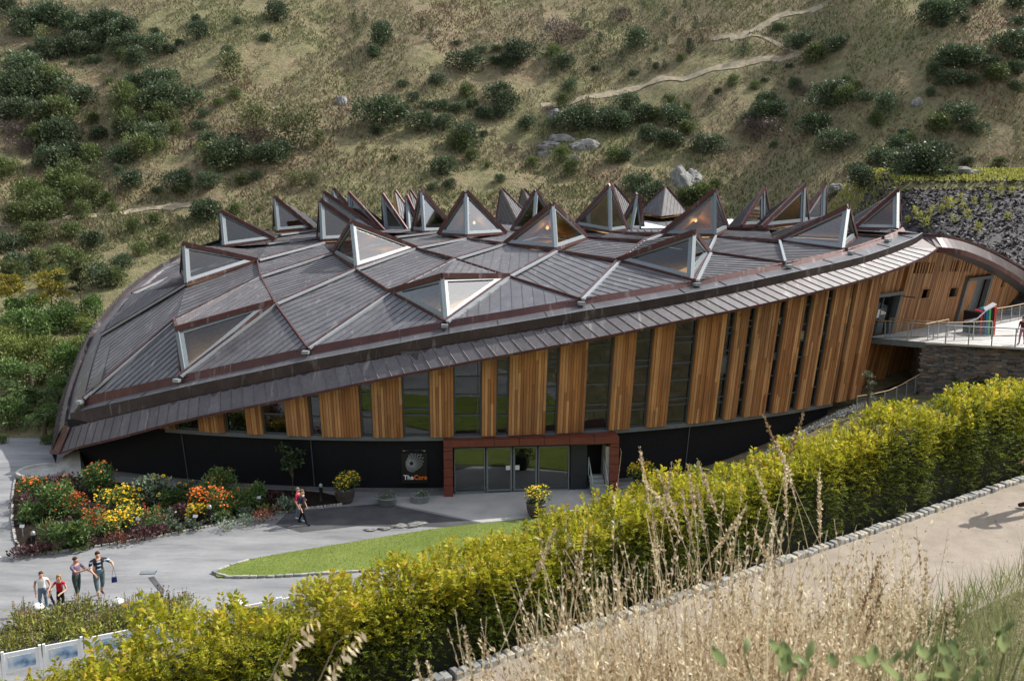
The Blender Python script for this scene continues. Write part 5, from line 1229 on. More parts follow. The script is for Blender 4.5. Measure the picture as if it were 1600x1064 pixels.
def small_tree(name, seed, h, crown, fol, n_, leaf, label):
    r_ = np.random.default_rng(seed); root = empty(name); B = []; mb = MB(); top = Vector((r_.normal() * .1, r_.normal() * .1, h * .75)); mb.tube([(0, 0, -.2), (0.05, 0, h * .4), top], [.07, .05, .03], 7)
    for k in range(11):
        a = r_.uniform(0, 6.28); z = h * r_.uniform(.42, .95); q = crown * r_.uniform(.3, 1) * (1.1 - z / h * .55); e = Vector((q * math.cos(a), q * math.sin(a), z)); mb.tube([(0, 0, z * .7), e * .6 + Vector((0, 0, z * .35)), e], [.03, .02, .008], 5); B.append((*e, crown * .38, crown * .38, crown * .22))
    V, F = cloud(B, n_, leaf, .6, r_, .25); link('crown', np_mesh('crown', V, F, FOL[fol]), root); mb.build('trunk', M['bark'], root); return root
for k, (x, y, h, cr, fol, lab) in enumerate([(82, 500, 4.6, 1.7, 'maple', 'yellow green maple tree in the garden behind the left roof edge'), (128, 495, 5.0, .9, 'pale', 'thin pale birch sapling behind the maple tree'), (18, 485, 3.4, 1.6, 'maple', 'autumn tinted small tree at the left picture edge')]):
    p = on_ground(x, y, 60); t_ = small_tree('maple_tree' if fol == 'maple' else 'birch_tree', 700 + k, h, cr, fol, 1500, .22, lab); t_.location = p; tag(t_, lab, 'tree')
# slate bank at the right: chips and rows of young plants
nC = 26000; CX = rng.uniform(30, 62, nC); CY = rng.uniform(66, 93, nC); CZ = ground(CX, CY); C = np.stack([CX, CY, CZ + .02], 1)
M['chips'] = foliage('slate chips', [(0, (.028, .026, .03)), (.6, (.075, .068, .07)), (.93, (.13, .115, .11)), (1, (.26, .24, .23))], 0, .7)
D = rng.normal(size=C.shape) * [1, 1, .35]; tag(link('slate_mulch', np_mesh('slate_mulch', *leaves(C, D, rng.uniform(.2, .5, nC), rng.uniform(.15, .3, nC), up=rng.normal(size=C.shape) * [.4, .4, .2] + [0, 0, 1]), M['chips'])), 'loose dark slate chips covering the bank behind the roof', 'slate', kind='stuff')
mb = MB(); gx_ = np.linspace(29.5, 64, 36); gy_ = np.linspace(67, 93, 30); mb.grid(lambda u, v: (29.5 + 34.5 * u, 67 + 26 * v, float(ground(29.5 + 34.5 * u, 67 + 26 * v)) + .015), 40, 36); struct(mb.build('slate_bank', plain('slate bed', (.05, .046, .048), .9, 0, .5, 2, .8, .05), None, True))
yp = shrub_proto('young_bank_plant', 'lime', .8, .5, 90, .2, .25, 640, 4, 'stem')
for k, (x, y) in enumerate([(1418, 352), (1436, 346), (1452, 340), (1470, 336), (1487, 330), (1505, 328), (1522, 322), (1540, 316), (1560, 310), (1580, 305), (1430, 338), (1458, 332), (1478, 325), (1500, 318), (1445, 358), (1510, 345), (1528, 366), (1490, 350), (1575, 345), (1545, 335)]):
    p = on_ground(x, y, 66); place(yp, p, k, rnd.uniform(.8, 1.5), 'small yellow green young plant on the slate mulched bank', 'plant', 'young plants on the slate bank')
# grassy top edge of the bank
q = rng.uniform([32, 88], [66, 99], (9000, 2)); C = np.c_[q, ground(q[:, 0], q[:, 1])]; D = rng.normal(size=C.shape) * [.4, .4, .1] + [0, 0, 1]
tag(link('bank_grass', np_mesh('bank_grass', *leaves(C, D, rng.uniform(.2, .5, len(C)), .12), FOL['lime'])), 'bright green grass strip along the top of the slate bank', 'grass', kind='stuff')
# pale gravel strip at the foot of the black wall
gs = [(1195, 712), (1235, 690), (1275, 668), (1310, 650), (1345, 638)]; pts = [on_ground(x, y, 30) for x, y in gs]
mb = MB(); v = []
for p in pts:
    v += [p + Vector((-.6, -.5, .06)), p + Vector((.9, .9, .06))]
mb.add(v, [(2 * i, 2 * i + 1, 2 * i + 3, 2 * i + 2) for i in range(len(pts) - 1)])
struct(mb.build('gravel_strip', M['concrete']))
C = []
for a, b_ in zip(pts, pts[1:]):
    for _ in range(900): t, u = rnd.random(), rnd.uniform(-1, 1); q = a.lerp(b_, t) + Vector((.75 * u + .1, .7 * u + .15, 0)); C.append((q.x, q.y, float(ground(q.x, q.y)) + .05))
C = np.array(C); C[:, 2] += .03
M['gravel'] = foliage('gravel', [(0, (.36, .36, .35)), (1, (.74, .74, .71))], 0, .85)
tag(link('gravel', np_mesh('gravel', *leaves(C, rng.normal(size=C.shape) * [1, 1, .5], rng.uniform(.08, .22, len(C)), rng.uniform(.08, .16, len(C))), M['gravel'])), 'loose pale gravel along the foot of the black wall', 'gravel', kind='stuff')

# ------------------------------------------------------------------ flower bed
bed_front = [gp(x, y) for x, y in ((24, 748), (20, 775), (19, 815), (24, 845), (36, 866), (60, 867), (140, 857), (250, 839), (330, 823), (400, 808), (470, 797), (535, 789))]
bed_back = [gp(x, y) for x, y in ((548, 783), (505, 772), (470, 769), (380, 766), (290, 764), (200, 758), (130, 749), (60, 742))]
bedm = MB(); bedm.prism([(x, y, 0.0) for x, y in bed_front + bed_back], (0, 0, .10)); struct(bedm.build('flower_bed', M['soil']))
stone_line([Vector((x, y, .02)) for x, y in bed_front], 'bed_edging', 'pale granite sett edging round the flower bed', (.16, .11, .12), M['sett'])
def petals(C, size, r_, nP=6, up=(0, -.5, .8)):
    n_ = len(C); parts = []; nrm = unit(r_.normal(size=(n_, 3)) * .35 + np.array(up))
    a0 = r_.random(n_) * 6; t1 = unit(np.cross(nrm, [0.3, .9, .1])); t2 = np.cross(nrm, t1)
    for k in range(nP):
        a = a0 + 2 * np.pi * k / nP; d = t1 * np.cos(a)[:, None] + t2 * np.sin(a)[:, None]
        parts.append(leaves(C, d + nrm * .15, size, size * .75, up=nrm, r=r_))
    return cat_np(parts)
def flower_plant(name, h, w_, fol, n_, leaf, asp, seed, flw=None, nf=0, fs=.06, spread='top', centre=False, k=6, spikes=False, rise=1.0):
    r_ = np.random.default_rng(seed); B = blobs_for(h * .92, w_, k, r_); V, F = cloud(B, n_, leaf, asp, r_, .35); V[:, 2] = np.maximum(V[:, 2], .01)
    root = empty(name); link('foliage', np_mesh('foliage', V, F, FOL[fol]), root); mb = MB()
    for b_ in B: mb.tube([(b_[0] * .3, b_[1] * .3, -.05), (b_[0], b_[1], b_[2])], [.02, .01], 4)
    if flw:
        kk = r_.choice(len(B), nf); d = unit(r_.normal(size=(nf, 3)) + [0, -.25, .9]); d[:, 2] = np.abs(d[:, 2]); Bb = np.array(B); C = Bb[kk, :3] + d * Bb[kk, 3:] * r_.uniform(.92, 1.12, (nf, 1)); C[:, 2] *= r_.uniform(min(1, rise), rise, nf) if rise > 1 else 1
        if spikes:
            parts = []
            for c in C:
                hh = r_.uniform(.18, .35); zz = np.linspace(0, hh, 10); cc = np.c_[c[0] + r_.normal(size=10) * .012, c[1] + r_.normal(size=10) * .012, c[2] + zz]; parts.append(leaves(cc, r_.normal(size=(10, 3)) + [0, 0, .3], fs, fs * .6, r=r_)); mb.tube([(c[0], c[1], 0), (c[0], c[1], c[2] + hh)], .008, 4)
            Vf, Ff = cat_np(parts)
        else: Vf, Ff = petals(C, fs, r_)
        link('flowers', np_mesh('flowers', Vf, Ff, FOL[flw]), root)['kind'] = 'stuff'
        if centre:
            m2 = MB()
            for c in C: m2.lathe([(.001, 0), (fs * .42, .004), (fs * .36, fs * .2), (.002, fs * .25)], 8, c)
            m2.build('flower_centres', FOL['centre'], root)['kind'] = 'stuff'
        if not spikes:
            for c in C[:40]: mb.tube([(c[0] * .7, c[1] * .7, c[2] * .6), tuple(c)], .006, 3)
    mb.build('stems', M['stem'], root); return root
FP = [ # px, py base, height px, width px, kind, label
 (152, 772, 52, 62, 'tith', 'tall green bush dotted with orange flowers beside the concrete foot'),
 (92, 806, 58, 62, 'tith', 'tall green bush with orange flowers near the left end of the bed'),
 (345, 786, 56, 66, 'tith', 'tall green bush dotted with orange flowers against the black wall'),
 (180, 800, 40, 58, 'yell', 'upper mass of bright yellow daisies in the left of the bed'),
 (214, 790, 34, 40, 'yell', 'small clump of yellow daisies behind the middle of the bed'),
 (203, 818, 30, 64, 'yell', 'wide front mass of bright yellow daisies'),
 (178, 826, 26, 44, 'yell', 'low yellow daisies beside the rust orange flowers'),
 (307, 812, 26, 34, 'yell', 'round yellow daisy clump in front of the orange flowers'),
 (152, 838, 46, 50, 'rust', 'rust orange heleniums at the front left of the bed'),
 (120, 800, 34, 44, 'rust', 'dark rust flowers behind the green bush on the left'),
 (314, 802, 40, 38, 'rust2', 'bright rust orange flowers behind the round yellow clump'),
 (344, 806, 46, 40, 'rust2', 'bright rust orange flowers right of the black bollard'),
 (234, 826, 38, 32, 'red', 'tall red flower spikes in the middle of the bed'),
 (240, 790, 48, 50, 'sun', 'tall grey green sunflowers against the black wall'),
 (112, 856, 46, 50, 'sun2', 'leafy sunflower plant at the front left corner of the bed'),
 (298, 775, 24, 34, 'sun', 'short sunflowers close to the black wall'),
 (50, 778, 34, 56, 'lant', 'orange yellow lantana mound at the left end of the bed'),
 (52, 812, 30, 56, 'green', 'soft green mound at the left edge of the bed'),
 (72, 850, 34, 40, 'poker', 'red hot poker clump at the front left of the bed'),
 (376, 800, 34, 44, 'poker', 'red hot poker clump right of the rust orange flowers'),
 (402, 786, 34, 36, 'green', 'dark green leafy plant near the right end of the bed'),
 (272, 790, 28, 40, 'green', 'green leafy plant between sunflowers and orange flowers'),
 (284, 812, 26, 34, 'plum', 'dark purple foliage clump left of the round yellow clump'),
 (100, 770, 30, 50, 'plum', 'dark purple shrub beside the concrete ring'),
 (45, 795, 24, 40, 'plum', 'dark purple shrub at the far left of the bed'),
 (262, 818, 24, 34, 'grey', 'blue green foliage clump beside the red flower spikes'),
 (385, 818, 14, 36, 'grey', 'low grey green cushion right of the bollard'), (355, 824, 14, 34, 'grey', 'low grey green cushion in front of the orange flowers'), (345, 814, 14, 30, 'grey', 'low grey green cushion behind the bed edging by the bollard'),
 (414, 812, 18, 50, 'rleaf', 'low rust brown foliage near the right end of the bed'), (440, 800, 16, 34, 'low', 'low bright green rosettes at the right end of the bed'),
 (180, 846, 16, 40, 'rleaf', 'low rust brown heuchera at the front edge of the bed'), (214, 842, 15, 42, 'plum', 'low plum heuchera at the front edge of the bed'), (244, 836, 14, 34, 'plum', 'low plum heuchera below the red flower spikes'), (140, 852, 12, 36, 'plum', 'low plum heuchera left of the rust heuchera'), (38, 866, 14, 40, 'plum', 'low plum heuchera at the front left corner'), (66, 864, 16, 34, 'plum', 'low plum heuchera beside the front bollard'),
 (256, 830, 12, 20, 'low', 'first small green rosette along the bed front'), (272, 824, 13, 20, 'low', 'second small green rosette along the bed front'), (285, 829, 11, 18, 'low', 'third small green rosette along the bed front'), (296, 823, 12, 20, 'low', 'fourth small green rosette along the bed front'), (310, 826, 11, 18, 'low', 'last small green rosette before the bollard'),
 (430, 786, 20, 30, 'plum', 'dark purple foliage beside the sapling tree')]
KD = {'tith': ('leaf', 700, .16, .5, 'f_orange', 34, .05, False), 'yell': ('leaf', 420, .13, .4, 'f_yellow', 150, .055, False), 'rust': ('leaf', 420, .13, .35, 'f_rust', 120, .05, False), 'rust2': ('leaf', 420, .13, .35, 'f_orange', 120, .055, False),
      'red': ('leaf', 380, .14, .35, 'f_red', 9, .08, False), 'sun': ('grey', 420, .2, .7, 'f_yellow', 9, .12, True), 'sun2': ('leaf', 360, .22, .75, 'f_yellow', 4, .11, True), 'lant': ('leaf', 480, .13, .5, 'f_orange', 60, .06, False), 'green': ('leaf', 480, .18, .45, None, 0, 0, False),
      'poker': ('leaf', 420, .42, .07, 'f_orange', 8, .05, False), 'plum': ('plum', 330, .14, .7, None, 0, 0, False), 'grey': ('grey', 330, .12, .5, None, 0, 0, False), 'rleaf': ('rustleaf', 330, .13, .6, None, 0, 0, False), 'low': ('grey', 160, .14, .6, None, 0, 0, False)}
NMS = {'tith': 'orange_flower_bush', 'yell': 'yellow_daisy', 'rust': 'rust_flower', 'rust2': 'rust_flower', 'red': 'red_flower', 'sun': 'sunflower', 'sun2': 'sunflower', 'lant': 'lantana', 'green': 'leafy_plant', 'poker': 'red_hot_poker', 'plum': 'plum_foliage_plant', 'grey': 'grey_foliage_plant', 'rleaf': 'rust_foliage_plant', 'low': 'rosette_plant'}
for i, (px, py, hp, wp, kd, lab) in enumerate(FP):
    p = Pz(px, py, .1); s_ = FPX / p.y * 1.0; fol, n_, lf, asp, fl, nf, fs, cen_ = KD[kd]; h = hp / s_ * 1.2; w_ = wp / s_ * 1.15
    n2 = int(n_ * max(.5, min(2.2, h * w_ / 1.6))); o_ = flower_plant(NMS[kd], h, w_, fol, n2, lf, asp, 800 + i, fl, nf, fs, centre=cen_, spikes=kd in ('red', 'poker'))
    o_.location = p; o_.rotation_euler = (0, 0, 0); tag(o_, lab, 'plant', 'plants of the flower bed')
fill = [flower_plant('ground_plant', .4, .8, f0_, 260, .13, .5, 1000 + k, fl_, nf_, .05, k=6) for k, (f0_, fl_, nf_) in enumerate([('leaf', None, 0), ('leaf', 'f_orange', 14), ('plum', None, 0), ('leaf', 'f_yellow', 16), ('grey', None, 0)])]
fw = ['plain leafy green filler plant', 'green filler plant with orange flowers', 'plum leaved filler plant', 'green filler plant with yellow flowers', 'grey leaved filler plant']
for k in range(46):
    px = rnd.uniform(30, 470); yt = np.interp(px, [30, 130, 290, 470], [775, 768, 776, 778]); yb = np.interp(px, [24, 36, 140, 250, 400, 535], [842, 860, 851, 834, 804, 786]); py = rnd.uniform(yt, yb)
    place(fill[k % 5], Pz(px, py, .08), rnd.uniform(0, 6), rnd.uniform(.7, 1.4), fw[k % 5] + ' in the flower bed', 'plant', fw[k % 5])
def bollard(px, py, z, label):
    p = Pz(px, py, z); o_ = empty('bollard_light', p, 0, label, 'bollard', 'black bollard lights')
    MB().lathe([(.1, 0), (.095, .02), (.085, .03), (.085, .72), (.09, .74)], 14).build('post', M['signblack'], o_, True); MB().lathe([(.08, .74), (.09, .76), (.09, .84), (.07, .9), (.02, .93)], 14).build('lamp_head', M['steel'], o_, True)
bollard(54, 861, .05, 'black bollard light at the front left corner of the flower bed'); bollard(329, 818, .05, 'black bollard light among the orange flowers'); bollard(502, 783, .05, 'black bollard light near the barrel planter')
for px, py, lab in ((217, 826, 'small white plant label in front of the yellow daisies'), (154, 818, 'small white plant label among rust flowers'), (306, 822, 'small white plant label below the round yellow clump'), (405, 792, 'small white plant label near the right end of the bed'), (36, 838, 'small white plant label at the left end of the bed')):
    p = Pz(px, py, .1); o_ = empty('plant_label', p, 0, lab, 'plant label', 'white plant labels'); MB().box((0, 0, .25), (.02, .02, .5)).build('stake', M['steel'], o_); MB().box((0, -.02, .5), (.2, .012, .14), rx=R(-25)).build('plate', M['white'], o_)
p = Pz(66, 742, 0); o_ = tag(MB().lathe([(1.25, 0), (1.3, .02), (1.3, .30), (1.27, .33), (1.12, .33), (1.1, .30), (1.1, .2)], 36).build('concrete_ring', M['concrete'], None, True), 'low round concrete ring beside the concrete foot', 'planter ring'); o_.location = p
# sapling tree by the wall
t_ = small_tree('sapling_tree', 720, 2.6, .8, 'conifer', 420, .2, ''); t_.location = Pz(457, 772, .1); tag(t_, 'thin young sapling tree standing against the black wall', 'tree')
# climbing plant on the slate wall, red shrubs and sunflowers below the ramp
r_ = np.random.default_rng(5); cl = gA + gd * 3.3 + gn * .12; Cc = []
for k in range(7):
    x, z = 0, 0
    for j in range(26): x += r_.normal() * .06 + (k - 3) * .012; z += r_.uniform(.03, .11); Cc.append((cl.x + gd.x * x, cl.y + gd.y * x, 2.6 + z + r_.normal() * .02))
Cc = np.array(Cc) + r_.normal(size=(len(Cc), 3)) * [.09, .03, .06]; iv = empty('climbing_vine', (cl.x, cl.y, 2.5), 0, 'green climbing vine on the slate stone wall', 'vine'); Cc -= np.array([cl.x, cl.y, 2.5]); link('leaves', np_mesh('leaves', *leaves(np.repeat(Cc, 2, 0), r_.normal(size=(2 * len(Cc), 3)) + [0, -.6, -.3], .2, .17, r=r_), FOL['leaf']), iv)
MB().tube([(0, 0, 0), (.05, 0, .8), (.2, 0, 2.0)], [.03, .02, .01], 5).build('stem', M['bark'], iv)
for i, (px, py, hp, wp, kd, lab, Y_) in enumerate([(1420, 668, 32, 40, 'plum', 'dark red shrub below the slate wall', 54), (1450, 672, 30, 44, 'plum', 'second dark red shrub below the slate wall', 54), (1395, 672, 26, 34, 'sun', 'sunflowers below the ramp railing', 53), (1372, 676, 24, 36, 'tith', 'orange flowers below the ramp railing', 53), (1345, 680, 22, 34, 'rust', 'red flowers at the end of the gravel strip', 53), (1500, 672, 26, 50, 'green', 'green shrub at the foot of the slate wall', 53), (1410, 668, 18, 30, 'green', 'low green mound between the red shrubs', 53.5)]):
    p = P(px, py, Y_); p.z = min(p.z, float(ground(p.x, p.y)) + .3); s_ = FPX / p.y; fol, n_, lf, asp, fl, nf, fs, cen_ = KD[kd]; o_ = flower_plant(NMS[kd], hp / s_ + .2, wp / s_, fol, n_, lf, asp, 880 + i, fl, max(nf // 3, 6) if fl else 0, fs * 1.2, centre=cen_); o_.location = p; tag(o_, lab, 'plant', 'plants below the ramp')
t_ = small_tree('slender_shrub', 730, 3.4, .5, 'grey', 420, .09, ''); t_.location = P(1353, 660, 54.2); tag(t_, 'slender grey leaved shrub in front of the cedar wall by the ramp', 'shrub')
# ------------------------------------------------------------------ planters by the entrance
M['barrel'] = island('barrel staves', [(0, (.045, .035, .03)), (1, (.09, .07, .06))], .7)
def barrel(px, py, label, f_=1.0, seed=1, lean_leaf='leaf'):
    p = Pz(px, py, .03); o_ = empty('barrel_planter', p, 0, label, 'planter', 'dark barrel planters of yellow flowers'); nst = 18
    for k in range(nst):
        a0, a1 = 2 * math.pi * (k + .04) / nst, 2 * math.pi * (k + .96) / nst; prof_ = [(.36, 0), (.47, .3), (.50, .5), (.47, .78)]; v = []
        for r__, z in prof_:
            for a in (a0, a1): v += [(r__ * f_ * math.cos(a), r__ * f_ * math.sin(a), z * f_)]
        MB().add(v, [(2 * i, 2 * i + 1, 2 * i + 3, 2 * i + 2) for i in range(3)]).build('stave', M['barrel'], o_)
    for z, r__ in ((.16, .43), (.62, .5)): MB().lathe([(r__ * f_, z * f_), (r__ * f_ + .015, z * f_ + .01), (r__ * f_ + .015, z * f_ + .06), (r__ * f_, z * f_ + .07)], 20).build('hoop', M['darkframe'], o_)
    MB().lathe([(.01, .66 * f_), (.45 * f_, .66 * f_), (.45 * f_, .7 * f_), (.01, .72 * f_)], 18).build('soil', M['soil'], o_)
    fp = flower_plant('yellow_flowers', .95 * f_, 1.6 * f_, 'leaf', 750, .13, .35, seed, 'f_yellow', 150, .05); fp.location = p + Vector((0, 0, .68 * f_)); tag(fp, 'yellow flowers in the ' + label.replace('standing ', '').replace(' in front of the doors', ''), 'flowers', 'yellow flowers in the barrel planters')
barrel(539, 784, 'dark barrel planter left of the welcome sign', 1.0, 901); barrel(838, 806, 'dark barrel planter standing on the pale paving in front of the doors', .95, 902); barrel(1003, 768, 'dark barrel planter right of the red portal', 1.0, 903)
for px, py, lab in ((605, 787, 'left one of two low galvanised tubs by the welcome sign'), (656, 783, 'right one of two low galvanised tubs by the welcome sign')):
    p = Pz(px, py, .03); o_ = empty('metal_tub', p, 0, lab, 'planter', 'low galvanised tubs'); MB().lathe([(.43, 0), (.46, .02), (.47, .33), (.49, .34), (.49, .36), (.44, .36), (.43, .3), (.01, .3)], 28).build('tub', M['steel'], o_, True)
    fp = flower_plant('succulents', .26, .95, 'grey', 260, .1, .5, int(px), k=8); fp.location = p + Vector((0, 0, .28)); tag(fp, 'grey green succulents in the ' + lab, 'succulents', 'succulents in the tubs')

# ------------------------------------------------------------------ display board fence, meadow plants, dome lights
m, n, b, o = nodes('printed photo'); f_ = tex(n, 2.2, 3, .5); n.links.new(ramp(n, [(.3, (.05, .12, .25)), (.48, (.35, .48, .62)), (.6, (.65, .66, .66)), (.75, (.12, .10, .08))], f_), b.inputs['Base Color']); b.inputs['Roughness'].default_value = .4; M['print'] = m
ft = [Pz(x, y, 1.15) for x, y in ((-60, 1033), (0, 1021), (65, 1008.5), (130, 996), (217, 979), (304, 962))]; ft2 = [Pz(x, y, 1.15) for x, y in ((350, 951), (436, 935), (522, 919))]
cnt = 0; wds = ['cut off by the left picture edge', 'first from the left edge of the picture', 'second from the left edge', 'third from the left, behind the yellow meadow plants', 'fourth from the left, left of the gap', 'with the blue picture right of the gap', 'rightmost board before the hedge hides the row']
for seq in (ft, ft2):
    for a, b_ in zip(seq, seq[1:]):
        a0 = Vector((a.x, a.y, 0)); d = (Vector((b_.x, b_.y, 0)) - a0); L = d.length; o_ = empty('display_board', a0, math.atan2(d.y, d.x), 'white framed photo display board, ' + wds[cnt], 'display board', 'white display boards'); cnt += 1
        MB().box((L / 2, 0, .80), (L - .05, .05, .66)).build('board', M['white'], o_); MB().box((L / 2, -.03, .78), (L - .4, .012, .42)).build('picture', M['print'], o_); MB().box((L / 2, .03, .78), (L - .4, .012, .42)).build('picture', M['print'], o_)
        for x in (.06, L - .06): MB().box((x, .0, .6), (.08, .08, 1.2)).build('post', M['white'], o_)
for px, py, lab in ((62, 980, 'white dome topped lamp post in front of the woman in the white top'), (187, 972, 'white dome topped lamp post among the dark seed heads'), (375, 974, 'white dome topped lamp post above the blue display board')):
    p = Pz(px, py, 0.0); o_ = empty('dome_lamp', p, 0, lab, 'lamp post', 'dome topped lamp posts'); MB().lathe([(.08, 0), (.055, .03), (.055, .62), (.08, .64), (.09, .74)], 12).build('post', M['steel'], o_, True); MB().lathe([(.20, .74), (.22, .755), (.19, .84), (.12, .91), (.03, .94)], 18).build('dome_cap', M['white'], o_, True)
mp = [flower_plant('meadow_plant', 1.0, 1.3, 'lime', 330, .17, .3, 920 + k, 'f_dark', 44, .045, k=10, rise=1.5) for k in range(3)] + [flower_plant('meadow_plant', 1.0, 1.2, 'lime', 260, .16, .3, 930, 'f_tan', 22, .06, k=10, spikes=True, rise=1.3)]
for k, (px, py) in enumerate([(12, 1010), (40, 1004), (75, 1000), (28, 985), (60, 988), (105, 995), (95, 982), (135, 985), (160, 980), (190, 975), (125, 975), (215, 972), (245, 968), (270, 965), (175, 990), (205, 988), (240, 982), (290, 960), (20, 1024), (60, 1018), (110, 1010), (150, 1002)]):
    p = Pz(px, py, 0); f_ = rnd.uniform(.8, 1.1); lab = 'yellow green meadow plant with dark seed heads beside the display boards' if k % 4 < 3 else 'meadow plant with dry tan spikes beside the display boards'
    place(mp[k % 4], p, rnd.uniform(0, 6), f_, lab, 'plant', lab)

# ------------------------------------------------------------------ people
SK = {'skin': plain('skin', (.52, .30, .21), .55, 0, .06, 4, .02), 'skin2': plain('skin tanned', (.42, .22, .15), .55, 0, .06, 4, .02)}
def cloth(name, c, var=.15): 
    if name not in M: M[name] = plain(name, c, .85, 0, var, 9, .25, .01, .15)
    return M[name]
m, n, b, o = nodes('striped shirt'); tc = n.nodes.new('ShaderNodeTexCoord'); sx_ = n.nodes.new('ShaderNodeSeparateXYZ'); n.links.new(tc.outputs['Object'], sx_.inputs[0]); mth = n.nodes.new('ShaderNodeMath'); mth.operation = 'MULTIPLY'; mth.inputs[1].default_value = 6.6; n.links.new(sx_.outputs[2], mth.inputs[0]); fr_ = n.nodes.new('ShaderNodeMath'); fr_.operation = 'FRACT'; n.links.new(mth.outputs[0], fr_.inputs[0])
rp = ramp(n, [(0, (.012, .016, .05)), (.55, (.012, .016, .05)), (.56, (.22, .50, .72)), (.72, (.7, .75, .8)), (.88, (.22, .5, .72)), (.9, (.012, .016, .05))], fr_.outputs[0]); rp.node.color_ramp.interpolation = 'CONSTANT'; n.links.new(rp, b.inputs['Base Color']); b.inputs['Roughness'].default_value = .9; M['stripes'] = m
def person(loc, rz, H_, label, cols, group=None, lh=None, rh=None, stride=.12, wide=1.0, hair=(.06, .035, .02), hairlong=False, sleeve=.5, leg=1.0, turn=0.0, lean=0.0, vest=None, skirt=False):
    """stands facing -Y; lh / rh = hand targets in metres for a 1.75 m body; cols = shirt, trousers, shoe, skin"""
    f = H_ / 1.75; sh, tr, shoe, sk = cols; W = wide
    J = {'pel': (0, 0, .95), 'waist': (0, -.01 - lean * .3, 1.09), 'chest': (0, -.015 - lean * .6, 1.29), 'up': (0, -.005 - lean, 1.42), 'neck': (0, -.01 - lean, 1.50), 'head': (0, -.03 - lean, 1.60), 'crown': (0, -.02 - lean, 1.68)}
    E_ = [('pel', 'waist', 't'), ('waist', 'chest', 's'), ('chest', 'up', 's'), ('up', 'neck', 'k'), ('neck', 'head', 'k'), ('head', 'crown', 'k')]
    Rd = {'pel': (.155 * W, .115 * W), 'waist': (.145 * W, .11 * W), 'chest': (.165 * W, .115 * W), 'up': (.115 * W, .085), 'neck': (.056, .058), 'head': (.082, .098), 'crown': (.072, .085)}
    for sgn, nm_, tgt in ((1, 'r', rh), (-1, 'l', lh)):
        S_ = Vector((.20 * W * sgn, -lean, 1.40)); T_ = Vector(tgt) if tgt else Vector((.27 * W * sgn, -.08, .86)); d = T_ - S_; L = min(d.length, .54); T_ = S_ + d.normalized() * L; mid_ = (S_ + T_) / 2; hgt = math.sqrt(max(.285 ** 2 - (L / 2) ** 2, 0)); bend = Vector((.5 * sgn, .8, -.25)); bend -= d.normalized() * bend.dot(d.normalized()); mid_ += bend.normalized() * hgt
        hd = (T_ - mid_).normalized(); side = hd.cross(Vector((0, 1, 0))); side = side.normalized() if side.length > .1 else Vector((1, 0, 0))
        J['sh' + nm_] = S_; J['el' + nm_] = mid_; J['wr' + nm_] = T_; J['pa' + nm_] = T_ + hd * .075
        E_ += [('up', 'sh' + nm_, 's'), ('sh' + nm_, 'el' + nm_, 'a'), ('el' + nm_, 'wr' + nm_, 'k'), ('wr' + nm_, 'pa' + nm_, 'k')]
        Rd['sh' + nm_] = (.062 * W, .062 * W); Rd['el' + nm_] = (.042 * W, .042 * W); Rd['wr' + nm_] = (.028, .028); Rd['pa' + nm_] = (.034, .02)
        for q in range(4):
            a = J['pa' + nm_] + side * (q - 1.5) * .019 + hd * (.045 + .012 * (q in (1, 2))); b2 = a + hd * .035 + Vector((0, -.012, -.012)); J['f%s%d' % (nm_, q)] = a; J['g%s%d' % (nm_, q)] = b2; E_ += [('pa' + nm_, 'f%s%d' % (nm_, q), 'k'), ('f%s%d' % (nm_, q), 'g%s%d' % (nm_, q), 'k')]; Rd['f%s%d' % (nm_, q)] = (.0095, .0095); Rd['g%s%d' % (nm_, q)] = (.008, .008)
        J['th' + nm_] = T_ + hd * .05 - side * .045 * sgn + Vector((0, -.02, 0)); E_.append(('wr' + nm_, 'th' + nm_, 'k')); Rd['th' + nm_] = (.011, .011)
        st = stride * sgn; hip = Vector((.09 * W * sgn, 0, .90)); kn = Vector((.10 * W * sgn, st * .45 - .03, .49)); an = Vector((.10 * sgn, st, .085 + (.05 if st > .1 else 0))); toe = an + Vector((.02 * sgn, -.16, -.045))
        J['hi' + nm_] = hip; J['kn' + nm_] = kn; J['an' + nm_] = an; J['to' + nm_] = toe; E_ += [('pel', 'hi' + nm_, 't'), ('hi' + nm_, 'kn' + nm_, 't'), ('kn' + nm_, 'an' + nm_, 'c'), ('an' + nm_, 'to' + nm_, 'f')]
        Rd['hi' + nm_] = (.092 * W, .095 * W); Rd['kn' + nm_] = (.062 * W, .064 * W); Rd['an' + nm_] = (.043, .046); Rd['to' + nm_] = (.042, .034)
    keys = list(J); ix = {k: i for i, k in enumerate(keys)}
    me = bpy.data.meshes.new('body'); me.from_pydata([tuple(Vector(J[k]) * f) for k in keys], [(ix[a], ix[b_]) for a, b_, _ in E_], []); ob = bpy.data.objects.new('tmp', me); col.objects.link(ob)
    md = ob.modifiers.new('s', 'SKIN'); md.use_smooth_shade = True
    for k in keys: v_ = me.skin_vertices[0].data[ix[k]]; v_.radius = (Rd[k][0] * f, Rd[k][1] * f); v_.use_root = k == 'pel'
    ob.modifiers.new('d', 'SUBSURF').levels = 2; bpy.context.view_layer.update()
    bm_ = bpy.data.meshes.new_from_object(ob.evaluated_get(bpy.context.evaluated_depsgraph_get())); bpy.data.objects.remove(ob)
    bm_.materials.clear()
    for mt in (sh, tr, shoe, sk, vest or sh): bm_.materials.append(mt)
    segs = [(np.array(J[a], float) * f, np.array(J[b_], float) * f, t) for a, b_, t in E_]; cen_ = np.array([p.center[:] for p in bm_.polygons]); best = np.full(len(cen_), 9e9); mi = np.zeros(len(cen_), int)
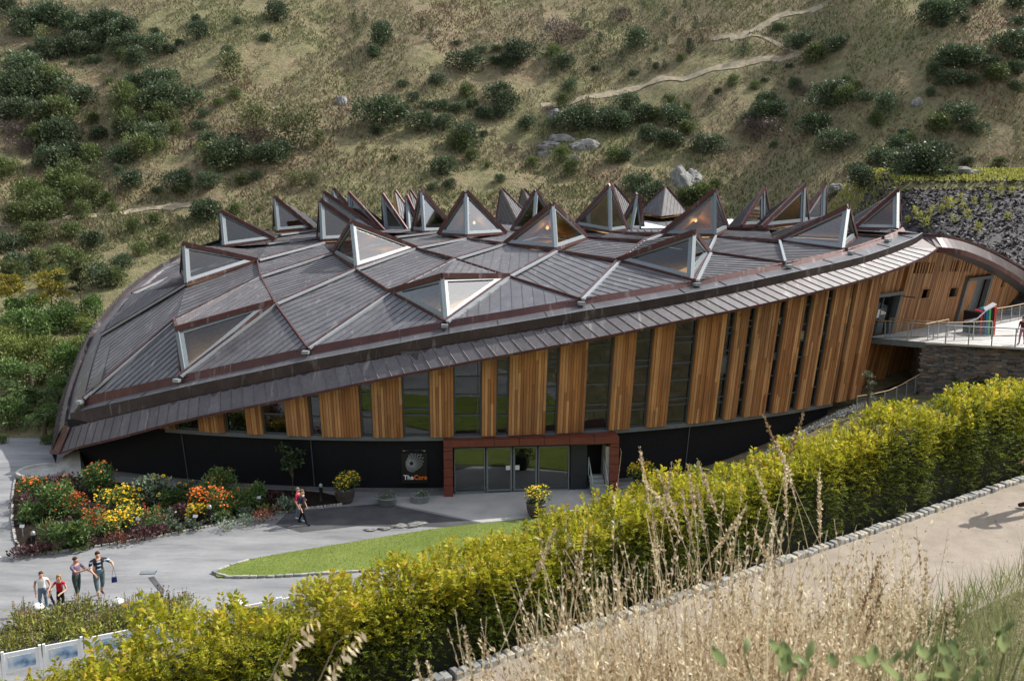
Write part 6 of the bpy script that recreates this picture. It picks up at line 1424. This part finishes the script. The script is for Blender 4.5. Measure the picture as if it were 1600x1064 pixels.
    for a, b_, t in segs:
        ab = b_ - a; u = np.clip(((cen_ - a) @ ab) / max(ab @ ab, 1e-9), 0, 1); d = np.linalg.norm(cen_ - (a + u[:, None] * ab), axis=1); k_ = {'t': 1, 's': 0, 'k': 3, 'f': 2}.get(t, 0)
        kk = np.full(len(cen_), k_)
        if t == 'a': kk = np.where(u < sleeve, 0, 3)
        if t == 'c': kk = np.where(u < leg, 1, 3)
        if t == 't' and skirt: kk = kk
        sel = d < best; best[sel] = d[sel]; mi[sel] = kk[sel]
    if vest: mi = np.where((mi == 0) & (np.abs(cen_[:, 0]) > .04 * f) & (np.abs(cen_[:, 0]) < .15 * f * W), 4, mi)
    neckz = 1.44 * f; mi = np.where((mi == 0) & (cen_[:, 2] > neckz) & (np.abs(cen_[:, 0]) < .08 * f), 3, mi)
    bm_.polygons.foreach_set('material_index', mi.astype(np.int32)); bm_.polygons.foreach_set('use_smooth', [True] * len(mi)); bm_.name = 'body'
    root = empty('person', loc, rz, label, 'person', group); link('body', bm_, root)
    hm = cloth('hair %.2f %.2f' % hair[:2], hair); hb = bmesh.new(); bmesh.ops.create_icosphere(hb, subdivisions=3, radius=1)
    for v_ in hb.verts:
        c = v_.co; low = c.z < (-.05 if c.y > -.1 else .42)
        rad = Vector((c.x * .093, c.y * .112, c.z * .105))
        if c.y < -.35 and c.z < .45: rad *= .72
        if c.z < -.25 and not hairlong: rad *= .8
        if hairlong and c.z < -.1 and c.y > -.2: rad.z = rad.z * 2.6; rad.x *= 1.1
        v_.co = (rad * (1 + .05 * math.sin(c.x * 9 + c.z * 7)) + Vector((0, -.012 - lean, 1.655))) * f
    hme = bpy.data.meshes.new('hair'); hb.to_mesh(hme); hb.free(); hme.materials.append(hm); hme.polygons.foreach_set('use_smooth', [True] * len(hme.polygons)); ho = link('hair', hme, root)
    mb = MB()
    fy = -.128 - lean
    for sx2 in (-1, 1):
        mb.lathe([(.001, 0), (.011, .004), (.011, .010), (.001, .014)], 8, (sx2 * .032 * f, fy * f, 1.605 * f), 1); mb.lathe([(.001, 0), (.014, .01), (.014, .035), (.001, .045)], 8, (sx2 * .088 * f, (-.03 - lean) * f, 1.59 * f), 0)
    mb.box((0, (fy - .012) * f, 1.585 * f), (.024 * f, .035 * f, .045 * f), 0, 0, taper=.6); mb.box((0, (fy + .004) * f, 1.545 * f), (.045 * f, .012 * f, .01 * f), 0, 2)
    mb.build('face', [sk, M['signblack'], cloth('lips', (.35, .12, .1))], root, True)
    return root
def foot(px, py, z=.012): p = Pz(px, py, z); return p
cw = cloth('white top', (.74, .75, .76), .05); jn = cloth('blue jeans', (.13, .20, .28)); rd_ = cloth('red dress', (.42, .018, .035)); bkc = cloth('black cloth', (.012, .012, .014)); pur = cloth('grey purple shirt', (.15, .115, .17)); dg_ = cloth('dark green shorts', (.045, .065, .06)); gs_ = cloth('slate shorts', (.10, .14, .155)); nv_ = cloth('navy suit', (.022, .026, .04)); shw = cloth('white shoes', (.6, .6, .6)); shb = cloth('dark sandals', (.06, .035, .035)); mar = cloth('maroon top', (.10, .02, .04)); pk = cloth('pink trousers', (.32, .10, .16)); crim = cloth('crimson coat', (.42, .03, .07))
ppl = 'group of four walkers on the plaza'
person(foot(69, 956), R(20), 1.62, 'woman in a white sleeveless top and blue jeans', (cw, jn, shw, SK['skin']), ppl, lh=(-.24, -.1, .88), rh=(.24, -.16, .93), sleeve=.02, hair=(.09, .05, .03), wide=1.05)
person(foot(97, 963), R(5), 1.66, 'girl with long fair hair in a red top and black trousers', (rd_, bkc, shw, SK['skin']), ppl, lh=(-.34, -.12, 1.0), rh=(.14, -.26, 1.08), sleeve=.18, hair=(.32, .19, .08), hairlong=True, wide=.86, stride=.06)
person(foot(122, 939), R(72), 1.80, 'man in a grey purple shirt and dark shorts pointing right', (pur, dg_, shw, SK['skin2']), ppl, lh=(-.10, -.48, 1.32), rh=(.12, -.45, 1.24), sleeve=.62, leg=.25, hair=(.07, .035, .02), wide=1.08)
p4 = person(foot(157, 932), R(38), 1.86, 'man in a striped shirt and brown vest holding a blue bag', (M['stripes'], gs_, shb, SK['skin']), ppl, lh=(-.22, -.34, 1.02), rh=(.40, -.42, 1.26), sleeve=.62, leg=.4, hair=(.05, .03, .02), wide=1.26, stride=.2, vest=cloth('brown vest', (.035, .025, .02)))
person(foot(473, 820), R(80), 1.74, 'man in a dark suit jacket walking right past the flower bed', (nv_, bkc, bkc, SK['skin']), 'couple by the flower bed', sleeve=1.0, hair=(.16, .10, .07), wide=1.12, stride=.26)
person(foot(466.5, 814), R(85), 1.66, 'woman in a crimson coat walking behind the man in dark suit', (crim, jn, shw, SK['skin']), 'couple by the flower bed', sleeve=1.0, rh=(.1, -.3, 1.12), hair=(.22, .17, .13), stride=.2)
person(foot(-7, 871), R(100), 1.74, 'person in navy trousers at the left picture edge', (nv_, nv_, shw, SK['skin']), None, sleeve=1.0)
pz = Pz(1600, 541, DZ); person(Vector((pz.x + .12, pz.y + .5, DZ)), R(-60), 1.68, 'person in a maroon top and pink trousers at the deck railing', (mar, pk, shb, SK['skin']), None, sleeve=1.0, hair=(.03, .02, .02), hairlong=True)
pq = Pz(1621, 797, 10.425); person(pq, R(-95), 1.74, 'person in a white shirt at the right edge of the tan path', (cw, cloth('grey trousers', (.2, .2, .22)), shb, SK['skin']), None, sleeve=.6, lh=(-.27, -.12, .9), rh=(.27, -.14, .92), wide=1.1)
hp = foot(176, 903.5, 0); hp = P(177, 885, foot(157, 932).y - .35)
bg_ = empty('shoulder_bag', hp - Vector((0, 0, .62)), .4, 'small blue bag hanging from the striped man\'s hand', 'bag'); MB().box((0, 0, .1), (.2, .1, .2), taper=.9).build('pouch', cloth('bag blue', (.03, .04, .14)), bg_)
for x in (-.05, .05): MB().tube([(x * 1.6, 0, .18), (x * .7, 0, .4), (0, 0, .62)], .006, 4).build('strap', bkc, bg_)
um = empty('folded_umbrella', Pz(91, 957, .01), 0, 'black folded umbrella between the two women', 'umbrella'); MB().tube([(0, 0, 0), (-.12, 0, .35), (-.3, 0, .85)], [.012, .035, .06], 8).build('canopy', bkc, um); MB().tube([(-.3, 0, .85), (-.34, 0, .97), (-.28, 0, 1.0)], .02, 6).build('handle', M['signblack'], um)

# ------------------------------------------------------------------ tan path, kerb setts, hedge
def KP(u, d, z=10.4): q = KA + KU * u + KN * d; return Vector((q.x, q.y, z))
m, n, b, o = nodes('tan path'); f1 = tex(n, .6, 4, .6); f2 = tex(n, 60, 3, .7)
c_ = ramp(n, [(.3, (.235, .195, .155)), (.7, (.30, .255, .205))], f1); c_ = mixc(n, .45, c_, ramp(n, [(.3, (.6, .6, .6)), (.7, (1.35, 1.35, 1.35))], f2), 'MULTIPLY'); c_ = mixc(n, .6, c_, ramp(n, [(.3, (.72, .72, .72)), (.7, (1.15, 1.15, 1.15))], tex(n, 2.4, 7, .7)), 'MULTIPLY'); n.links.new(c_, b.inputs['Base Color']); b.inputs['Roughness'].default_value = .9; bump(n, b, f2, .5, .01); M['tan'] = m
mb = MB(); mb.grid(lambda u, v: KP(-16 + 50 * u, .0 - 3.6 * v, 10.42), 20, 6); struct(mb.build('tan_path', M['tan']))
stone_line([KP(-7, .06, 10.40), KP(0, .06, 10.40), KP(6, .06, 10.40), KP(14, .06, 10.40)], 'sett_kerb', 'row of pale granite setts between the tan path and the hedge', (.125, .15, .13), M['sett'], .01)
HL0, HL1 = -10.5, 15.0
mb = MB(); mb.grid(lambda u, v: KP(HL0 - .5 + (HL1 - HL0 + 1) * u, .12 + 2.2 * v, 10.43), 30, 4); struct(mb.build('hedge_bed', M['soil']))
hd_ = empty('hedge', KP(0, .9), 0, 'long yellow green clipped yew hedge along the tan path', 'hedge'); hI = Matrix.Translation(-KP(0, .9))
def htop(u): u = np.asarray(u, float); return np.interp(u, [-10, -7.5, -3.3, -1.5, .3, 2.6, 5, 8.5, 15], [.75, .85, 1.18, 1.12, 1.18, 1.30, 1.52, 1.58, 1.6]) + .22 * (fbm(u * .9, 0 * u + 3, 71, 3) - .5) * 2 + .05 * np.sin(u * 2.1)
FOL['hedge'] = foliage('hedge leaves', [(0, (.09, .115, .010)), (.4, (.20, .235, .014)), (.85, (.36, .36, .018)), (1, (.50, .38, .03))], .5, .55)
FOL['hedge_low'] = foliage('hedge lower leaves', [(0, (.04, .066, .01)), (.5, (.095, .135, .016)), (1, (.21, .235, .022))], .45, .55)  # greener lower leaves, near-face shade painted into their colour
FOL['hedge_tip'] = foliage('hedge tips', [(0, (.23, .26, .02)), (.65, (.43, .42, .022)), (1, (.60, .40, .05))], .5, .55)  # golden shoots, sunlit top of the hedge painted into their colour
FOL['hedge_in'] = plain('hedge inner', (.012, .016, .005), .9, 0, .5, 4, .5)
mb = MB(); mb.grid(lambda u, v: (lambda uu, a: KP(uu, .64 + .5 * math.cos(a) * .75, 10.4 + max(0., math.sin(a)) ** .6 * (float(htop(uu)) - .28)))(HL0 + (HL1 - HL0) * u, math.pi * (1 - v)), 90, 10); sub(mb, 'inner_mass', FOL['hedge_in'], hd_, hI)  # opaque dark core added to block light through the leaves
nS = 52000
uu = rng.uniform(HL0, HL1, nS); face = rng.random(nS); tp = htop(uu)
lump = .20 * (fbm(uu * 1.6, face * 4, 55, 3) - .5) * 2 + .035 * np.cos(uu * 2 * np.pi / .82 + 2 * fbm(uu * .5, uu * 0, 3, 2))
# near face, top, far face
near_m = face < .60; top_m = (face >= .60) & (face < .93)
dd = np.where(near_m, .24 + lump, np.where(top_m, .2 + .85 * rng.random(nS), 1.1 - lump)); zz = np.where(near_m, .06 + (tp - .1) * rng.random(nS) ** .8, np.where(top_m, tp - lump * 1.1 - .05, tp * rng.random(nS)))
dd = dd + np.where(near_m, .16 * (zz / tp - .6) ** 2, 0) + rng.normal(size=nS) * .05
dep_in = rng.random(nS) ** 2 * .22; dd = dd + np.where(near_m, dep_in, 0); zz = zz - np.where(top_m, dep_in, 0)
Pn = np.array(KN); Pu = np.array(KU); base = np.array(KA)[None] + Pu[None] * uu[:, None] + Pn[None] * dd[:, None]; base[:, 2] = 10.4 + zz
out = np.where(near_m[:, None], -Pn[None] + [0, 0, .55], np.where(top_m[:, None], np.array([0, 0, 1.2]), Pn[None] + [0, 0, .4])); D0 = unit(out + rng.normal(size=(nS, 3)) * .5)
Ls = rng.uniform(.065, .145, nS); tall = top_m & (rng.random(nS) < .16); Ls[tall] *= rng.uniform(1.5, 2.8, tall.sum()); D0[tall] = unit(D0[tall] * .5 + [0, 0, 1])
sd = unit(np.cross(D0, rng.normal(size=(nS, 3)) * .4 + [0, 0, .8] + Pn * .5)); parts = []
for k in range(6):
    t = .08 + .9 * k / 6; c = base + D0 * (Ls * t)[:, None] - np.array([0, 0, 1]) * (Ls * t * t * .25)[:, None]; w_ = (1 - .45 * t)
    for sg_ in (1, -1): parts.append(leaves(c, sd * sg_ + D0 * .7 + rng.normal(size=(nS, 3)) * .22, Ls * .36 * w_, Ls * .13, r=rng))
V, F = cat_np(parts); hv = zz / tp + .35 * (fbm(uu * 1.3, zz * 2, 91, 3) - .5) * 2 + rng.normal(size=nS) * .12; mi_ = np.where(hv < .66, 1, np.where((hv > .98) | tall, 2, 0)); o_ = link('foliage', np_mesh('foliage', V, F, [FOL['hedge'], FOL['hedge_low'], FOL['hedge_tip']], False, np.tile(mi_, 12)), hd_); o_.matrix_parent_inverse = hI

# ------------------------------------------------------------------ foreground grasses
FOL['straw'] = foliage('straw', [(0, (.28, .20, .11)), (.4, (.50, .41, .26)), (1, (.76, .69, .53))], .35, .7)
FOL['strawdark'] = foliage('brown seed', [(0, (.16, .10, .055)), (.6, (.27, .18, .10)), (1, (.40, .30, .19))], .25, .7)
FOL['blade'] = foliage('green blades', [(0, (.12, .16, .05)), (.6, (.26, .29, .12)), (1, (.42, .40, .20))], .4, .6)
def stalks(B, T, n_seed, head, sl, sw, r_, bend=.08):
    """stems from B to T with seed heads along the last part; returns stem quads and seed quads"""
    n_ = len(B); d = T - B; L = np.linalg.norm(d, axis=1, keepdims=True); sidev = unit(np.cross(d, r_.normal(size=(n_, 3)))); bow = sidev * L * r_.uniform(-bend, bend, (n_, 1)); K = 6; ts = np.linspace(0, 1, K + 1)
    pts = np.stack([B + d * t + bow * (4 * t * (1 - t)) for t in ts], 1); cs = unit(np.cross(d, np.array([0, 1., 0]))); wd = r_.uniform(.0022, .004, (n_, 1)); V = []; 
    for i in range(K + 1): w_ = wd * (1 - .6 * ts[i]); V += [pts[:, i] - cs * w_, pts[:, i] + cs * w_]
    V = np.stack(V, 1).reshape(-1, 3); b0 = np.arange(n_)[:, None] * (2 * K + 2); F = np.concatenate([np.concatenate([b0 + 2 * i, b0 + 2 * i + 1, b0 + 2 * i + 3, b0 + 2 * i + 2], 1) for i in range(K)])
    t = 1 - head * r_.random((n_, n_seed)); C = (B[:, None] + d[:, None] * t[..., None] + bow[:, None] * (4 * t * (1 - t))[..., None]).reshape(-1, 3); C = C + r_.normal(size=C.shape) * .004
    dirn = np.repeat(unit(d), n_seed, 0) * .9 + r_.normal(size=C.shape) * .45; prof_ = (.55 + .6 * np.sin(np.pi * np.clip((1 - t) / head, 0.05, .95))).reshape(-1)
    S = leaves(C, dirn, sl * prof_ * r_.uniform(.7, 1.2, len(C)), sw * prof_, r=r_); return (V, F), S
r_ = np.random.default_rng(77); n1 = 9500
gy = r_.uniform(4.2, 10.2, n1); gxx = gy * (-.12 + .56 * r_.random(n1) ** 1.3); gxx += r_.normal(size=n1) * .1
k_ = kerb_sd(gxx, gy) < -2.35 - .8 * sstep(.2, .4, gxx / gy); gxx, gy = gxx[k_], gy[k_]; n1 = len(gy); B = np.stack([gxx, gy, ground(gxx, gy) - .05], 1); hh = (r_.uniform(.55, 1.15, n1) + (r_.random(n1) < .16) * r_.uniform(.2, .75, n1)) * (1 - .35 * sstep(.2, .42, gxx / gy)) * (.55 + .45 * sstep(-.1, .1, gxx / gy)); cl_ = fbm(gxx * 2.1, gy * 2.1, 123, 3); k2 = cl_ > .36 + .25 * r_.random(n1) - .12; B, hh, cl_ = B[k2], hh[k2], cl_[k2]; n1 = len(B); hh = hh * (.35 + 1.25 * cl_)
lx_ = 1.1 * (fbm(B[:, 0] * 1.2, B[:, 1] * 1.2, 140, 2) - .5); T = B + np.stack([r_.normal(size=n1) * .17 - .08 + lx_ * hh * .5, r_.normal(size=n1) * .16, hh], 1)
A_, S_ = stalks(B, T, 18, .42, .036, .013, r_)
gr = empty('seeding_grass', (1, 6, 12), 0, 'mass of pale dry seeding grass in the foreground', 'grass'); gr['kind'] = 'stuff'; gI2 = Matrix.Translation(-Vector((1, 6, 12)))
for nm_, (V, F), mt in (('stems', A_, FOL['straw']), ('seed_heads', S_, [FOL['straw'], FOL['strawdark']])): o_ = link(nm_, np_mesh(nm_, V, F, mt, False, None if nm_ == 'stems' else np.repeat((r_.random(n1) < .3).astype(int), 18)), gr); o_.matrix_parent_inverse = gI2; o_['kind'] = 'stuff'
n2 = 22000; gy = r_.uniform(3.6, 9.6, n2); gxx = gy * r_.uniform(-.10, .58, n2); k_ = (kerb_sd(gxx, gy) < -2.7) & ((gxx / gy < .36) | ((gy > 4.6) & (r_.random(n2) < .3))); gxx, gy = gxx[k_], gy[k_]; B = np.stack([gxx, gy, ground(gxx, gy) - .03], 1); D = r_.normal(size=B.shape) * [.3, .3, .05] + [0, 0, 1]
o_ = link('blades', np_mesh('blades', *leaves(B, D, r_.uniform(.25, .62, len(B)), r_.uniform(.005, .010, len(B)), r=r_), FOL['blade']), gr); o_.matrix_parent_inverse = gI2; o_['kind'] = 'stuff'
n2 = 11000; gy = r_.uniform(4.0, 10.2, n2); gxx = gy * (-.12 + .5 * r_.random(n2)); k_ = kerb_sd(gxx, gy) < -2.3 - .8 * sstep(.2, .4, gxx / gy); gxx, gy = gxx[k_], gy[k_]; B = np.stack([gxx, gy, ground(gxx, gy) - .03], 1); D = r_.normal(size=B.shape) * [.35, .35, .05] + [0, 0, 1]
o_ = link('dry_blades', np_mesh('dry_blades', *leaves(B, D, r_.uniform(.3, .75, len(B)), r_.uniform(.006, .013, len(B)), r=r_), FOL['straw']), gr); o_.matrix_parent_inverse = gI2; o_['kind'] = 'stuff'
n4 = 16000; gy = r_.uniform(3.8, 10.2, n4); gxx = gy * r_.uniform(-.13, .5, n4); k_ = kerb_sd(gxx, gy) < -2.3; gxx, gy = gxx[k_], gy[k_]; B = np.stack([gxx, gy, ground(gxx, gy) + .12 * r_.random(len(gy))], 1); FOL['litter'] = foliage('bank weeds', [(0, (.03, .035, .015)), (.5, (.07, .075, .03)), (.8, (.12, .15, .05)), (1, (.2, .23, .08))], .3)
o_ = link('low_weeds', np_mesh('low_weeds', *leaves(B, r_.normal(size=B.shape) + [0, 0, .5], r_.uniform(.04, .12, len(B)), r_.uniform(.015, .04, len(B)), r=r_), FOL['litter']), gr); o_.matrix_parent_inverse = gI2; o_['kind'] = 'stuff'
# loose leaf bits and grit on the path
n5 = 900; q = r_.random((n5, 2)); B = np.array([list(KP(-6 + 22 * a, -.05 - 3.2 * b_ ** 1.6, 10.428)) for a, b_ in q]); tag(link('path_litter', np_mesh('path_litter', *leaves(B, r_.normal(size=B.shape) * [1, 1, .15], r_.uniform(.012, .05, n5), r_.uniform(.008, .022, n5), r=r_), FOL['strawdark'])), 'fallen leaf bits and grit scattered on the tan path', 'litter', kind='stuff')
# tall single stalks
TS = [((1090, 720), (1155, 899), 6.2), ((1006, 746), (1091, 931), 6.0), ((1179, 730), (1215, 875), 6.4), ((1225, 708), (1237, 863), 6.5), ((1280, 734), (1284, 855), 6.4), ((1065, 764), (1087, 855), 6.3), ((1089, 758), (1107, 855), 6.4), ((1021, 815), (1027, 895), 6.2), ((916, 827), (908, 900), 5.8), ((996, 867), (976, 946), 5.8), ((1165, 793), (1135, 831), 6.1), ((1175, 819), (1203, 879), 6.2), ((869, 827), (812, 960), 5.4), ((1192, 648), (1216, 700), 7.4), ((1256, 645), (1250, 690), 7.4), ((1214, 690), (1228, 760), 7.0), ((1028, 735), (1048, 830), 6.6), ((1050, 722), (1046, 780), 6.6), ((1075, 726), (1080, 800), 6.6), ((724, 980), (730, 1050), 4.8), ((650, 1030), (660, 1064), 4.6), ((668, 1034), (676, 1064), 4.6), ((1000, 700), (1030, 790), 6.8), ((1376, 866), (1345, 960), 6.0), ((1384, 910), (1360, 980), 5.8), ((1448, 860), (1440, 960), 5.2), ((1232, 905), (1226, 985), 5.8), ((1150, 880), (1165, 960), 5.8), ((1488, 910), (1484, 990), 5.4), ((960, 885), (985, 960), 5.6)]
for i, (tp_, lo_, Y_) in enumerate(TS):
    T_ = P(*tp_, Y_); Lw = P(*lo_, Y_ + .05); d = (Lw - T_).normalized(); B_ = Vector(T_)
    for _ in range(400):
        B_ += d * .02
        if B_.z < float(ground(B_.x, B_.y)): break
    n_ = 1; o_ = empty('grass_stalk', B_, 0, 'tall %s seeding grass stalk in front of the hedge' % ('dark brown' if i in (13, 14, 23, 24) else 'pale dry'), 'grass stalk', 'tall dark brown grass stalks' if i in (13, 14, 23, 24) else 'tall pale grass stalks')
    Bn = np.array([[0, 0, 0.]]); Tn = np.array([list(T_ - B_)]); A_, S_ = stalks(Bn, Tn, 130, min(.6, .5 / (T_ - B_).length), .030, .013, r_, .05)
    Vs, Fs = A_; Vs = Vs.copy(); link('stem', np_mesh('stem', Vs, Fs, FOL['straw']), o_); link('seed_head', np_mesh('seed_head', *S_, FOL['strawdark'] if i in (13, 14, 23, 24) else FOL['straw']), o_)
# drooping oat-like heads, lower left and right
for i, (tip, lo_, Y_, lab) in enumerate([((485, 968), (425, 1055), 3.6, 'drooping oat grass head at the lower left'), ((555, 985), (500, 1060), 3.6, 'second drooping oat grass head right of the first at the lower left'), ((1340, 862), (1330, 960), 5.6, 'drooping brown oat grass head over the tan path'), ((1300, 880), (1310, 980), 5.6, 'drooping brown oat grass head left of the path shadow')]):
    T_ = P(*tip, Y_); Lw = P(*lo_, Y_); d = (Lw - T_).normalized(); B_ = Lw + d * .7; o_ = empty('oat_grass', B_, 0, lab, 'grass stalk', 'drooping oat grass heads'); a, b2 = Lw - B_, T_ - B_
    pts = [Vector((0, 0, 0)), a, a.lerp(b2, .6) + Vector((-.02, 0, .03)), b2]; MB().tube(pts, [.003, .0025, .002, .001], 5).build('stem', FOL['straw'], o_)
    C = []; 
    for k in range(26): t = k / 26; q = a.lerp(b2, t) + Vector((0, 0, .02)); C.append((q.x + rnd.uniform(-.004, .035), q.y + rnd.uniform(-.02, .02), q.z + rnd.uniform(-.03, .005)))
    C = np.array(C); link('seed_head', np_mesh('seed_head', *leaves(C, r_.normal(size=C.shape) * .35 + [.5, 0, -.5], 0.052 if i < 2 else .034, .019 if i < 2 else .012, r=r_), FOL['straw'] if i < 2 else FOL['strawdark']), o_)
# reeds and blurred leaves at the lower right
n3 = 90; gy = r_.uniform(3.4, 5.2, n3); gxx = gy * r_.uniform(.38, .56, n3); B = np.stack([gxx, gy, ground(gxx, gy)], 1); T = B + np.stack([r_.normal(size=n3) * .08, r_.normal(size=n3) * .08, r_.uniform(.5, 1.1, n3)], 1); A_, S_ = stalks(B, T, 1, .05, .02, .01, r_)
o_ = tag(link('reeds', np_mesh('reeds', *A_, FOL['blade'])), 'upright green and dry reeds at the lower right corner', 'reeds', kind='stuff')
FOL['near'] = foliage('near leaves', [(0, (.14, .19, .08)), (.7, (.30, .36, .16)), (1, (.55, .52, .12))], .45, .45)
for i, (px, py, Y_, lab) in enumerate([(1235, 1040, 2.7, 'out of focus leafy sprig at the bottom edge below the path'), (1430, 1045, 2.6, 'out of focus leafy sprig right of centre at the bottom edge'), (1545, 1030, 2.5, 'out of focus leafy sprig at the lower right corner')]):
    p = P(px, py, Y_); o_ = empty('leafy_sprig', p, 0, lab, 'sprig', 'blurred leafy sprigs'); C = r_.normal(size=(12, 3)) * [.09, .06, .03]; D = r_.normal(size=(12, 3)) * [.8, .5, .4] + [0, 0, .5]
    mb = MB()
    for c, d in zip(C, D):
        d = Vector(d).normalized(); c = Vector(c); sdv = d.cross(Vector((.2, .7, .6))).normalized(); nv2 = sdv.cross(d); L = rnd.uniform(.05, .08); v = []
        for t, w2 in ((0, .06), (.18, .55), (.4, .95), (.62, .9), (.84, .55), (1, .05)):
            for u in (-1, 0, 1): v.append(c + d * (L * t) + sdv * (u * w2 * L * .27) + nv2 * (abs(u) * .012 + .02 * t * t))
        mb.add(v, [(3 * i + j, 3 * i + j + 1, 3 * i + j + 4, 3 * i + j + 3) for i in range(5) for j in range(2)])
    mb.build('leaves', FOL['near'], o_, True); mb = MB()
    for c in C[:6]: mb.tube([(0, 0, -1.0), (c[0] * .5, c[1] * .5, -.15), tuple(c)], [.006, .004, .002], 5)
    mb.build('stem', M['stem'], o_)

# ------------------------------------------------------------------ labels: order of look-alikes from left to right
ORD = ['leftmost', 'second from left', 'third from left', 'fourth from left', 'fifth from left', 'sixth from left', 'seventh from left', 'eighth from left', 'ninth from left', 'tenth from left', 'eleventh from left', 'twelfth from left', 'thirteenth from left', 'fourteenth from left', 'fifteenth from left', 'sixteenth from left', 'seventeenth from left', 'eighteenth from left', 'nineteenth from left', 'twentieth from left', '21st from left', '22nd from left', '23rd from left', '24th from left', '25th from left', '26th from left', '27th from left', '28th from left']
by = {}
for o_ in sc.objects:
    if o_.parent is None and 'label' in o_ and 'kind' not in o_: by.setdefault(o_['label'], []).append(o_)
for lab, os_ in by.items():
    if len(os_) < 2: continue
    os_.sort(key=lambda q: q.location.x / max(q.location.y, .1))
    for i, q in enumerate(os_): q['group'] = q.get('group', lab); q['label'] = ('rightmost' if i == len(os_) - 1 else ORD[min(i, 27)]) + ' ' + lab
